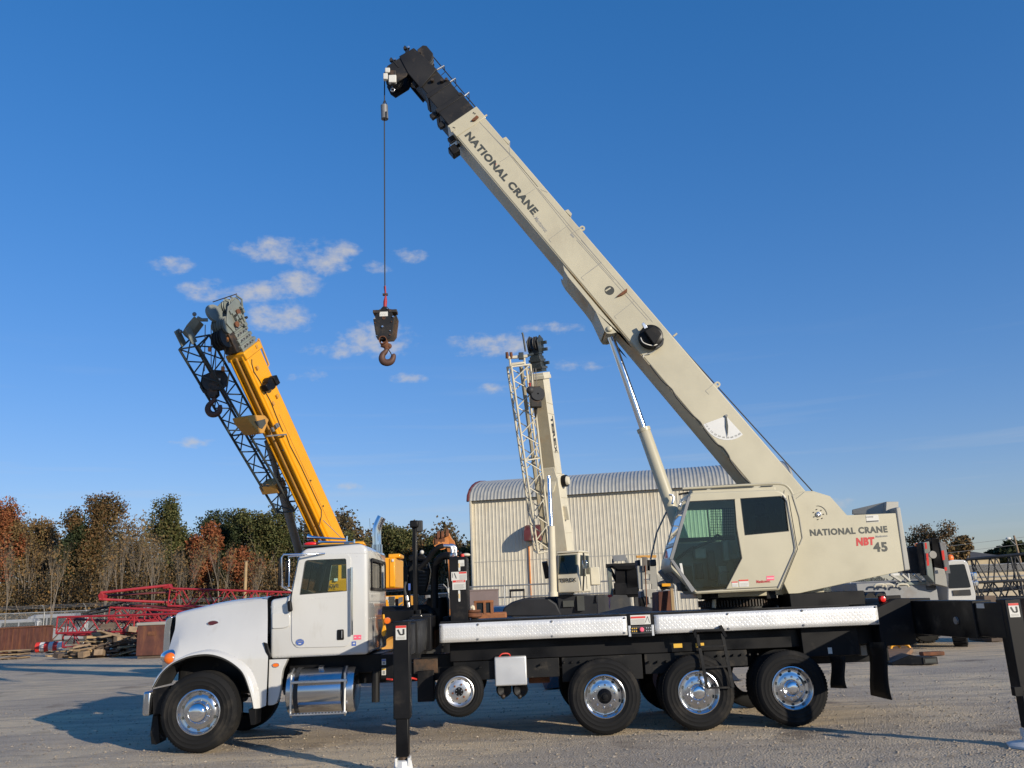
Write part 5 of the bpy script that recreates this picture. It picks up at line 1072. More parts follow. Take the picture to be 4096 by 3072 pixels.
for (x, y, r) in ((498, 573, .012), (620, 560, .012), (408, 722, .02), (716, 694, .02), (540, 858, .024), (447, 1012, .012), (668, 930, .012), (664, 995, .01), (415, 795, .01), (688, 775, .01)):
    c = at('N', x, y, BY-.072); MB().lathe([(0, -.025), (r*.7, -.025), (r, -.01), (r, .02)], c, (0, 1, 0), 12).build('block_bolt', 'alloy' if r > .011 else 'rust', hb, smooth=40)
c = at('N', 562, 712, BY-.075); MB().lathe([(.014, -.004), (.028, -.004), (.028, .006)], c, (0, 1, 0), 14).build('bolt_ring', 'rust', hb)
MB().path([at('N', 583, 180, BY), at('N', 590, 360, BY), at('N', 585, 440, BY), at('N', 578, 540, BY)], [.012, .018, .035, .03], 10).build('wedge_socket', 'red_paint', hb, smooth=40)
MB().path([at('N', 566, 190, BY), at('N', 575, 260, BY), at('N', 596, 340, BY)], .009, 6).obox(at('N', 585, 325, BY), (.045, 0, 0), (0, .02, 0), (0, 0, .018)).build('rope_clip', 'grease', hb)
c = at('N', 550, 1090, BY-.05); MB().lathe([(.06, -.06), (.072, -.06), (.072, .14), (.06, .14), (.06, -.06)], c, (0, 1, 0), 24).build('swivel_tube', 'rust', hb, smooth=40)
MB().path([at('N', 560, 1140, BY), at('N', 610, 1185, BY), at('N', 612, 1235, BY)], [.08, .06, .045], 16).ball(at('N', 648, 1180, BY), .05, 12, 8).build('hook_shank', 'rust', hb, smooth=60)
hk = spline([at('N', *p, BY) for p in [(612, 1225), (590, 1270), (545, 1320), (530, 1380), (555, 1435), (615, 1455), (680, 1435), (712, 1385), (722, 1330), (718, 1312)]], 5); n_ = len(hk)
MB().path(hk, [.033+.03*math.sin(PI*min(1, i/n_*1.05)) if i < n_-4 else .026 for i in range(n_)], 14).build('hook', 'hook_steel', hb, smooth=60)
MB().path([at('N', 640, 1240, BY), at('N', 670, 1285, BY), at('N', 690, 1325, BY)], .009, 6).build('hook_latch', 'ink', hb)

# ---------------------------------------------------------------- other cranes
def dep(k, x, y, d): return CAM+zray(k, x, y)*d           # a point at a known distance along the view
def truss(par, p0, p1, side, up, w0, h0, w1, h1, bays, r, mat, name='lattice'):
    """four-chord lattice from p0 to p1"""
    p0, p1 = Vector(p0), Vector(p1); a = (p1-p0).normalized(); sd = Vector(side); sd = (sd-a*sd.dot(a)).normalized(); u = Vector(up); u = u-a*u.dot(a); u = (u-sd*u.dot(sd)).normalized()
    cr = lambda t, i, j: p0.lerp(p1, t)+sd*i*(w0+(w1-w0)*t)/2+u*j*(h0+(h1-h0)*t)/2
    for i in (-1, 1):
        for j in (-1, 1): MB().tube(cr(0, i, j), cr(1, i, j), r, n=8).build('chord', mat, par, smooth=50)
    faces = [((-1, -1), (1, -1)), ((1, -1), (1, 1)), ((1, 1), (-1, 1)), ((-1, 1), (-1, -1))]
    for fi, (A, B) in enumerate(faces):
        for k in range(bays):
            t0, t1 = k/bays, (k+1)/bays
            p, q = (cr(t0, *A), cr(t1, *B)) if k % 2 else (cr(t0, *B), cr(t1, *A))
            MB().tube(p, q, r*.55, n=6, cap=False).build('lacing', mat, par, smooth=50)
    for t in (0, .5, 1) if bays > 5 else (0, 1):
        for A, B in faces: MB().tube(cr(t, *A), cr(t, *B), r*.7, n=6, cap=False).build('strut', mat, par, smooth=50)
    return cr
class Boom:
    def __init__(s, b, t, w, d):
        s.b, s.t = Vector(b), Vector(t); s.a = (s.t-s.b).normalized(); s.L = (s.t-s.b).length
        s.sd = s.a.cross(Vector((0, 0, 1))).normalized(); s.up = s.sd.cross(s.a).normalized()
        if s.up.z < 0: s.up = -s.up
        if s.sd.y > 0: s.sd = -s.sd         # side axis towards the camera
        s.w, s.d = w, d
    def P(s, k, i=0, j=0): return s.b+s.a*k+s.sd*i+s.up*j
    def slab(s, name, k0, k1, w, d, mat, par, bevel=.02, i=0, j=0):
        return MB().obox(s.P((k0+k1)/2, i, j), s.a*(k1-k0)/2, s.sd*w/2, s.up*d/2).build(name, mat, par, bevel=bevel)
def crane_cab(par, c, w, l, h, yaw, mat, front=.18, gl='glass_dark'):
    """small crane cab: c = centre of its floor, glass front towards -x after yaw"""
    R = Matrix.Rotation(yaw, 3, 'Z')
    def T(x, y, z): return c+R@Vector((x, y, z))
    prof = [(-l/2-front, 0), (-l/2-front*1.2, h*.45), (-l/2, h), (l/2, h), (l/2, 0)]
    cb_ = MB().prism([T(x, -w/2, z) for x, z in prof], T(0, w/2, 0)-T(0, -w/2, 0)).build('cab', mat, par, bevel=.04)
    for s_ in (-1, 1):
        MB().prism([T(x, s_*(w/2+.006), z) for x, z in [(-l/2-front*.7, h*.4), (-l/2+.08, h*.93), (l*.02, h*.93), (l*.02, h*.4)]], R@Vector((0, .006*s_, 0))).build('window', gl, cb_)
        MB().prism([T(x, s_*(w/2+.006), z) for x, z in [(l*.08, h*.45), (l*.08, h*.93), (l*.44, h*.93), (l*.44, h*.45)]], R@Vector((0, .006*s_, 0))).build('window', gl, cb_)
        for dx in (l*.05, -l/2-front*.5): MB().bar(T(dx, s_*(w/2+.01), h*.08), T(dx+(0 if dx > 0 else front*.2), s_*(w/2+.01), h*.4), .01, .02).build('door_seam', 'ink', cb_)
    MB().prism([T(-l/2-front*1.2-.012, -w*.42, h*.47), T(-l/2-front*1.2-.012, w*.42, h*.47), T(-l/2-.04, w*.4, h*.95), T(-l/2-.04, -w*.4, h*.95)], R@Vector((-.01, 0, 0))).build('windshield', gl, cb_)
    MB().bar(T(-l/2-front*1.1, 0, h*.47), T(-l/2-front*.6, .15, h*.75), .02, .02).build('wiper', 'ink', cb_)
    MB().prism([T(x, -w*.52, z) for x, z in [(-l/2-.05, h), (-l/2-.02, h*1.05), (l/2-.05, h*1.05), (l/2, h)]], R@Vector((0, w*1.04, 0))).build('cab_roof', mat, cb_, bevel=.02)
    return cb_, T
def big_wheel(par, c, R, w, yaw=0, mat='rubber', hub='yellow_pale'):
    ax = Vector((-math.sin(yaw), math.cos(yaw), 0))
    t = MB().lathe([(R*.5, -w*.4), (R*.6, -w/2), (R*.9, -w/2), (R, -w*.38), (R, w*.38), (R*.9, w/2), (R*.6, w/2), (R*.5, w*.4)], c, ax, 36).build('wheel', mat, par, smooth=40)
    for i in range(22):
        a = 2*PI*i/22; u = ax.cross(Vector((0, 0, 1))); d = u*math.cos(a)+Vector((0, 0, 1))*math.sin(a); tg = ax.cross(d)
        MB().obox(Vector(c)+d*R, d*.03, tg*.05, ax*w*.45).build('tread_block', mat, t)
    MB().lathe([(R*.5, -w*.38), (R*.42, -w*.2), (.1, -w*.15), (0, -w*.3)], c, ax, 24).build('rim', hub, t, smooth=40)
    MB().lathe([(R*.5, w*.38), (R*.42, w*.2), (.1, w*.15), (0, w*.3)], c, ax, 24).build('rim', hub, t, smooth=40)
    return t
def hook_of(hb_, c, s, mat='hook_steel'):     # a lifting hook whose shank starts at c
    L = [(0, 0), (-.04, -.12), (-.17, -.26), (-.2, -.42), (-.1, -.56), (.06, -.58), (.18, -.48), (.2, -.34), (.19, -.28)]
    pth = spline([c+Vector((x*s, 0, z*s)) for x, z in L], 5); n_ = len(pth)
    MB().path(pth, [s*(.055+.05*math.sin(PI*i/n_)) for i in range(n_)], 12).build('hook', mat, hb_, smooth=60)
    MB().path([c+Vector((.03*s, 0, -.05*s)), c+Vector((.17*s, 0, -.3*s))], .012*s/.6, 6).build('hook_latch', 'ink', hb_)
# ---- yellow rough-terrain crane behind the truck cab -----------------
YD = 24.3
def dg(k, x, y, off=0.0):
    py = ZOOM[k][1]+y/ZOOM[k][2]; return dep(k, x, y, 22.7+(py-1393)/(2159-1393)*2.4+off)
yb, yt = dg('L', 968, 1195), dg('K', 800, 590)
gd = Vector((yb.x, yb.y, 0))
GR = thing('yellow_crane', 'yellow rough-terrain crane with raised boom standing behind the white truck cab', 'crane', (yb.x+.4, yb.y+.8, 0))
B = Boom(yb, yt, .58, .70)
gb = B.slab('boom', -2.2, B.L, .56, .68, 'yellow', GR, .05)
for i, m in ((-.2, 'yellow'), (.2, 'yellow'), (0, 'yellow_pale')): MB().path([B.P(-.2, i, -.37), B.P(B.L-.1, i, -.37)], .045 if i else .05, 8).build('belly_rail', m, gb, smooth=50)
B.slab('boom_collar', B.L-.22, B.L, .64, .78, 'yellow', gb, .03)
for i in range(4):
    k0 = B.L+.02+i*.17; w = .56-.05*i
    B.slab('boom_section', k0-.1, k0+.14, w-.05, w+.05, 'grey_green', gb, .01); B.slab('section_collar', k0+.06, k0+.15, w, w+.12, 'grey_green', gb, .01)
    for j in (-1, 1):
        for q in (-.15, .1): MB().tube(B.P(k0+.1, (w/2)*1, q+.05*j), B.P(k0+.1, (w/2)+.07, q+.05*j), .025, n=8).build('collar_bolt', 'grey_metal', gb)
    MB().obox(B.P(k0+.1, 0, (w+.12)/2+.04), B.a*.03, B.sd*.12, B.up*.05).build('collar_lug', 'grey_green', gb)
h0 = B.L+.68
for i in (-.24, .2): MB().prism([B.P(h0-.1, i, .26), B.P(h0+.3, i, .42), B.P(h0+.62, i, .3), B.P(h0+.55, i, -.1), B.P(h0+.2, i, -.42), B.P(h0-.1, i, -.3)], B.sd*.04).build('head_plate', 'grey_green', gb, bevel=.01)
for i in range(5): MB().lathe([(.04, -.03), (.24, -.03), (.2, -.008), (.2, .008), (.24, .03), (.04, .03)], B.P(h0+.12, -.17+.085*i, -.3), B.sd, 24).build('sheave', 'grey_green', gb, smooth=35)
for i in (-.12, .12): MB().lathe([(.04, -.03), (.2, -.03), (.17, -.008), (.17, .008), (.2, .03), (.04, .03)], B.P(h0+.45, i, .32), B.sd, 24).build('sheave', 'grey_green', gb, smooth=35)
MB().lathe([(0, -.02), (.26, -.05), (.24, .02), (0, .05)], B.P(h0+.5, -.1, -.28), B.sd+B.a*.3, 24).build('guide_disc', 'grey_green', gb, smooth=40)
for q in (.1, -.15): MB().lathe([(0, 0), (.07, 0), (.08, -.05), (0, -.05)], B.P(h0+.2+q, .27, q), B.sd*-1, 14).build('sheave_pin', 'rust', gb, smooth=40)
for i in range(4): MB().lathe([(.04, -.03), (.27, -.03), (.23, -.008), (.23, .008), (.27, .03), (.04, .03)], B.P(h0-.2+.02*i, -.2+.1*i, -.48), B.sd, 24).build('sheave', 'dark_grey', gb, smooth=35)
MB().obox(B.P(h0-.35, 0, -.36), B.a*.28, B.sd*.2, B.up*.12).build('wedge_box', 'grease', gb, bevel=.02)
for i in range(9): MB().obox(B.P(h0+.05+.07*(i % 5), .29, .3-.12*(i % 4)), B.a*(.03+.02*(i % 3)), B.sd*.04, B.up*.035).build('bracket', 'grey_green' if i % 3 else 'grease', gb, bevel=.006)
for i in (-.2, 0, .2): MB().path([B.P(h0+.3, i, .44), B.P(h0+.5, i, .55), B.P(h0+.66, i, .42)], .03, 6).build('rope_keeper', 'grey_green', gb, smooth=40)
MB().bar(B.P(h0+.72, -.3, .05), B.P(h0+.72, .3, .35), .02, .02).build('guard_bar', 'grease', gb)
for z in range(6): c = B.P(h0-.1+.1*z, .26, .2-.06*z); MB().obox(c, B.a*.05, B.sd*.03, B.up*.06).build('bracket', 'grey_green', gb, bevel=.006)
MB().path([B.P(B.L-.05, .2, .36), B.P(B.L+.02, .2, .52), B.P(B.L-.75, .2, .47), B.P(B.L-.8, .2, .36)], .03, 8).build('guard_rail', 'yellow_pale', gb, smooth=40)
# boom side fittings
YSD = .285
def bq(k, x, y, off): # pixel -> point on the boom's near side plane, pushed out by off
    d = zray(k, x, y); o = B.P(0, YSD+off, 0); t = (o-CAM).dot(B.sd)/d.dot(B.sd); return CAM+d*t
rc = bq('K', 1095, 980, .1); rz = MB().lathe([(0, -.12), (.14, -.12), (.17, -.08), (.17, .1), (0, .1)], rc, B.sd, 20).build('cable_reel', 'black', gb, smooth=40)
MB().obox(bq('K', 1145, 950, .12), B.a*.13, B.sd*.12, B.up*.09).build('reel_box', 'black', rz, bevel=.02); MB().obox(bq('K', 1060, 1020, .12), B.a*.1, B.sd*.1, B.up*.08).build('reel_box', 'black', rz, bevel=.03)
MB().path([bq('K', *p, .01) for p in [(905, 710), (905, 760), (930, 850), (1000, 960), (1060, 1080), (1110, 1170), (1180, 1350), (1230, 1470), (1250, 1510)]], .012, 6).path([bq('L', *p, .01) for p in [(560, 220), (600, 330), (700, 520), (780, 690), (850, 840), (888, 920), (888, 980), (865, 1075), (905, 1165)]], .012, 6).build('side_cable', 'ink', gb, smooth=40)
MB().bar(bq('L', 500, 40, .003), bq('L', 980, 1080, .003), .004, .012).build('weld_seam', 'yellow_pale', gb)
MB().bar(bq('L', 905, 1015, .004), bq('L', 1075, 1180, .004), .004, .02).build('weld_seam', 'ink_grey', gb)
for p in ((955, 570), (965, 805), (1185, 1120), (1140, 1200)): MB().obox(bq('K', *p, .03), B.a*.05, B.sd*.03, B.up*.04).build('bracket', 'yellow_pale', gb, bevel=.006)
for p in ((790, 650), (905, 885), (535, 370)): MB().obox(bq('L', *p, .01), B.a*.02, B.sd*.012, B.up*.02).build('side_bolt', 'ink', gb)
# jib rest bracket on the belly
br = MB().prism([bq('K', *p, .02) for p in [(850, 1340), (905, 1325), (1050, 1330), (1095, 1380), (1075, 1440), (1040, 1530), (985, 1530), (880, 1410)]], B.sd*-.5).build('jib_bracket', 'yellow_pale', gb, bevel=.02)
MB().prism([bq('K', *p, .028) for p in [(935, 1400), (1050, 1370), (1060, 1420), (1020, 1480), (985, 1470)]], B.sd*.004).build('bracket_opening', 'interior', br)
MB().bar(bq('L', 385, 240, .1), bq('L', 565, 225, .1), .04, .04).build('strut_arm', 'grey_metal', gb)
for p in ((440, 180), (470, 150), (485, 140)): MB().obox(bq('L', *p, .06), B.a*.06, B.sd*.03, B.up*.03).build('latch', 'grey_metal', gb, bevel=.006)
# lift cylinder
c0, c1, c2 = dg('L', 388, 285, -0.15), dg('L', 525, 745, 0.00), dg('L', 690, 1330, 0.30)
lcg = MB().path([c1, c2, c2+(c2-c1)*.2], .125, 20).build('lift_cylinder', 'grey_metal', GR, smooth=40)
MB().path([c0, c1], .085, 18).build('piston_rod', 'grey_metal', lcg, smooth=40); MB().path([c1-(c2-c1).normalized()*.06, c1+(c2-c1).normalized()*.1], .15, 20).build('cylinder_gland', 'concrete', lcg, smooth=40)
# stowed lattice jib under the boom
jb = thing('lattice_jib', 'dark green lattice jib folded under the yellow boom', 'jib', dg('L', 575, 900, 0.10)-Vector((0, 0, 0)))
j0, j1 = dg('L', 590, 890, 0.20), dg('K', 270, 520, -0.50)
cr_ = truss(jb, j0, j1, B.sd, B.up, .62, .46, .62, .56, 15, .035, 'jib_paint')
for s_ in (-.3, .3): MB().obox(j1+B.a*.25+B.up*-.2+B.sd*s_*.6, B.a*.22, B.sd*.02, B.up*.1).build('head_plate', 'grey_green', jb, bevel=.01)
MB().prism([dg('K', *p, -0.60) for p in [(130, 415), (180, 330), (265, 230), (335, 290), (290, 350), (210, 455), (165, 460)]], (0, .3, 0)).build('head_box', 'grey_green', jb, bevel=.02)
for p in ((115, 405), (270, 212)): MB().ball(dg('K', *p, -0.60), .055, 12, 8).build('eye', 'grey_metal', jb, smooth=60)
MB().path([dg('K', 300, 250, -0.55), dg('K', 350, 275, -0.55), dg('K', 420, 275, -0.50)], .05, 8).build('head_strut', 'grey_green', jb, smooth=40)
bt = MB().obox(dg('L', 440, 700, 0.05), B.a*.14, B.sd*.3, B.up*.22).build('jib_cradle', 'yellow_pale', GR, bevel=.02)
# its hook block
yh = thing('hook_block', 'dark brown twin-cheek hook block hanging under the yellow boom', 'hook block', dg('K', 470, 1360, -0.50))
hc = dg('K', 475, 960, -0.55)
S_ = 1.0
for dx, dy in ((-.2, .12), (.12, -.12)):
    MB().prism([hc+Vector(((dx+x)*S_, dy, z*S_)) for x, z in [(-.16, .22), (.0, .28), (.2, .26), (.3, .1), (.28, -.15), (.15, -.26), (-.1, -.26), (-.2, -.1)]], (0, .07, 0)).build('cheek_plate', 'grease', yh, bevel=.015)
for i in range(3): MB().lathe([(.03, -.025), (.25, -.025), (.22, 0), (.25, .025), (.03, .025)], hc+Vector((-.02, -.05+.06*i, 0)), (0, 1, 0), 24).build('sheave', 'dark_grey', yh, smooth=35)
MB().box(hc+Vector((.14, -.135, .0)), hc+Vector((.24, -.1275, .05))).build('label_plate', 'label_white', yh)
for s_ in (-.08, .08): MB().prism([hc+Vector(((.02+x)*S_, s_, z*S_)) for x, z in [(-.12, -.2), (.12, -.2), (.14, -.36), (.06, -.44), (-.06, -.44), (-.14, -.36)]], (0, .05, 0)).build('trunnion_plate', 'grease', yh, bevel=.01)
hook_of(yh, hc+Vector((.06, 0, -.43)), .8)
for (x0, x1) in ((390, 380), (455, 455), (515, 500), (620, 590)):
    y1 = 840 if x0 < 600 else 800
    MB().tube(dg('K', x0, 330 if x0 < 500 else 470, -0.55), dg('K', x1, y1, -0.55), .013, n=6).build('hoist_line', 'rope_grey', GR)
for p in ((440, 600), (628, 495), (585, 815)): MB().obox(dg('K', *p, -0.56), (.04, 0, 0), (0, .04, 0), (0, 0, .06)).build('rope_socket', 'orange_worn', GR, bevel=.01)
# upper structure, cab, counterweight
cb_, Tg = crane_cab(GR, dep('X', 900, 870, YD-1.2)+Vector((0, 0, -.35)), .95, 1.5, 1.62, RAD(6), 'yellow', .2, 'glass_dark')
pc = dep('X', 745, 805, YD-1.9)
fy = pc.y; text('GROVE', 'ink', cb_, Vector((dep('X', 712, 806, YD-1.84))), Vector((dep('X', 902, 800, YD-1.84))), .095, normal=Vector((.05, -1, 0)), bold=.03, depth=.012)
MB().prism([dep('X', *p, YD-1.74) for p in [(700, 720), (935, 712), (990, 700), (990, 832), (700, 845)]], (0, .02, 0)).build('cab_panel', 'yellow', cb_)
MB().box(dep('X', 845, 692, YD-1.8), dep('X', 888, 726, YD-1.8)+Vector((0, .03, 0))).build('cab_lamp', 'label_white', cb_, bevel=.01)
w0, w1 = dep('R', 108, 590, YD-.2), dep('R', 276, 978, YD-.2); cwx = w1.x
cwt = MB().box((w0.x-1.2, w0.y, w1.z), (cwx, w0.y+2.0, w0.z)).build('counterweight', 'yellow', GR, bevel=.03)
MB().box((w0.x+.1, w0.y+.3, w0.z), (w0.x+.45, w0.y+1.2, w0.z+.12)).build('engine_hood', 'yellow', cwt, bevel=.03)
MB().box((dep('R', 190, 620, YD-.2).x, w0.y-.03, w1.z+.02), (cwx-.01, w0.y+.02, w0.z-.02)).build('counterweight_block', 'yellow', cwt, bevel=.02)
MB().path([dep('R', 115, 640, YD-.22), dep('R', 150, 640, YD-.22), dep('R', 150, 830, YD-.22), dep('R', 125, 830, YD-.22)], .006, 5).build('panel_seam', 'ink_grey', cwt)
text('733', 'ink', cwt, dep('R', 222, 960, YD-.25), dep('R', 272, 960, YD-.25), .2, bold=.01, shear=.15, depth=.01); text('T', 'red_sign', cwt, dep('R', 212, 925, YD-.25), dep('R', 232, 925, YD-.25), .13, bold=.05, depth=.01)
MB().box(dep('R', 218, 607, YD-.27), dep('R', 246, 638, YD-.27)+Vector((0, .005, 0))).build('label_plate', 'label_white', cwt)
MB().box((yb.x-1.3, yb.y-.2, 1.55), (yb.x+2.3, yb.y+1.4, 2.2)).build('turret', 'yellow', GR, bevel=.03)
MB().box((yb.x-2.8, yb.y-.3, .75), (yb.x+3.1, yb.y+1.7, 1.45)).build('carrier', 'dark_grey', GR, bevel=.03)
for x in (-2.0, 2.0):
    for y in (-.55, 1.95): big_wheel(GR, (yb.x+x, yb.y+y, .72), .74, .55, 0)
pf = MB().prism([dep('CC', *p, YD-.9) for p in [(150, 610), (350, 595), (355, 835), (265, 835), (222, 655), (150, 660)]], (0, .03, 0)).build('perforated_step', 'label_white', GR)
ph = None
for r in range(7):
    for q in range(6):
        x = 255+q*17+(r % 2)*8+r*2; 
        if x > 345: continue
        c = dep('CC', x, 628+r*29, YD-.912)
        if ph is None: ph = MB().box((-.016, -.003, -.04), (.016, .003, .04)).build('step_hole', 'interior', pf); put(ph, c, pf)
        else: again(ph, 'step_hole', c, pf)
hz = MB().prism([dep('CC', *p, YD-.8) for p in [(415, 620), (490, 610), (490, 800), (450, 835), (415, 830)]], (0, .05, 0)).build('hazard_panel', 'grey_metal', GR)
for i in range(2): MB().prism([dep('CC', *p, YD-.81) for p in [(417, 735+i*60), (488, 690+i*60), (488, 722+i*60), (417, 768+i*60)]], (0, .006, 0)).build('hazard_stripe', 'yellow', hz)
MB().prism([dep('CC', *p, YD-.7) for p in [(355, 640), (412, 640), (412, 830), (355, 830)]], (0, .2, 0)).build('step_frame', 'dark_grey', GR)
# ---- cream crane in front of the building ----------------------------
TD = 31.0
TX = thing('cream_crane', 'cream telescopic crane with steep boom in front of the ribbed metal building', 'crane', gnd('O', 1050, 1210, 0) if 0 else Vector((1.0, 18.9, 0)))
tb, tt_ = dep('M', 482, 1240, TD), dep('M', 354, 275, TD)
ang = RAD(66)
class Boom2(Boom): pass
T2 = Boom(tb, tt_, .7, .8)
hd = Vector((-math.cos(ang), -math.sin(ang), 0)); T2.sd = T2.a.cross(hd).normalized(); T2.sd = T2.sd if T2.sd.x > 0 else -T2.sd; T2.up = T2.sd.cross(T2.a).normalized(); T2.up = T2.up if T2.up.y > 0 else -T2.up
def q2(k0, k1, w, d, mat, name, par, bevel=.02, i=0, j=0, w1=None):
    return T2.slab(name, k0, k1, w, d, mat, par, bevel, i, j)
tbm = q2(-1.6, T2.L*.42, .68, .76, 'cream', 'boom', TX); q2(T2.L*.36, T2.L, .54, .66, 'cream', 'boom_section', tbm)
MB().obox(T2.P(T2.L*.72, .0, -.334), T2.a*T2.L*.28, T2.sd*.262, T2.up*.004).build('belly_shade', 'cream_dark', tbm)  # shade on the boom's underside, put into the colour as a darker cream
MB().prism([T2.P(T2.L*.41, -.3, -.35), T2.P(T2.L*.41, .3, -.35), T2.P(T2.L*.475, .26, -.38), T2.P(T2.L*.475, -.26, -.38)], T2.up*-.03).prism([T2.P(T2.L*.41, -.3, -.35), T2.P(T2.L*.41, .3, -.35), T2.P(T2.L*.335, .12, -.5), T2.P(T2.L*.335, -.12, -.5)], T2.up*.1).build('cylinder_lug', 'cream', tbm, bevel=.01)
for t, w in ((1, .62), (.985, .66)): q2(T2.L*t-.08, T2.L*t+.06, w, w+.08, 'cream', 'boom_collar', tbm, .015)
for i in range(3):
    q2(T2.L+.1+.28*i, T2.L+.4+.28*i, .46-.06*i, .5-.06*i, 'jib_paint', 'boom_section', tbm, .012); q2(T2.L+.2+.28*i, T2.L+.29+.28*i, .54-.06*i, .58-.06*i, 'jib_paint', 'section_collar', tbm, .008)
for i in (-.2, .2): MB().prism([T2.P(T2.L+.85, i, -.3), T2.P(T2.L+1.25, i, -.35), T2.P(T2.L+1.45, i, 0), T2.P(T2.L+1.3, i, .3), T2.P(T2.L+.85, i, .25)], T2.sd*.04).build('head_plate', 'jib_paint', tbm, bevel=.01)
for i in (-.1, .1): MB().lathe([(.04, -.04), (.26, -.04), (.22, 0), (.26, .04), (.04, .04)], T2.P(T2.L+1.15, i, -.15), T2.sd, 20).build('sheave', 'dark_grey', tbm, smooth=35)
MB().path([T2.P(T2.L+.9, -.25, -.4), T2.P(T2.L+1.5, -.28, -.36), T2.P(T2.L+1.6, -.3, -.35)], .035, 8).build('head_arm', 'jib_paint', tbm, smooth=40)
for i, k in enumerate((.9, 1.15, .4)): MB().obox(T2.P(T2.L+k, .32, .05), T2.a*.06, T2.sd*.12, T2.up*.05).build('head_lug', 'jib_paint', tbm, bevel=.01)
def tq(x, y, off=.0):    # pixel in zoom M -> boom's sunlit side face
    d = zray('M', x, y); o = T2.P(0, .335+off, 0); t = (o-CAM).dot(T2.sd)/d.dot(T2.sd); return CAM+d*t
for f, i in zip((.6, .53, .46, .39, .32), range(5)):
    c = T2.P(T2.L*(f+.115), .298, .0); 
ltr = 'TEREX'
for i, chx in enumerate(ltr):
    k = T2.L*(.715-.042*i); p = T2.P(k, .292, -.13); text(chx, 'ink', tbm, T2.P(k+.28, .272, -.14), T2.P(k, .272, -.14), .26, normal=T2.sd, bold=.04, depth=.006)
for f in (.84, .78, .56, .44, .3, .2, .1): MB().bar(T2.P(T2.L*f, .274 if f > .42 else .344, -.3), T2.P(T2.L*f-.12, .274 if f > .42 else .344, .3), .01, .012).build('side_seam', 'cream_dark', tbm)
for x, y in ((403, 430), (478, 850), (398, 245)): pass
c = T2.P(T2.L*.385, .46, .05); MB().lathe([(0, -.12), (.2, -.12), (.22, -.06), (.22, .06), (0, .06)], c, T2.sd, 20).build('cable_reel', 'black', tbm, smooth=40); MB().lathe([(0, .16), (.14, .14), (.17, .06)], c, T2.sd, 18).build('reel_cap', 'cream', tbm, smooth=40)
c = T2.P(T2.L*.21, .42, -.2); MB().obox(c, T2.a*.25, T2.sd*.1, T2.up*.06).build('jib_bracket', 'cream', tbm, bevel=.02)
# cylinder
c0, c1, c2 = dep('M', 408, 838, TD-.75), dep('M', 422, 1112, TD-1.3), dep('M', 432, 1478, TD-1.6)
lct = MB().path([c1, c2], [.125, .14], 20).build('lift_cylinder', 'cream', TX, smooth=40); MB().path([c0, c1], .07, 16).build('piston_rod', 'steel_rod', lct, smooth=50); MB().path([c2, c2+Vector((0, 0, -.15))], .17, 20).build('cylinder_foot', 'cream', lct, smooth=40)
# lattice jib
jt = thing('lattice_jib', 'cream lattice jib hanging beside the cream boom', 'jib', dep('M', 395, 1390, TD-.3))
truss(jt, dep('M', 375, 1250, TD-.3), dep('M', 242, 225, TD-.6), (1, .3, 0), (0, 1, 0), .5, .4, .72, .5, 14, .04, 'cream')
MB().bar(dep('M', 255, 230, TD-.35), dep('M', 388, 1240, TD-.1), .14, .1, (0, 1, 0)).build('spine', 'cream_dark', jt, bevel=.01)
MB().bar(dep('M', 178, 182, TD-.6), dep('M', 290, 172, TD-.6), .1, .1).build('head_bar', 'cream', jt, bevel=.01); MB().path([dep('M', 192, 240, TD-.6), dep('M', 205, 218, TD-.6), dep('M', 272, 210, TD-.6), dep('M', 285, 240, TD-.6)], .06, 8).build('head_yoke', 'cream', jt, smooth=40)
for x in (192, 272): MB().tube(dep('M', x, 178, TD-.6), dep('M', x+4, 228, TD-.6), .04, n=8).build('head_strut', 'cream', jt, smooth=40)
MB().tube(dep('M', 285, 172, TD-.6), dep('M', 320, 160, TD-.4), .05, n=8).build('head_link', 'jib_paint', jt, smooth=40)
for x in (176, 198): MB().path([dep('M', x, 150, TD-.6), dep('M', x+4, 185, TD-.6)], [.05, .07], 10).build('head_pin', 'rust', jt, smooth=40)
MB().obox(dep('M', 255, 172, TD-.6), (.09, 0, 0), (0, .1, 0), (0, 0, .12)).build('head_block', 'jib_paint', jt, bevel=.02)
MB().bar(dep('M', 385, 1310, TD-.3), dep('M', 402, 1400, TD-.3), .2, .2, (0, 1, 0)).build('jib_foot', 'grease', jt, bevel=.02)
# hook block and ball
th_ = thing('hook_block', 'rusty hook block with a ball beside it against the cream boom', 'hook block', dep('M', 335, 505, TD-.9))
MB().obox(dep('M', 335, 400, TD-.9), (.2, 0, .0), (0, .12, 0), (0, 0, .38)).build('cheek_plate', 'grease', th_, bevel=.03)
MB().lathe([(.03, -.15), (.24, -.15), (.24, .15), (.03, .15)], dep('M', 348, 385, TD-.9), (0, 1, 0), 20).build('sheave', 'dark_grey', th_, smooth=35)
MB().ball(dep('M', 306, 362, TD-.95), .15, 16, 10).build('overhaul_ball', 'dark_grey', th_, smooth=60); MB().path([dep('M', 303, 320, TD-.95), dep('M', 304, 340, TD-.95)], [.05, .03], 8).build('ball_socket', 'red_paint', th_, smooth=40)
MB().path([dep('M', 335, 440, TD-.9), dep('M', 336, 512, TD-.9)], [.08, .03], 10).build('block_shank', 'grease', th_, smooth=40)
for x0, x1 in ((322, 326), (336, 340), (300, 303)): MB().tube(dep('M', x0, 240, TD-.9), dep('M', x1, 345, TD-.9), .014, n=6).build('hoist_line', 'rope_grey', TX)
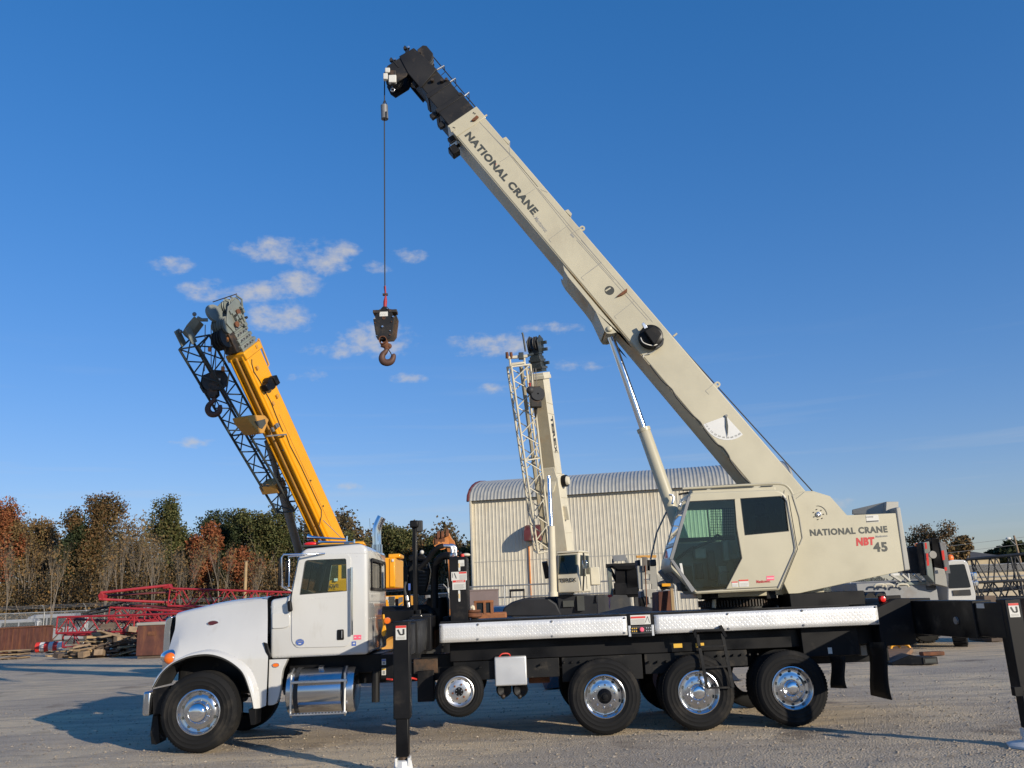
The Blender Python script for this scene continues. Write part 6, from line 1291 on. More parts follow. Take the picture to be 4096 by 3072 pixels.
# cab and turret
ct, Tt = crane_cab(TX, dep('M', 556, 1480, TD-1.2), .82, 1.05, 1.36, RAD(66), 'cream', .12, 'glass_dark')
text('TEREX', 'ink', ct, Tt(-.525-.155, .36, .36), Tt(-.525-.155, -.3, .36), .13, normal=Matrix.Rotation(RAD(66), 3, 'Z')@Vector((-1, 0, 0)), bold=.04, depth=.01, spacing=1.1)
MB().obox(dep('M', 607, 1326, TD-1.95), (.08, 0, 0), (0, .02, 0), (0, 0, .14)).build('mirror', 'chrome', ct, bevel=.01)
MB().path([dep('M', 600, 1260, TD-1.95), dep('M', 605, 1330, TD-1.95), dep('M', 598, 1470, TD-1.9)], .03, 6).build('mirror_arm', 'ink', ct)
MB().box(dep('M', 635, 1340, TD-.6), dep('M', 692, 1438, TD-.6)+Vector((0, 1.0, 0))).build('counterweight', 'cream', TX, bevel=.03)
MB().box((-.6, 18.2, 1.2), (3.1, 20.6, 2.0)).build('turret', 'dark_grey', TX, bevel=.05)
MB().prism([dep('O', *p, TD-1.6) for p in [(400, 1215), (430, 1120), (520, 1060), (650, 1020), (880, 1010), (980, 1080), (1040, 1210)]], (0, 2.0, 0)).build('carrier_hood', 'navy_grey', TX, bevel=.06)
MB().prism([dep('O', *p, TD-1.4) for p in [(980, 990), (1250, 985), (1460, 990), (1480, 1210), (1000, 1210)]], (0, 1.5, 0)).build('engine_box', 'navy_grey', TX, bevel=.04)
for x0, y0, x1, y1 in ((1045, 1050, 1160, 1110), (1190, 1000, 1270, 1150), (1390, 985, 1455, 1060)): MB().box(dep('O', x0, y0, TD-1.45), dep('O', x1, y1, TD-1.45)+Vector((0, .04, 0))).build('vent_opening', 'interior', TX)
MB().box((-2.6, 17.6, .7), (4.0, 20.2, 1.3)).build('carrier', 'dark_grey', TX, bevel=.03)
for x in (-1.9, -.1, 3.2):
    for y in (17.5, 20.3): big_wheel(TX, (x, y, .6), .6, .45, 0, hub='grey_metal')
MB().box(dep('O', 488, 930, TD-1.2), dep('O', 648, 948, TD-1.2)+Vector((0, .3, 0))).build('hand_rail', 'black', TX, bevel=.01)
for x in (498, 640): MB().tube(dep('O', x, 945, TD-1.2), dep('O', x, 1020, TD-1.2), .025, n=6).build('rail_post', 'black', TX)
# ---------------------------------------------------------------- metal building
import numpy as np
BYW = 41.0; BROT = RAD(11.5)
def W3(px, py, Y=BYW): return at('W', px, py, Y)
bx0 = W3(1885, 2200).x; EZ = W3(1885, 2003).z; NP = 22; PWD = .902
BL = thing('metal_building', 'large cream metal building with ribbed walls and curved roof behind the cranes', 'building', (bx0, BYW, 0))
def wallpt(k, x, y, out=0.0):
    d = zray(k, x, y); n = Vector((math.sin(BROT), math.cos(BROT), 0)); o = Vector((bx0, BYW, 0))-n*out; p = CAM+d*((o-CAM).dot(n)/d.dot(n)); u = (p-Vector((bx0, BYW, 0))).dot(Vector((math.cos(BROT), -math.sin(BROT), 0)))
    return Vector((bx0+u, BYW-out, p.z))
def rib_profile(n=4, w=PWD, proud=.022, rw=.05):
    P = [(0, 0)]; s = w/n
    for i in range(n):
        c = s*(i+.5); P += [(c-rw, 0), (c-rw*.5, -proud), (c+rw*.5, -proud), (c+rw, 0)]
    return P+[(w, 0)]
RP = rib_profile(); pw = None
for i in range(NP):
    for j, (z0, z1) in enumerate(((0, 4.35), (4.33, EZ))):
        yo = BYW-(.006 if j else 0); c = (bx0+PWD*i+PWD/2, yo, (z0+z1)/2)
        key = 'lo' if j == 0 else 'up'
        if i == 0:
            o = MB().grid([[(x, y, z0) for x, y in RP], [(x, y, z1) for x, y in RP]]).build('wall_panel', 'wall_panel', BL)
            m = o.modifiers.new('s', 'SOLIDIFY'); m.thickness = .004
            put(o, (bx0+PWD/2, yo-.016, (z0+z1)/2), BL)
            if j == 0: pw = o
            else: pw2 = o
        else: again(pw if j == 0 else pw2, 'wall_panel', (bx0+PWD*i+PWD/2, yo-.016, (z0+z1)/2), BL)
def roof_pt(t, lift=0): a, b = 8.0, 2.05; return (BYW-.35+(a+.35)*(1-math.cos(t)), EZ-.05+b*math.sin(t)+lift)
rp = None
for i in range(NP):
    if rp is None:
        rows = []
        for k in range(15):
            t = PI*k/14; y, z = roof_pt(t); n_ = Vector((0, -math.cos(t)*2, math.sin(t)*8)).normalized()
            rows.append([(x, y+n_.y*(-q)*1.2, z+n_.z*(-q)*1.2) for x, q in RP])
        rp = MB().grid(rows).build('roof_panel', 'roof_panel', BL, smooth=50); p0 = Vector(WORLD[rp]); dx = bx0-min(v.co.x for v in rp.data.vertices)-WORLD[rp].x+0
        put(rp, (bx0+PWD/2, WORLD[rp].y, WORLD[rp].z), BL); p0 = Vector(WORLD[rp])
    else: again(rp, 'roof_panel', p0+Vector((PWD*i, 0, 0)), BL)
gab = [(bx0-.02, *roof_pt(PI*k/16)) for k in range(17)]
MB().prism([Vector((bx0+.06, BYW, 0))]+[Vector((bx0+.06, y, z-.06)) for _, y, z in gab]+[Vector((bx0+.06, BYW+16, 0))], (.1, 0, 0)).build('gable_wall', 'wall_panel', BL)
MB().path([Vector((bx0-.06, y, z-.02)) for _, y, z in gab], .09, 6).build('roof_trim', 'maroon_trim', BL, smooth=40)
MB().box((bx0, BYW-.03, 4.3), (bx0+NP*PWD, BYW-.022, 4.34)).build('panel_lap', 'roof_panel', BL)
MB().box((bx0-.03, BYW-.06, 0), (bx0+.09, BYW+.03, EZ)).build('corner_trim', 'wall_panel', BL)
MB().box((bx0, BYW-.05, EZ-.16), (bx0+NP*PWD, BYW-.01, EZ-.06)).build('eave_trim', 'roof_panel', BL)
hx0, hx1 = wallpt('O', 655, 330, .6).x, wallpt('O', 815, 330, .6).x; hz1, hz0 = wallpt('O', 700, 262).z, wallpt('O', 700, 425, .9).z
MB().prism([Vector((hx0, BYW-.04, hz1))]+[Vector((hx0, BYW-.04-1.15*math.sin(t), hz0+.35+(hz1-hz0-.35)*math.cos(t))) for t in [PI/2*k/8 for k in range(1, 9)]]+[Vector((hx0, BYW-1.19, hz0)), Vector((hx0, BYW-.04, hz0))], (hx1-hx0, 0, 0)).build('vent_hood', 'maroon_trim', BL)
MB().box((hx0+.06, BYW-1.1, hz0-.012), (hx1-.06, BYW-.1, hz0-.004)).build('vent_opening', 'interior', BL)
c = wallpt('O', 690, 480, .1); MB().tube((c.x, BYW-.09, 0), (c.x, BYW-.09, c.z), .055, n=8).build('rusty_pipe', 'orange_worn', BL, smooth=40)
BL.rotation_euler = (0, 0, -BROT)
# ---------------------------------------------------------------- chain-link fence
def mesh_mat():
    m = bpy.data.materials.new('chain_link'); m.use_nodes = True; N = m.node_tree.nodes; L = m.node_tree.links; N.clear()
    o = N.new('ShaderNodeOutputMaterial'); t = N.new('ShaderNodeBsdfTransparent'); d = N.new('ShaderNodeBsdfDiffuse'); d.inputs[0].default_value = (.4, .41, .4, 1)
    g = N.new('ShaderNodeNewGeometry'); sp = N.new('ShaderNodeSeparateXYZ'); L.new(g.outputs['Position'], sp.inputs[0])
    def mt(op, a, b): 
        n = N.new('ShaderNodeMath'); n.operation = op
        for i, x in enumerate((a, b)):
            if isinstance(x, (int, float)): n.inputs[i].default_value = x
            else: L.new(x, n.inputs[i])
        return n.outputs[0]
    k = 13.0; u = mt('MULTIPLY', mt('ADD', sp.outputs[0], sp.outputs[2]), k); v = mt('MULTIPLY', mt('SUBTRACT', sp.outputs[0], sp.outputs[2]), k)
    ln = mt('MAXIMUM', mt('LESS_THAN', mt('FRACT', u, 0), .1), mt('LESS_THAN', mt('FRACT', v, 0), .1))
    mx = N.new('ShaderNodeMixShader'); L.new(ln, mx.inputs[0]); L.new(t.outputs[0], mx.inputs[1]); L.new(d.outputs[0], mx.inputs[2]); L.new(mx.outputs[0], o.inputs[0]); MAT['chain_link'] = m
mesh_mat()
FP = [Vector((-62, 47, 0)), Vector((-34, 49, 0)), Vector((-15, 46, 0)), Vector((-4.5, 34.5, 0)), Vector((26, 32.0, 0))]
names = ['chain-link fence section at the far left before the autumn trees', 'chain-link fence section behind the red lattice booms', 'chain-link fence section between the truck cab and the metal building', 'chain-link fence section in front of the metal building wall']
for si, (p, q) in enumerate(zip(FP, FP[1:])):
    fe = thing('chain_link_fence', names[si], 'fence', (p+q)/2, 'chain-link fence round the yard'); d = (q-p); n = max(2, int(d.length/3)); d.normalize(); pr = Vector((d.y, -d.x, 0)); H_ = 2.45 if si < 3 else 2.72
    MB().add([p+Vector((0, 0, .05)), q+Vector((0, 0, .05)), q+Vector((0, 0, H_)), p+Vector((0, 0, H_))], [(0, 1, 2, 3)]).build('chain_mesh', 'chain_link', fe)
    for z in (H_, 2.1 if si == 3 else 1.2): MB().tube(p+Vector((0, 0, z)), q+Vector((0, 0, z)), .03 if si < 3 else .04, n=8).build('rail', 'galv' if si < 3 else 'grey_metal', fe, smooth=50)
    p_ = None
    for i in range(n+1):
        c = p.lerp(q, i/n)
        if p_ is None:
            p_ = MB().tube((0, 0, 0), (0, 0, H_), .045, n=8).path([(0, 0, H_), tuple(pr*.12+Vector((0, 0, H_+.3))), tuple(pr*.35+Vector((0, 0, H_+.48)))], .025, 6).build('post', 'galv', fe, smooth=50); off = WORLD[p_].copy(); put(p_, c+off, fe)
        else: again(p_, 'post', c+off, fe)
    if si < 3:
        for k in range(3): o_ = pr*(.12+.1*k)+Vector((0, 0, H_+.28+.09*k)); MB().tube(p+o_, q+o_, .014, n=5).build('barbed_wire', 'grey_metal', fe)
# ---------------------------------------------------------------- left: rusty box, lattice booms, timber, vans
g0, g1 = gnd('Q', -260, 1045), gnd('Q', 640, 945); dv_ = (g1-g0); Lb = dv_.length; dv_.normalize(); pv_ = Vector((-dv_.y, dv_.x, 0))
RB = thing('rusty_container', 'long rusty brown steel box with three pale panels at the left edge of the yard', 'container', (g0+g1)/2+pv_*.9)
def RQ(u, w, z): return g0+dv_*u+pv_*w+Vector((0, 0, z))
MB().prism([RQ(0, 0, .08), RQ(Lb, 0, .08), RQ(Lb, 0, 1.5), RQ(0, 0, 1.5)], pv_*1.9).build('body', 'rust_brown', RB, bevel=.03)
MB().prism([RQ(-.05, -.05, 1.5), RQ(Lb+.05, -.05, 1.5), RQ(Lb+.05, -.05, 1.58), RQ(-.05, -.05, 1.58)], pv_*2.0).build('lid', 'rust', RB, bevel=.02)
n = int(Lb/.75)
for i in range(n+1): MB().obox(RQ(.05+(Lb-.1)*i/n, -.03, .78), dv_*.03, pv_*.035, (0, 0, .68)).build('stiffener', 'rust_brown', RB)
for x0, x1 in ((165, 228), (272, 338), (375, 442)):
    t0, t1 = [(gnd('Q', x, 980)-g0).dot(dv_) for x in (x0, x1)]
    ua = [((at('Q', x, 770, (g0.y+g1.y)/2))-g0).dot(dv_) for x in (x0, x1)]
    MB().prism([RQ(ua[0], -.012, .82), RQ(ua[1], -.012, .82), RQ(ua[1], -.012, 1.28), RQ(ua[0], -.012, 1.28)], pv_*-.02).build('pale_panel', 'grey_metal', RB)
MB().path([RQ(Lb, 0, 1.45), RQ(Lb+1.5, .1, 1.3), RQ(Lb+1.7, .1, .5), RQ(Lb, 0, .4)], .05, 6).path([RQ(Lb, .1, .45), RQ(Lb+1.6, .1, 1.25)], .04, 6).build('end_frame', 'rust', RB, smooth=40)
GRP = 'red lattice boom sections stored on the ground'
l1 = thing('lattice_boom', 'bright red lattice boom section lying across the timber heap', 'lattice boom', dep('Q', 785, 740, 44), GRP)
pA, pB = dep('Q', 790, 632, 44), dep('Q', 2090, 600, 43); pB = pA+(pB-pA)*1.5; pB.z = pA.z-.1; truss(l1, pA, pB, (0, 1, 0), (0, 0, 1), .85, .8, .85, .8, 14, .055, 'red_paint')
l2 = thing('lattice_boom', 'low red lattice boom section half buried behind the timber heap', 'lattice boom', gnd('Q', 870, 900, 0), GRP)
pA, pB = dep('Q', 868, 830, 44.6), dep('Q', 1935, 820, 43.4); truss(l2, pA, pB, (0, 1, 0), (0, 0, 1), .8, .62, .8, .62, 9, .05, 'red_paint')
l3 = thing('lattice_boom', 'long red lattice boom with tapered nose raised above the others behind the truck hood', 'lattice boom', dep('V', 300, 640, 48), GRP)
pC, pD = dep('V', 330, 510, 48), dep('V', 1830, 560, 48); pD = pC+(pD-pC)*1.9
truss(l3, pC, pD, (0, 1, 0), (0, 0, 1), 1.0, .95, 1.0, .95, 16, .06, 'red_paint')
MB().path([dep('Q', 1270, 225, 46.5), dep('Q', 2140, 130, 47.6)], .08, 8).build('nose_chord', 'red_paint', l3, smooth=40); MB().path([dep('Q', 1250, 305, 46.4), dep('Q', 1640, 325, 47), dep('V', 330, 590, 48)], .07, 8).build('nose_chord', 'red_paint', l3, smooth=40)
MB().prism([dep('Q', *p, 46.4) for p in [(1235, 255), (1275, 215), (1310, 250), (1300, 315), (1250, 320)]], (0, .5, 0)).build('nose_plate', 'red_paint', l3, bevel=.02)
MB().prism([dep('Q', *p, 47.5) for p in [(2040, 125), (2140, 112), (2160, 165), (2060, 175)]], (0, .4, 0)).build('nose_plate', 'red_paint', l3, bevel=.02)
MB().path([dep('Q', 1300, 265, 47.2), dep('Q', 2000, 225, 47.8), dep('V', 400, 430, 48.2)], .06, 6).build('nose_brace', 'red_dark', l3)
l4 = thing('lattice_boom', 'dark weathered lattice boom lying under the raised red one', 'lattice boom', dep('Q', 1020, 520, 47), GRP)
pE, pF = dep('Q', 1040, 500, 47.5), dep('Q', 1680, 345, 48); truss(l4, pE, pF, (0, 1, 0), (0, 0, 1), .3, .12, .5, .35, 5, .05, 'dark_grey')
truss(l4, pF-Vector((0, 0, .5)), pF+(pD-pC)*.9-Vector((0, 0, .9)), (0, 1, 0), (0, 0, 1), .9, .7, .9, .7, 12, .055, 'red_dark')
l5 = thing('lattice_boom', 'middle red lattice boom stacked between the low and the raised ones', 'lattice boom', dep('Q', 1500, 560, 46.5), GRP)
pG = dep('Q', 1420, 480, 46.8); truss(l5, pG, pG+(pD-pC)*.95+Vector((0, 0, -.25)), (0, 1, 0), (0, 0, 1), .8, .6, .8, .6, 15, .055, 'red_paint')
l6 = thing('lattice_boom', 'dull red lattice boom lying farthest back behind the low bright one', 'lattice boom', dep('Q', 900, 640, 48.5), GRP)
pH = dep('Q', 880, 650, 48.5); truss(l6, pH, pH+(pD-pC)*.9+Vector((0, 0, -.2)), (0, 1, 0), (0, 0, 1), .9, .85, .9, .85, 14, .055, 'red_dark')
# supports that carry the stacked booms
for k, p in enumerate(((-17.5, 36.0), (-22.0, 38.5), (-11.0, 36.0))):
    tag(MB().box((p[0]-.25, p[1]-.6, 0), (p[0]+.25, p[1]+1.4, 2.35 if k else 2.2)).build('timber_crib', 'wood_dark', None, bevel=.02), ['dark timber crib under the middle of the stacked red booms', 'dark timber crib under the left end of the stacked red booms', 'dark timber crib behind the truck hood'][k], 'crib')
rr = random.Random(11); ctr = gnd('Q', 1330, 1040); protos = {}
def timber(x, y, z, L, w, h, yaw, tilt, mat):
    key = (mat, len(protos) % 1)
    if mat not in protos:
        protos[mat] = MB().box((-.5, -.5, -.5), (.5, .5, .5)).build('timber', mat, None, bevel=.03); o = protos[mat]; put(o, (x, y, z))
    else: o = again(protos[mat], 'timber', (x, y, z))
    o.scale = (L, w, h); o.rotation_euler = (0, tilt, yaw); o.modifiers.clear()
    tag(o, {'wood_mid': 'brown', 'wood_dark': 'nearly black', 'wood_light': 'pale yellow', 'wood_old': 'grey-brown'}[mat]+(' squared block' if w > .28 else ' plank')+' in the timber heap below the red lattice booms', 'timber', 'timbers heaped below the red lattice booms')
for i in range(240):
    t = rr.random()**1.3; ux = (rr.random()*2-1); uy = (rr.random()*2-1); hmax = 1.35*(1-abs(ux)**1.5)
    x = ctr.x+ux*2.5+.3; y = ctr.y+1.2+uy*1.4+ux*.4; z = .08+t*max(.05, hmax)
    big = rr.random() < .15
    timber(x, y, z, rr.uniform(.35, .7) if big else rr.uniform(.35, 1.5), rr.uniform(.3, .42) if big else rr.uniform(.08, .2), rr.uniform(.18, .3) if big else rr.uniform(.04, .11), rr.uniform(-1.5, 1.5), rr.uniform(-.25, .25), rr.choice(['wood_mid', 'wood_mid', 'wood_dark', 'wood_light', 'wood_old', 'wood_dark', 'wood_dark']))
for i, (x, y) in enumerate(((180, 1060), (760, 1020))):
    c = gnd('Q', x, y); pl = thing('pallet', ['small wooden pallet stack in front of the rusty container', 'low wooden pallet beside the striped drum'][i], 'pallet', c)
    for k in range(3 if i == 0 else 2):
        for j in range(4): MB().box((c.x-.55, c.y-.5+.3*j, .05+.18*k), (c.x+.55, c.y-.35+.3*j, .09+.18*k)).build('slat', rr.choice(['wood_mid', 'wood_light']), pl)
        for j in range(3): MB().box((c.x-.55+.48*j, c.y-.5, -.02+.18*k), (c.x-.43+.48*j, c.y+.55, .05+.18*k)).build('bearer', 'wood_dark', pl)
c = gnd('Q', 600, 975); sd = thing('striped_drum', 'red and white striped drum lying in front of the rusty container', 'drum', c)
for i in range(6): MB().lathe([(0, 0), (.3, 0), (.3, .26), (0, .26)], c+Vector((-.8+.27*i, .2, .3)), (1, .12, 0), 18).build('stripe', 'red_sign' if i % 2 == 0 else 'label_white', sd, smooth=40)
c = dep('Q', 1995, 800, 40); c.z = 0; rb = thing('rusty_cabinet', 'rusty upright steel cabinet with a pale lid beside the truck nose', 'cabinet', c)
MB().box((c.x-.75, c.y-.6, .12), (c.x+.95, c.y+.8, 1.48)).build('body', 'rust_brown', rb, bevel=.03); MB().box((c.x-.8, c.y-.65, 1.48), (c.x+1.0, c.y+.85, 1.62)).build('lid', 'concrete', rb, bevel=.03); MB().box((c.x-.7, c.y-.5, 0), (c.x+.9, c.y+.7, .12)).build('skid', 'wood_dark', rb)
MB().box((c.x-.25, c.y-.625, 1.02), (c.x+.15, c.y-.604, 1.2)).build('plate', 'rust', rb)
def car(name, label, c, L, Wd, H, yaw, mat, van=False, group=None):
    t = thing(name, label, 'van' if van else 'car', c, group); R = Matrix.Rotation(yaw, 3, 'Z'); T = lambda x, y, z: Vector(c)+R@Vector((x, y, z))
    pr_ = [(-.5, .18), (-.5, .5), (-.47, .55), (-.26, .62), (-.12, .97), (-.02, 1), (.36, 1), (.44, .93), (.5, .6), (.5, .18)] if not van else [(-.5, .15), (-.5, .45), (-.42, .52), (-.3, .93), (-.22, 1), (.46, 1), (.5, .9), (.5, .15)]
    MB().prism([T(x*L, -Wd/2, z*H) for x, z in pr_], R@Vector((0, Wd, 0))).build('body', mat, t, bevel=.09, seg=3)
    wins = [(-.1, .64, -.03, .93, .14, .66), (.16, .66, .16, .93, .38, .66)] if not van else [(-.3, .55, -.2, .92, -.02, .55), (.0, .55, .0, .92, .2, .55), (.22, .55, .22, .92, .44, .55)]
    for s in (-1, 1):
        if van:
            for a, b, top0, top1 in ((-.33, -.06, -.22, -.06), (-.04, .2, -.04, .2), (.22, .46, .22, .44)):
                MB().prism([T(a*L, s*(Wd/2+.004), .56*H), T(b*L, s*(Wd/2+.004), .56*H), T(top1*L, s*(Wd/2+.004), .88*H), T(top0*L, s*(Wd/2+.004), .88*H)], R@Vector((0, .006*s, 0))).build('window', 'glass_tint', t)
        else:
            for a, b, top0, top1 in ((-.2, .1, -.1, .1), (.12, .42, .12, .36)):
                MB().prism([T(a*L, s*(Wd/2+.004), .63*H), T(b*L, s*(Wd/2+.004), .63*H), T(top1*L, s*(Wd/2+.004), .92*H), T(top0*L, s*(Wd/2+.004), .92*H)], R@Vector((0, .006*s, 0))).build('window', 'glass_tint', t)
        for x in (-.31, .31): big_c = T(x*L, s*(Wd/2-.1), .33); MB().lathe([(0, -.1), (.2, -.1), (.33, -.08), (.33, .08), (.2, .1), (0, .1)], big_c, R@Vector((0, 1, 0)), 20).build('wheel', 'rubber', t, smooth=40)
    return t
car('parked_van', 'grey van with a row of dark windows parked behind the left fence', dep('Q', 700, 560, 67)*1-Vector((0, 0, dep('Q', 700, 560, 67).z)), 5.6, 1.95, 2.35, RAD(8), 'grey_car', True)
car('parked_car', 'silver people carrier parked at the far left behind the fence', dep('Q', 130, 580, 66)-Vector((0, 0, dep('Q', 130, 580, 66).z)), 5.0, 1.9, 2.05, RAD(6), 'grey_car', True)
# ---------------------------------------------------------------- middle: things glimpsed between truck and building
MD = 27
om = thing('orange_loader', 'small orange loader cab showing above the truck deck beside the black tank', 'loader', gnd('O', 200, 1500)); c = dep('O', 215, 1130, MD); c.z = 0; put(om, c)
ob_ = MB().box((c.x-.8, c.y-.2, .5), (c.x+.75, c.y+1.2, dep('O', 215, 1175, MD).z)).build('body', 'rust_orange', om, bevel=.05)
zt_ = dep('O', 215, 1045, MD).z; zb_ = dep('O', 215, 1178, MD).z
xs = [dep('O', x, 1100, MD).x for x in (135, 232, 305)]
MB().box((xs[0]-.05, c.y-.2, zt_-.08), (xs[2]+.05, c.y+1.0, zt_)).build('cab_roof', 'rust_orange', om, bevel=.03)
for x in xs:
    for y in (-.2, .95): MB().box((x-.04, c.y+y, zb_-.02), (x+.04, c.y+y+.07, zt_-.06)).build('pillar', 'rust_orange', om)
MB().box((xs[0], c.y-.15, zb_), (xs[2], c.y-.14, zt_-.08)).build('window', 'glass_tint', om)
for x in (-.5, .5): big_wheel(om, (c.x+x, c.y-.3, .45), .45, .3, hub='orange_worn')
mc = thing('steel_cabinet', 'mauve-grey steel cabinet by the corner of the metal building', 'cabinet', dep('O', 190, 1000, 36)*1); c = dep('O', 190, 1000, 36); c.z = 0; put(mc, c)
zz = dep('O', 190, 945, 36).z; MB().box((c.x-.75, c.y-.4, .1), (c.x+.75, c.y+.4, zz)).build('body', 'mauve', mc, bevel=.02); MB().box((c.x-.78, c.y-.42, zz), (c.x+.78, c.y+.42, zz+.05)).build('lid', 'mauve', mc); MB().box((c.x-.7, c.y-.35, 0), (c.x+.7, c.y+.35, .1)).build('plinth', 'dark_grey', mc)
for x in (-.62, -.5): MB().box((c.x-.72, c.y-.41, zz-.3+x*.1), (c.x-.68, c.y-.405, zz-.2+x*.1)).build('hinge', 'ink', mc)
c = dep('O', 370, 1120, 33); c.z = 0; car('parked_car', 'pale blue-grey car behind the orange loader', c, 4.2, 1.75, 1.75, RAD(70), 'grey_car')
dm = thing('dark_loader', 'dark wheel loader with a round white lamp behind the black oil tank', 'loader', (0, 0, 0)); c = dep('CC', 1010, 800, 25); c.z = 0; put(dm, c)
MB().prism([dep('CC', *p, 24.5) for p in [(800, 900), (830, 760), (900, 690), (1010, 660), (1130, 690), (1180, 900)]], (0, 1.4, 0)).build('hood', 'navy_grey', dm, bevel=.08)
MB().prism([dep('CC', *p, 24.8) for p in [(1170, 640), (1290, 620), (1330, 700), (1330, 900), (1190, 900)]], (0, 1.3, 0)).build('cab', 'rust_grey', dm, bevel=.03)
MB().prism([dep('CC', *p, 24.7) for p in [(1245, 680), (1295, 660), (1315, 870), (1255, 860)]], (0, .05, 0)).build('window', 'glass_tint', dm); MB().prism([dep('CC', *p, 24.45) for p in [(940, 690), (990, 690), (990, 780), (920, 790)]], (0, .04, 0)).build('windshield', 'glass_tint', dm)
MB().ball(dep('CC', 1140, 655, 24.3), .07, 12, 8).build('lamp', 'label_white', dm, smooth=60); MB().box(dep('CC', 885, 575, 24.6), dep('CC', 970, 640, 24.6)+Vector((0, .3, 0))).build('grille_box', 'grey_metal', dm, bevel=.02)
MB().obox(dep('CC', 1258, 880, 24.4), (.12, 0, 0), (0, .05, 0), (0, 0, .1)).build('orange_lamp', 'orange_worn', dm, bevel=.03)
MB().box((c.x-1.3, c.y+.1, .4), (c.x+1.3, c.y+1.4, 1.45)).build('chassis', 'dark_grey', dm, bevel=.05)
for x in (-.8, .9): big_wheel(dm, (c.x+x, c.y, .6), .6, .4, hub='grey_metal')
oc = thing('orange_boom_head', 'rusty orange crane boom head rising behind the black oil tank', 'crane boom', (0, 0, 0)); c = dep('R', 1110, 1300, 30); base = Vector((c.x, c.y, 0)); put(oc, base)
MB().bar(base, dep('R', 1010, 500, 30), .4, .4, (0, 1, 0)).build('boom', 'orange_worn', oc, bevel=.03)
MB().prism([dep('R', *p, 29.8) for p in [(920, 400), (915, 300), (935, 265), (970, 270), (975, 300), (1000, 340), (1030, 370), (1040, 420), (1000, 520), (940, 520)]], (0, .35, 0)).build('head_plate', 'orange_worn', oc, bevel=.02)
MB().prism([dep('R', *p, 29.7) for p in [(805, 400), (800, 350), (830, 320), (860, 300), (905, 320), (915, 400), (880, 420)]], (0, .3, 0)).build('head_plate', 'rust', oc, bevel=.02)
for x, y in ((825, 290), (880, 285), (800, 370), (940, 265)): MB().obox(dep('R', x, y, 29.7), (.05, 0, .02), (0, .06, 0), (0, 0, .12)).build('head_lug', 'rust', oc, bevel=.01)
MB().lathe([(.04, -.05), (.28, -.05), (.24, 0), (.28, .05), (.04, .05)], dep('R', 860, 380, 29.75), (0, 1, 0), 20).build('sheave', 'orange_worn', oc, smooth=35)
for x in (915, 945): MB().tube(dep('R', x, 520, 29.6), dep('R', x, 660, 29.6), .015, n=5).build('hoist_line', 'rope_grey', oc)
# black braced frame and white boom nose right of the cream crane
FD = 22.5
bf = thing('braced_frame', 'black braced steel frame with a grey top bar left of the crane cab', 'frame', (0, 0, 0)); c = dep('DD', 600, 1000, FD); c.z = 0; put(bf, c)
def db(p, q, w, mat='black', d=FD, name='member'): MB().bar(dep('DD', *p, d), dep('DD', *q, d), w, w, (0, 1, 0)).build(name, mat, bf)
db((385, 455), (660, 430), .15, 'grey_metal', name='top_bar'); db((390, 460), (378, 590), .06, 'grey_metal'); db((662, 440), (690, 560), .06, 'grey_metal')
db((235, 610), (880, 580), .1); db((300, 620), (345, 1250), .1, 'grey_green', name='post'); db((310, 650), (500, 1010), .08); db((520, 620), (530, 1100), .22); db((770, 600), (800, 1250), .28, name='post'); db((680, 600), (700, 1100), .2)
db((560, 960), (720, 660), .05); db((560, 700), (720, 1000), .05); db((420, 1100), (900, 1090), .3); db((870, 640), (930, 1040), .18)
MB().prism([dep('DD', *p, FD-.2) for p in [(345, 600), (880, 570), (860, 660), (780, 690), (480, 690)]], (0, .5, 0)).build('hood_plate', 'black', bf, bevel=.02)
MB().prism([dep('DD', *p, FD-.1) for p in [(410, 1110), (520, 1010), (940, 1040), (950, 1150), (800, 1230), (430, 1230)]], (0, .5, 0)).build('base_plate', 'black', bf, bevel=.02)
MB().box(dep('DD', 390, 545, FD), dep('DD', 500, 600, FD)+Vector((0, .3, 0))).build('grey_box', 'concrete', bf, bevel=.02)
for x in (.4, -.6): MB().box((c.x+x-.1, c.y+.1, 0), (c.x+x+.1, c.y+.3, dep('DD', 600, 1200, FD).z)).build('leg', 'dark_grey', bf)
bn = thing('boom_nose', 'pale grey boom nose with square holes and rope sheaves left of the crane cab', 'crane boom', (0, 0, 0)); ND = 20.5; c = dep('DD', 1150, 1200, ND); c.z = 0; put(bn, c)
hole = lambda x0, y0, x1, y1: [dep('DD', *p, ND) for p in [(x0, y0), (x1, y0), (x1, y1), (x0, y1)]]
flat('nose_plate', [dep('DD', *p, ND) for p in [(905, 610), (1020, 600), (1020, 715), (1180, 715), (1180, 590), (1290, 620), (1310, 700), (1340, 1100), (1060, 1125), (945, 1090)]], [hole(1045, 785, 1180, 925), hole(1035, 992, 1220, 1110)], (0, .12, 0), 'grey_beige', bn)
MB().prism([dep('DD', *p, ND) for p in [(1040, 1125), (1300, 1110), (1350, 1280), (1200, 1290), (1060, 1260)]], (0, .3, 0)).build('lower_plate', 'grey_beige', bn, bevel=.01)
MB().prism([dep('DD', *p, ND+.15) for p in [(1310, 750), (1420, 870), (1425, 950), (1500, 1000), (1380, 1050), (1340, 1000)]], (0, .2, 0)).build('side_plate', 'grey_beige', bn, bevel=.01)
MB().box(dep('DD', 905, 480, ND+.1), dep('DD', 975, 660, ND+.1)+Vector((0, .4, 0))).build('sheave_guard', 'navy_grey', bn, bevel=.02); MB().box(dep('DD', 1115, 480, ND+.1), dep('DD', 1200, 700, ND+.1)+Vector((0, .4, 0))).build('sheave_guard', 'black', bn, bevel=.02)
MB().bar(dep('DD', 885, 412, ND), dep('DD', 1310, 405, ND), .06, .06).build('spreader_bar', 'yellow_pale', bn)
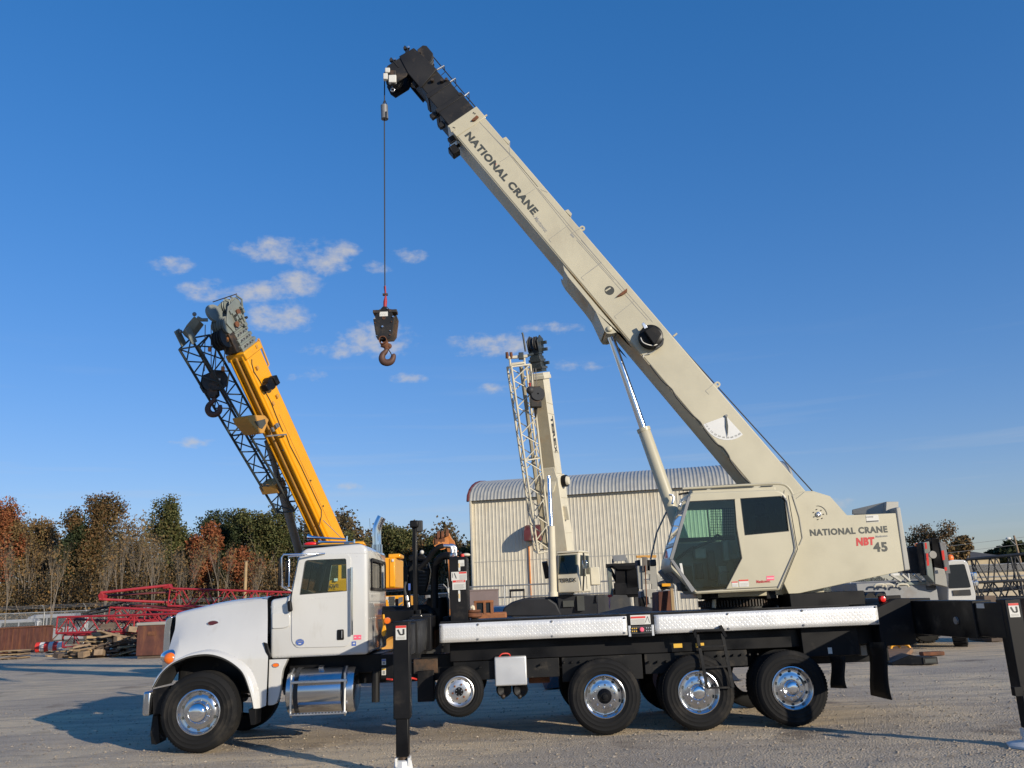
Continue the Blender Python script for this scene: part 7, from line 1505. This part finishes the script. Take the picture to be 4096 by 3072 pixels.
for x in (1020, 1048, 1078, 1098): MB().tube(dep('DD', x, 420, ND-.05), dep('DD', x+6, 715, ND-.05), .018, n=6).build('rope', 'rope_grey', bn)
MB().tube(dep('DD', 1075, 600, ND-.08), dep('DD', 1110, 1600, ND-.08), .015, n=6).build('rope', 'rust', bn)
MB().box((c.x-.2, c.y+.1, 0), (c.x+.25, c.y+.4, dep('DD', 1150, 1150, ND).z)).build('stand', 'grey_metal', bn, bevel=.02)
for x0, x1, y0, y1, m in ((1130, 1190, 1250, 1420, 'grey_beige'), (1320, 1360, 1290, 1450, 'grey_beige'), (950, 1080, 1280, 1500, 'black')): MB().box(dep('DD', x0, y0, ND), dep('DD', x1, y1, ND)+Vector((0, .2, 0))).build('bracket', m, bn, bevel=.02)
c = dep('DD', 320, 1270, 21.5); rbn = thing('pink_ribbon', 'pink plastic ribbon hanging from the black braced frame', 'ribbon', c-Vector((0, 0, .35)))
MB().grid([[dep('DD', 320-12-16*math.sin(v*3)+w_*(18+20*math.sin(v*3)), 1265+270*v, 21.5+.02*math.sin(w_*3+v*5)) for w_ in (0, .5, 1)] for v in [i/8 for i in range(9)]]).build('strip', 'pink_cloth', rbn, smooth=60); MB().obox(dep('DD', 318, 1250, 21.5), (.05, 0, 0), (0, .02, 0), (0, 0, .03)).build('knot', 'red_sign', rbn)
rx = thing('rusty_bin', 'open rusty steel bin with an upright wooden post left of the turntable', 'bin', (0, 0, 0)); c = dep('DD', 1500, 1400, 18); c.z = 0; put(rx, c)
MB().prism([dep('DD', *p, 18) for p in [(1350, 1170), (1640, 1130), (1660, 1620), (1360, 1640)]], (0, .8, 0)).build('body', 'rust_brown', rx, bevel=.02); MB().bar(dep('DD', 1640, 1090, 17.9), Vector((dep('DD', 1660, 1600, 17.9).x, dep('DD', 1660, 1600, 17.9).y, .9)), .06, .06, (0, 1, 0)).build('post', 'wood_light', rx)
MB().path(spline([dep('DD', *p, 18.1) for p in [(1380, 1060), (1440, 1030), (1520, 1005), (1590, 1030), (1600, 1090)]], 3), .1, 8).build('sling', 'dark_grey', rx, smooth=50); MB().obox(dep('DD', 1520, 1015, 17.95), (.09, 0, 0), (0, .04, 0), (0, 0, .03)).build('yellow_tag', 'yellow', rx)
MB().box((c.x-.4, c.y, 0), (c.x+.4, c.y+.7, 1.0)).build('stand', 'rust_brown', rx)
c = dep('DD', 800, 1500, 20); c.z = 0; hp_ = MB()
rows = []
for i in range(13):
    u = i/12; rows.append([(c.x-2.2+4.4*u, c.y-1+2.5*j/6, max(0, 1.7*max(0, math.sin(PI*u))**.7*max(0, math.sin(PI*j/6))**.6+.12*noise.noise((i*.7, j*.9, 3)))) for j in range(7)])
tag(hp_.grid(rows).build('shaded_mound', 'navy_grey', None, smooth=60), 'gravel mound in painted shadow behind the deck below the pink ribbon', 'heap')  # gravel mound behind the deck; the navy colour stands in for its shadow
# ---------------------------------------------------------------- right: another truck crane, steel on the ground, house
RC = thing('parked_crane', 'dark truck crane with a white cab and orange beacon parked behind the extended outrigger', 'crane', (0, 0, 0)); RD = 25.6; tyr = gnd('P', 780, 1368); put(RC, Vector((tyr.x-1.5, tyr.y+1.2, 0)))
cbp = lambda x, y, d=RD: dep('P', x, y, d)
cab3 = MB().prism(rounded([cbp(*p) for p in [(590, 500), (640, 482), (770, 485), (800, 520), (880, 840), (870, 1000), (590, 1000)]], .06), (0, 1.6, 0)).build('cab', 'white', RC, bevel=.03)
MB().prism(rounded([cbp(*p, RD-.02) for p in [(600, 535), (760, 525), (828, 765), (600, 775)]], .05), (0, .015, 0)).build('window', 'glass_tint', cab3)
MB().prism([cbp(*p, RD-.03) for p in [(640, 795), (820, 785), (830, 845), (650, 850)]], (0, .02, 0)).build('vent', 'dark_grey', cab3)
MB().lathe([(.1, 0), (.11, .08), (.09, .14), (.03, .17), (0, .17)], cbp(615, 485, RD+.4), (0, 0, 1), 16).build('beacon', 'amber', RC, smooth=50)
MB().box(cbp(845, 610), cbp(890, 690)+Vector((0, .15, 0))).build('mirror', 'chrome', cab3, bevel=.03); MB().box(cbp(860, 695), cbp(905, 750)+Vector((0, .15, 0))).build('mirror', 'chrome', cab3, bevel=.03)
MB().box((tyr.x-7, tyr.y+.2, .55), (tyr.x+.6, tyr.y+2.4, 1.25)).build('chassis', 'dark_grey', RC, bevel=.04)
bed = MB().box(cbp(-350, 720, RD), cbp(480, 850, RD)+Vector((0, 2.0, -.3))).build('deck_house', 'grey_metal', RC, bevel=.03)
for i in range(6): MB().box(cbp(370, 752+14*i, RD-.03), cbp(470, 758+14*i, RD-.03)+Vector((0, .02, 0))).build('louvre', 'ink', bed)
MB().box(cbp(80, 715, RD-.05), cbp(430, 730, RD-.05)+Vector((0, .4, 0))).build('deck_rail', 'grey_green', RC, bevel=.01); MB().tube(cbp(390, 640), cbp(395, 740), .09, n=14).build('filter_can', 'concrete', RC, smooth=40)
for x0 in (-40, -120, 110): MB().path(spline([cbp(x0-40, 760, RD-.2), cbp(x0-20, 735, RD-.2), cbp(x0+60, 735, RD-.2), cbp(x0+80, 760, RD-.2)], 3), .03, 6).build('hand_rail', 'cream', RC, smooth=40)
for x0, x1 in ((0, 90), (120, 180), (240, 300)): MB().bar(cbp(x0, 630, RD-.1), cbp(x1+20, 700, RD-.1), .08, .06).build('hose_bundle', 'grey_beige', RC)
MB().box(cbp(20, 622, RD-.1), cbp(100, 645, RD-.1)+Vector((0, .2, 0))).build('pale_block', 'label_white', RC, bevel=.01)
# upright outrigger boxes with reflective strips
for L_, m in (([(320, 310), (405, 300), (440, 640), (365, 640)], 'black'), ([(340, 305), (400, 295), (455, 720), (380, 640)], 'grey_green'), ([(420, 265), (500, 255), (545, 570), (500, 620), (450, 560)], 'black'), ([(455, 560), (560, 580), (590, 760), (460, 730)], 'grey_beige'), ([(505, 305), (565, 300), (620, 620), (570, 630)], 'grey_metal')):
    MB().prism([cbp(*p, RD-.3-.08*len(m)/10) for p in L_], (0, .35, 0)).build('upright_plate', m, RC, bevel=.015)
for L_ in ([(525, 390), (550, 385), (562, 480), (540, 488)], [(555, 560), (578, 556), (585, 590), (562, 595)], [(355, 310), (372, 306), (380, 370), (362, 372)], [(368, 420), (390, 416), (402, 540), (380, 545)]): MB().prism([cbp(*p, RD-.56) for p in L_], (0, .02, 0)).build('reflector', 'red_sign', RC)
MB().lathe([(0, 0), (.11, 0), (.11, .06), (0, .06)], cbp(440, 430, RD-.58), (0, 1, 0), 16).build('round_plate', 'concrete', RC)
MB().prism([cbp(*p, RD+.3) for p in [(185, 355), (290, 335), (340, 340), (340, 620), (215, 610)]], (0, .6, 0)).build('engine_cover', 'dark_grey', RC, bevel=.02)
MB().box(cbp(262, 312, RD), cbp(300, 345, RD)+Vector((0, .1, 0))).build('lamp', 'amber', RC, bevel=.02)
for y in (0, 2.3):
    for x in (0, -4.5, -5.9): big_wheel(RC, (tyr.x+x, tyr.y+.3+y, .52), .53, .4, RAD(60) if x == 0 and y == 0 else 0, hub='red_paint')
MB().prism([dep('P', *p, 25.0) for p in [(680, 1232), (820, 1240), (835, 1255), (700, 1262)]], (0, .4, .02)).build('mud_guard', 'label_white', RC)
lb = thing('lattice_boom', 'black lattice boom lying behind the white crane cab at the right edge', 'lattice boom', dep('P', 820, 860, 30), 'dark lattice boom sections at the right')
truss(lb, dep('P', 840, 640, 31), dep('P', 1750, 560, 29.5), (0, 1, 0), (0, 0, 1), 1.3, 1.15, 1.3, 1.15, 9, .05, 'dark_grey')
lb2 = thing('lattice_boom', 'lower black lattice boom resting on the ground at the right edge', 'lattice boom', dep('P', 900, 880, 28), 'dark lattice boom sections at the right')
truss(lb2, dep('P', 880, 800, 28.5), dep('P', 1800, 760, 27.5), (0, 1, 0), (0, 0, 1), 1.0, .55, 1.0, .55, 9, .045, 'dark_grey')
for x in (900, 1300): 
    p = dep('P', x, 850, 28.3); tag(MB().box((p.x-.2, p.y-.7, 0), (p.x+.2, p.y+.7, p.z)).build('timber_crib', 'wood_dark', None, bevel=.02), 'timber crib carrying the black lattice booms ' + ('near the white cab' if x == 900 else 'at the right edge'), 'crib')
c = gnd('T', 815, 720); rpz = thing('steel_base_plate', 'rusty octagonal steel base plate with yellow handles lying on the gravel', 'base plate', c)
cor = [gnd('T', *p, .06) for p in [(640, 700), (700, 640), (830, 612), (930, 650), (975, 690), (900, 770), (760, 805), (660, 790)]]
MB().prism([p-Vector((0, 0, .07)) for p in cor], (0, 0, .12)).build('plate', 'rust_plate', rpz, bevel=.015)
for x in (735, 840): p = gnd('T', x, 678, .1); MB().path(spline([p+Vector((-.3, 0, -.06)), p+Vector((-.2, .02, .1)), p+Vector((.2, .02, .1)), p+Vector((.3, 0, -.06))], 4), .04, 8).build('handle', 'yellow', rpz, smooth=50)
bq0, bq1 = gnd('T', 760, 855), gnd('T', 1190, 850); bb = thing('steel_box_beam', 'open-ended black steel box beam lying in front of the rusty base plate', 'beam', (bq0+bq1)/2)
pp = [gnd('T', 745, 862), gnd('T', 1105, 858), gnd('T', 1195, 850)]; hh = at('T', 1105, 775, pp[1].y).z
MB().prism([pp[0], pp[1], Vector((pp[1].x, pp[1].y, hh)), at('T', 940, 748, (pp[0].y+pp[1].y)/2), Vector((pp[0].x, pp[0].y, hh*.35))], (.1, .7, 0)).build('web', 'black_worn', bb, bevel=.01)
MB().box((pp[1].x-.02, pp[1].y-.01, 0), (pp[1].x+.34, pp[1].y+.5, hh)).build('end_box', 'black_worn', bb, bevel=.01); MB().box((pp[1].x+.02, pp[1].y-.02, .04), (pp[1].x+.3, pp[1].y-.012, hh-.04)).build('end_opening', 'interior', bb)
p = gnd('T', 1195, 755); tag(MB().box((p.x-.3, p.y-.1, 0), (p.x+.3, p.y+.15, .1)).build('steel_offcut', 'rust', None, bevel=.02), 'short rusty steel offcut on the gravel behind the box beam', 'offcut')
HD = 105; hs = thing('house', 'low house with a dark hipped roof far behind at the right', 'house', (0, 0, 0)); hc = dep('P', 870, 500, HD); hc.z = 0; put(hs, hc)
zr = dep('P', 820, 350, HD).z; ze = dep('P', 820, 470, HD).z; xl_, xr_ = dep('P', 560, 450, HD).x, dep('P', 1200, 450, HD).x
MB().box((xl_+1, hc.y, 0), (xr_-1, hc.y+9, ze)).build('wall', 'house_wall', hs)
MB().add([(xl_, hc.y-.6, ze), (xr_, hc.y-.6, ze), (xr_, hc.y+9.6, ze), (xl_, hc.y+9.6, ze), (dep('P', 760, 350, HD).x, hc.y+4.5, zr), (dep('P', 860, 350, HD).x, hc.y+4.5, zr)], [(0, 1, 5, 4), (1, 2, 5), (2, 3, 4, 5), (3, 0, 4), (3, 2, 1, 0)]).build('roof', 'house_roof', hs)
MB().box((dep('P', 768, 400, HD).x, hc.y+2, zr-1.2), (dep('P', 792, 400, HD).x, hc.y+3, zr-.2)).build('chimney', 'label_white', hs)
for i in range(4): MB().box((xl_+4+4*i, hc.y-.05, 1.0), (xl_+5.2+4*i, hc.y-.01, 2.2)).build('window', 'glass_tint', hs)
sh = thing('tan_shed', 'long tan shed wall behind the black lattice boom', 'shed', (0, 0, 0)); c = dep('P', 1150, 700, 75); c.z = 0; put(sh, c); zs = dep('P', 1150, 592, 75).z
MB().box((c.x-6, c.y, 0), (c.x+14, c.y+6, zs)).build('wall', 'house_wall', sh); MB().box((c.x-6.3, c.y-.4, zs), (c.x+14.3, c.y+6.4, zs+.5)).build('roof', 'house_roof', sh)
up = thing('utility_pole', 'leaning wooden utility pole with a lamp arm at the far right', 'utility pole', (0, 0, 0)); c = dep('P', 1300, 420, 90); c.z = 0; put(up, c)
tp = dep('P', 1265, 235, 90); MB().tube((c.x+.4, c.y, 0), tp, .16, .1, n=8).build('pole', 'wood_mid', up, smooth=50); MB().path([tp-Vector((0, 0, 1)), dep('P', 1212, 262, 90)], .05, 6).build('lamp_arm', 'grey_metal', up); MB().ball(dep('P', 1208, 265, 90), (.3, .2, .15), 10, 6).build('lamp_head', 'label_white', up, smooth=60)
for z in (0, .7): MB().tube(tp-Vector((0, 0, z+.3)), tp+Vector((25, -6, 2-z)), .02, n=5).tube(tp-Vector((0, 0, z+.3)), tp+Vector((-30, 8, -2.5-z)), .02, n=5).build('power_line', 'ink_grey', up)
p = dep('A', 657, 400, 62); q = Vector((p.x, p.y, 0)); pt = thing('timber_post', 'plain wooden post standing before the trees above the truck hood', 'post', q); MB().tube(q, dep('A', 657, 382, 62), .13, .11, n=8).build('post', 'wood_light', pt, smooth=50); MB().lathe([(.16, 0), (.16, .06), (0, .06)], dep('A', 657, 382, 62), (0, 0, 1), 8).build('cap', 'wood_mid', pt)
# ---------------------------------------------------------------- trees
def leaf_mat(name, cols, rough=.7):
    m = bpy.data.materials.new(name); m.use_nodes = True; N = m.node_tree.nodes; L = m.node_tree.links; b = N['Principled BSDF']
    g = N.new('ShaderNodeNewGeometry'); n = N.new('ShaderNodeTexNoise'); n.inputs['Scale'].default_value = .9; n.inputs['Detail'].default_value = 3; L.new(g.outputs['Position'], n.inputs['Vector'])
    ad = N.new('ShaderNodeMath'); ad.operation = 'MULTIPLY_ADD'; L.new(g.outputs['Random Per Island'], ad.inputs[0]); ad.inputs[1].default_value = .55; L.new(n.outputs[0], ad.inputs[2])
    sb = N.new('ShaderNodeMath'); sb.operation = 'SUBTRACT'; L.new(ad.outputs[0], sb.inputs[0]); sb.inputs[1].default_value = .28
    cr = N.new('ShaderNodeValToRGB'); L.new(sb.outputs[0], cr.inputs[0]); e = cr.color_ramp.elements
    while len(e) < len(cols): e.new(.5)
    for i, c in enumerate(cols): e[i].position = .15+.7*i/(len(cols)-1); e[i].color = (*c, 1)
    L.new(cr.outputs[0], b.inputs['Base Color']); b.inputs['Roughness'].default_value = rough; b.inputs['Specular IOR Level'].default_value = .2; MAT[name] = m
leaf_mat('leaf_red', [(.10,.028,.014), (.21,.065,.026), (.27,.10,.04), (.13,.075,.03)])
leaf_mat('leaf_brown', [(.06,.042,.02), (.14,.095,.042), (.22,.13,.052), (.1,.09,.036)])
leaf_mat('leaf_green', [(.02,.026,.009), (.06,.072,.024), (.125,.12,.042), (.1,.075,.028)])
leaf_mat('leaf_dark', [(.008,.014,.006), (.022,.034,.013), (.05,.06,.024), (.035,.03,.014)])
leaf_mat('leaf_mixed', [(.03,.03,.012), (.085,.058,.024), (.16,.085,.034), (.06,.066,.024)])
leaf_mat('leaf_wood', [(.03,.028,.014), (.07,.055,.027), (.12,.08,.038), (.07,.068,.028)])
leaf_mat('leaf_under', [(.03,.027,.013), (.08,.06,.028), (.145,.092,.042), (.23,.13,.04)])
M('bark', (.2,.16,.12), .9, var=.3, vscale=3)
M('bark_pale', (.2,.165,.125), .9, var=.25, vscale=3)
def leaf_quads(centers, size, seed, spread):
    r = np.random.default_rng(seed); c = np.asarray(centers)+np.clip(r.normal(0, 1, (len(centers), 3)), -1.55, 1.55)*np.asarray(spread); n = len(c)
    a = r.normal(0, 1, (n, 3)); a /= np.linalg.norm(a, axis=1)[:, None]; b = np.cross(a, r.normal(0, 1, (n, 3))); b /= np.linalg.norm(b, axis=1)[:, None]
    s = size*r.uniform(.55, 1.35, (n, 1)); a = a*s; b = b*s*.6
    return np.stack([c-a, c+b, c+a, c-b], 1).reshape(-1, 3)
def np_mesh(name, v, k, mat, parent, c):
    me = bpy.data.meshes.new(name); n = len(v)//k; v = v-np.array(c)
    me.vertices.add(len(v)); me.vertices.foreach_set('co', v.astype(np.float32).ravel()); me.loops.add(len(v)); me.loops.foreach_set('vertex_index', np.arange(len(v), dtype=np.int32))
    me.polygons.add(n); me.polygons.foreach_set('loop_start', np.arange(0, len(v), k, dtype=np.int32)); me.update(calc_edges=True); me.validate()
    me.materials.append(MAT[mat]); o = bpy.data.objects.new(name, me); C.objects.link(o); put(o, c, parent); return o
def tree(base, H, Wd, kind, seed, label, trunk_h=.35, leaves=9000, group='trees beyond the yard fence', bark='bark', lsize=.1):
    r = random.Random(seed); t = thing('tree', label, 'tree', base, group); mb = MB(); ends = []
    def grow(p, d, L, rad, lev):
        q = p; P = [p]; n = 3
        for i in range(n):
            d = (d+Vector((r.uniform(-1, 1), r.uniform(-1, 1), r.uniform(-.5, .6)))*(.16 if lev else .05)).normalized(); q = q+d*L/n; P.append(q)
        r1 = rad*.62; mb.path(P, [rad+(r1-rad)*i/n for i in range(n+1)], 6 if lev < 2 else 4, False)
        if lev >= 2: ends.append((P[2], L)); 
        if lev >= (6 if kind == 'bare' else 4): ends.append((q, L)); return
        k = 3 if lev < 2 else (3 if kind == 'bare' or r.random() < .5 else 2)
        for i in range(k):
            az = 2*PI*(i/k+r.random()*.35)+seed; sp = (.55 if lev else .45)+.25*r.random(); 
            nd = (d*math.cos(sp)+Vector((math.cos(az)*Wd/H*1.5, math.sin(az)*Wd/H*1.5, .25))*math.sin(sp)).normalized()
            grow(P[-1] if i < 2 else P[-2], nd, L*r.uniform(.62, .82), r1*r.uniform(.6, .85), lev+1)
    L0 = H*trunk_h; grow(Vector(base)-Vector((0, 0, .1)), Vector((r.uniform(-.06, .06), r.uniform(-.05, .05), 1)), L0, H*.0165 if kind == 'bare' else H*.016, 0)
    # scale the skeleton to the crown size seen in the photo
    b = Vector(base); mz = max(p[0].z for p in ends)-b.z; mx = max(abs(p[0].x-b.x) for p in ends)
    sz = H*.97/max(.1, mz); sx = min(2.2, (Wd/2)*1.0/max(.1, mx))
    f = lambda p: Vector((b.x+(p.x-b.x)*sx, b.y+(p.y-b.y)*sx, b.z+(p.z-b.z)*sz))
    mb.v = [f(p) for p in mb.v]; tr = mb.build('trunk', bark, t, smooth=60)
    if leaves:
        E_ = [f(p[0]) for p in ends]; cs = []
        hi = [p for p in E_ if p.z > b.z+H*.2] or E_
        if kind == 'bare': hi = r.sample(hi, min(len(hi), leaves//6))
        leaves = int(leaves*(2.3 if kind != 'bare' else 1))
        wts = [r.random()**2+.25 for _ in hi]; tot = sum(wts)
        for p, w in zip(hi, wts): cs += [tuple(p)]*max(2, int(leaves*w/tot))
        v = leaf_quads(cs, lsize, seed, (Wd*.075, Wd*.075, H*.036)); np_mesh('crown', v, 4, {'red': 'leaf_red', 'brown': 'leaf_brown', 'green': 'leaf_green', 'dark': 'leaf_dark', 'mixed': 'leaf_mixed', 'bare': 'leaf_brown'}[kind], t, tuple(b+Vector((0, 0, H*.65))))
    return t
TDp = 74.0
def tree_px(k, x, ytop, wpx, kind, seed, label, d=TDp, **kw):
    s = ZOOM[k][2]; top = dep(k, x, ytop, d); base = Vector((top.x, top.y, 0)); tree(base, top.z, wpx/s*d/FPX, kind, seed, label, **kw)
tl = [('BB', 40, 105, 420, 'red', 1, 'russet tree leaning in at the left edge of the picture', dict(leaves=7000)),
      ('BB', 300, 165, 260, 'bare', 2, 'thin bare-topped tree right of the leftmost russet tree', dict(leaves=700)),
      ('BB', 330, 290, 420, 'brown', 3, 'brown tree below the bare top near the left edge', dict(leaves=5200)),
      ('BB', 470, 300, 300, 'bare', 4, 'grey bare tree left of the dark evergreen', dict(leaves=600)),
      ('BB', 640, 262, 290, 'dark', 5, 'dark evergreen tree darkest in the left tree line', dict(leaves=6500, d=72)),
      ('BB', 870, 58, 420, 'mixed', 6, 'tallest tree of the left line with pale trunk and rust-green leaves', dict(leaves=5600, bark='bark_pale', d=73, trunk_h=.45)),
      ('BB', 1070, 190, 330, 'bare', 7, 'bare grey tree right of the tallest tree', dict(leaves=500, d=72)),
      ('BB', 1250, 145, 400, 'bare', 8, 'wide bare tree with fine upright twigs in the middle of the left line', dict(leaves=700, d=71)),
      ('BB', 1550, 98, 430, 'green', 9, 'tall olive-green tree above the red lattice nose', dict(leaves=7500)),
      ('BB', 1700, 400, 360, 'bare', 10, 'pale bare leaning tree in front of the olive-green tree', dict(leaves=300, bark='bark_pale', d=69)),
      ('BB', 1860, 310, 330, 'red', 11, 'red-leaved tree behind the truck hood', dict(leaves=5200, d=72)),
      ('BB', 2060, 205, 480, 'dark', 12, 'dark green tree behind the red-leaved tree', dict(leaves=7500, d=76)),
      ('BB', 2150, 530, 300, 'red', 13, 'low rust-coloured tree left of the truck cab', dict(leaves=3600, d=70)),
      ('A', 790, 48, 300, 'green', 14, 'green tree just left of the grey lift cylinder', dict(leaves=6500)),
      ('A', 930, 190, 260, 'dark', 15, 'dark tree behind the lift cylinder of the yellow crane', dict(leaves=5000, d=76)),
      ('A', 1330, 195, 260, 'green', 16, 'green tree showing over the truck cab roof', dict(leaves=5000)),
      ('R', 230, 150, 620, 'green', 17, 'broad green tree right of the exhaust stack', dict(leaves=8000)),
      ('R', 560, 400, 420, 'mixed', 18, 'lower mixed tree behind the black boom rest post', dict(leaves=5500)),
      ('R', 770, 300, 420, 'green', 19, 'green tree behind the orange boom head', dict(leaves=6000)),
      ('R', 1060, 500, 380, 'mixed', 20, 'small tree behind the black oil tank', dict(leaves=4000)),
      ('R', 1250, 430, 300, 'green', 21, 'tree peeping out at the left corner of the metal building', dict(leaves=4000)),
      ('A', 30, 60, 330, 'bare', 22, 'bare brown tree above the tapered red boom nose', dict(leaves=500, d=70)),
      ('P', 410, 108, 430, 'mixed', 23, 'sparse olive-brown tree behind the crane counterweight', dict(leaves=1500, d=80, lsize=.1)),
      ('P', 720, 250, 260, 'brown', 24, 'small thin tree left of the house roof', dict(leaves=1500, d=98, lsize=.22)),
      ('P', 1290, 295, 330, 'dark', 25, 'dark tree beside the utility pole at the far right', dict(leaves=4000, d=110, lsize=.3)),
      ('P', 1150, 350, 260, 'dark', 26, 'low dark tree right of the house roof', dict(leaves=3000, d=112, lsize=.3))]
for i, (x, y, w) in enumerate(((140, 330, 230), (520, 420, 220), (990, 330, 240), (1130, 300, 260), (1400, 330, 280), (1640, 470, 300), (1960, 420, 260), (2290, 560, 240))):
    tl.append(('BB', x, y, w, 'bare', 40+i, 'slender pale bare tree at the wood edge, '+['far left', 'left of the dark evergreen', 'right of the tallest tree', 'fourth from the left', 'left of the olive-green tree', 'above the red boom nose', 'before the red-leaved tree', 'beside the plain wooden post'][i], dict(leaves=200, d=64, bark='bark_pale', trunk_h=.3)))
for k, x, y, w, kd, sdd, lab, kw in tl: tree_px(k, x, y, w, kd, sdd, lab, **kw)
# undergrowth along the wood edge: nobody could count it
r = np.random.default_rng(5); n = 170000
xs = r.uniform(-62, 1.5, n); ys = 56+r.uniform(0, 14, n)+(xs+30)*-.05; cl = np.sin(xs*.8)*.5+np.sin(xs*2.3+1)*.35+np.sin(xs*.31)*.6
hm = 5.2+1.6*cl+r.normal(0, .5, n); zs = np.clip(r.random(n)**.85*hm, .05, None)
v = leaf_quads(np.stack([xs, ys, zs], 1), .105, 6, (.3, .3, .2)); o = np_mesh('undergrowth', v, 4, 'leaf_under', None, (-30, 62, 0)); tag(o, 'tangled brown-green undergrowth along the edge of the wood', 'undergrowth', kind='stuff')
r = np.random.default_rng(15); n = 130000; xs = r.uniform(-75, 3, n); ys = 78+r.uniform(0, 7, n); cl = np.sin(xs*.55)*.8+np.sin(xs*1.7+2)*.6+np.sin(xs*.21)*.9
zs = np.clip(r.random(n)**.7*(9.6+1.3*cl+r.normal(0, .5, n)), .05, None); o = np_mesh('far_wood', leaf_quads(np.stack([xs, ys, zs], 1), .2, 16, (.3, .3, .25)), 4, 'leaf_wood', None, (-35, 81, 0)); tag(o, 'dim mass of the wood behind the first row of trees', 'wood', kind='stuff')
r = random.Random(9); mb = MB()
for i in range(300):
    x = r.uniform(-60, 1); y = 57+r.uniform(0, 9)-(x+30)*.05; p = Vector((x, y, -.1)); h = r.uniform(3, 6.5); d = Vector((r.uniform(-.35, .35), r.uniform(-.2, .2), 1))
    mb.path([p, p+d*h*.5, p+Vector((d.x*1.5, d.y, d.z))*h*.8+Vector((r.uniform(-.4, .4), 0, h*.2))], [.05, .035, .012], 4, False)
tag(mb.build('brushwood', 'bark', None), 'thin pale saplings standing in the undergrowth at the wood edge', 'saplings', kind='stuff')
r = np.random.default_rng(8); n = 9000; xs = r.uniform(25, 110, n); ys = 118+r.uniform(0, 6, n); zs = r.random(n)*(2.6+np.sin(xs*.5))
o = np_mesh('far_hedge', leaf_quads(np.stack([xs, ys, zs], 1), .5, 3, (.4, .4, .3)), 4, 'leaf_dark', None, (60, 120, 0)); tag(o, 'dark hedge far behind the house at the right', 'hedge', kind='stuff')
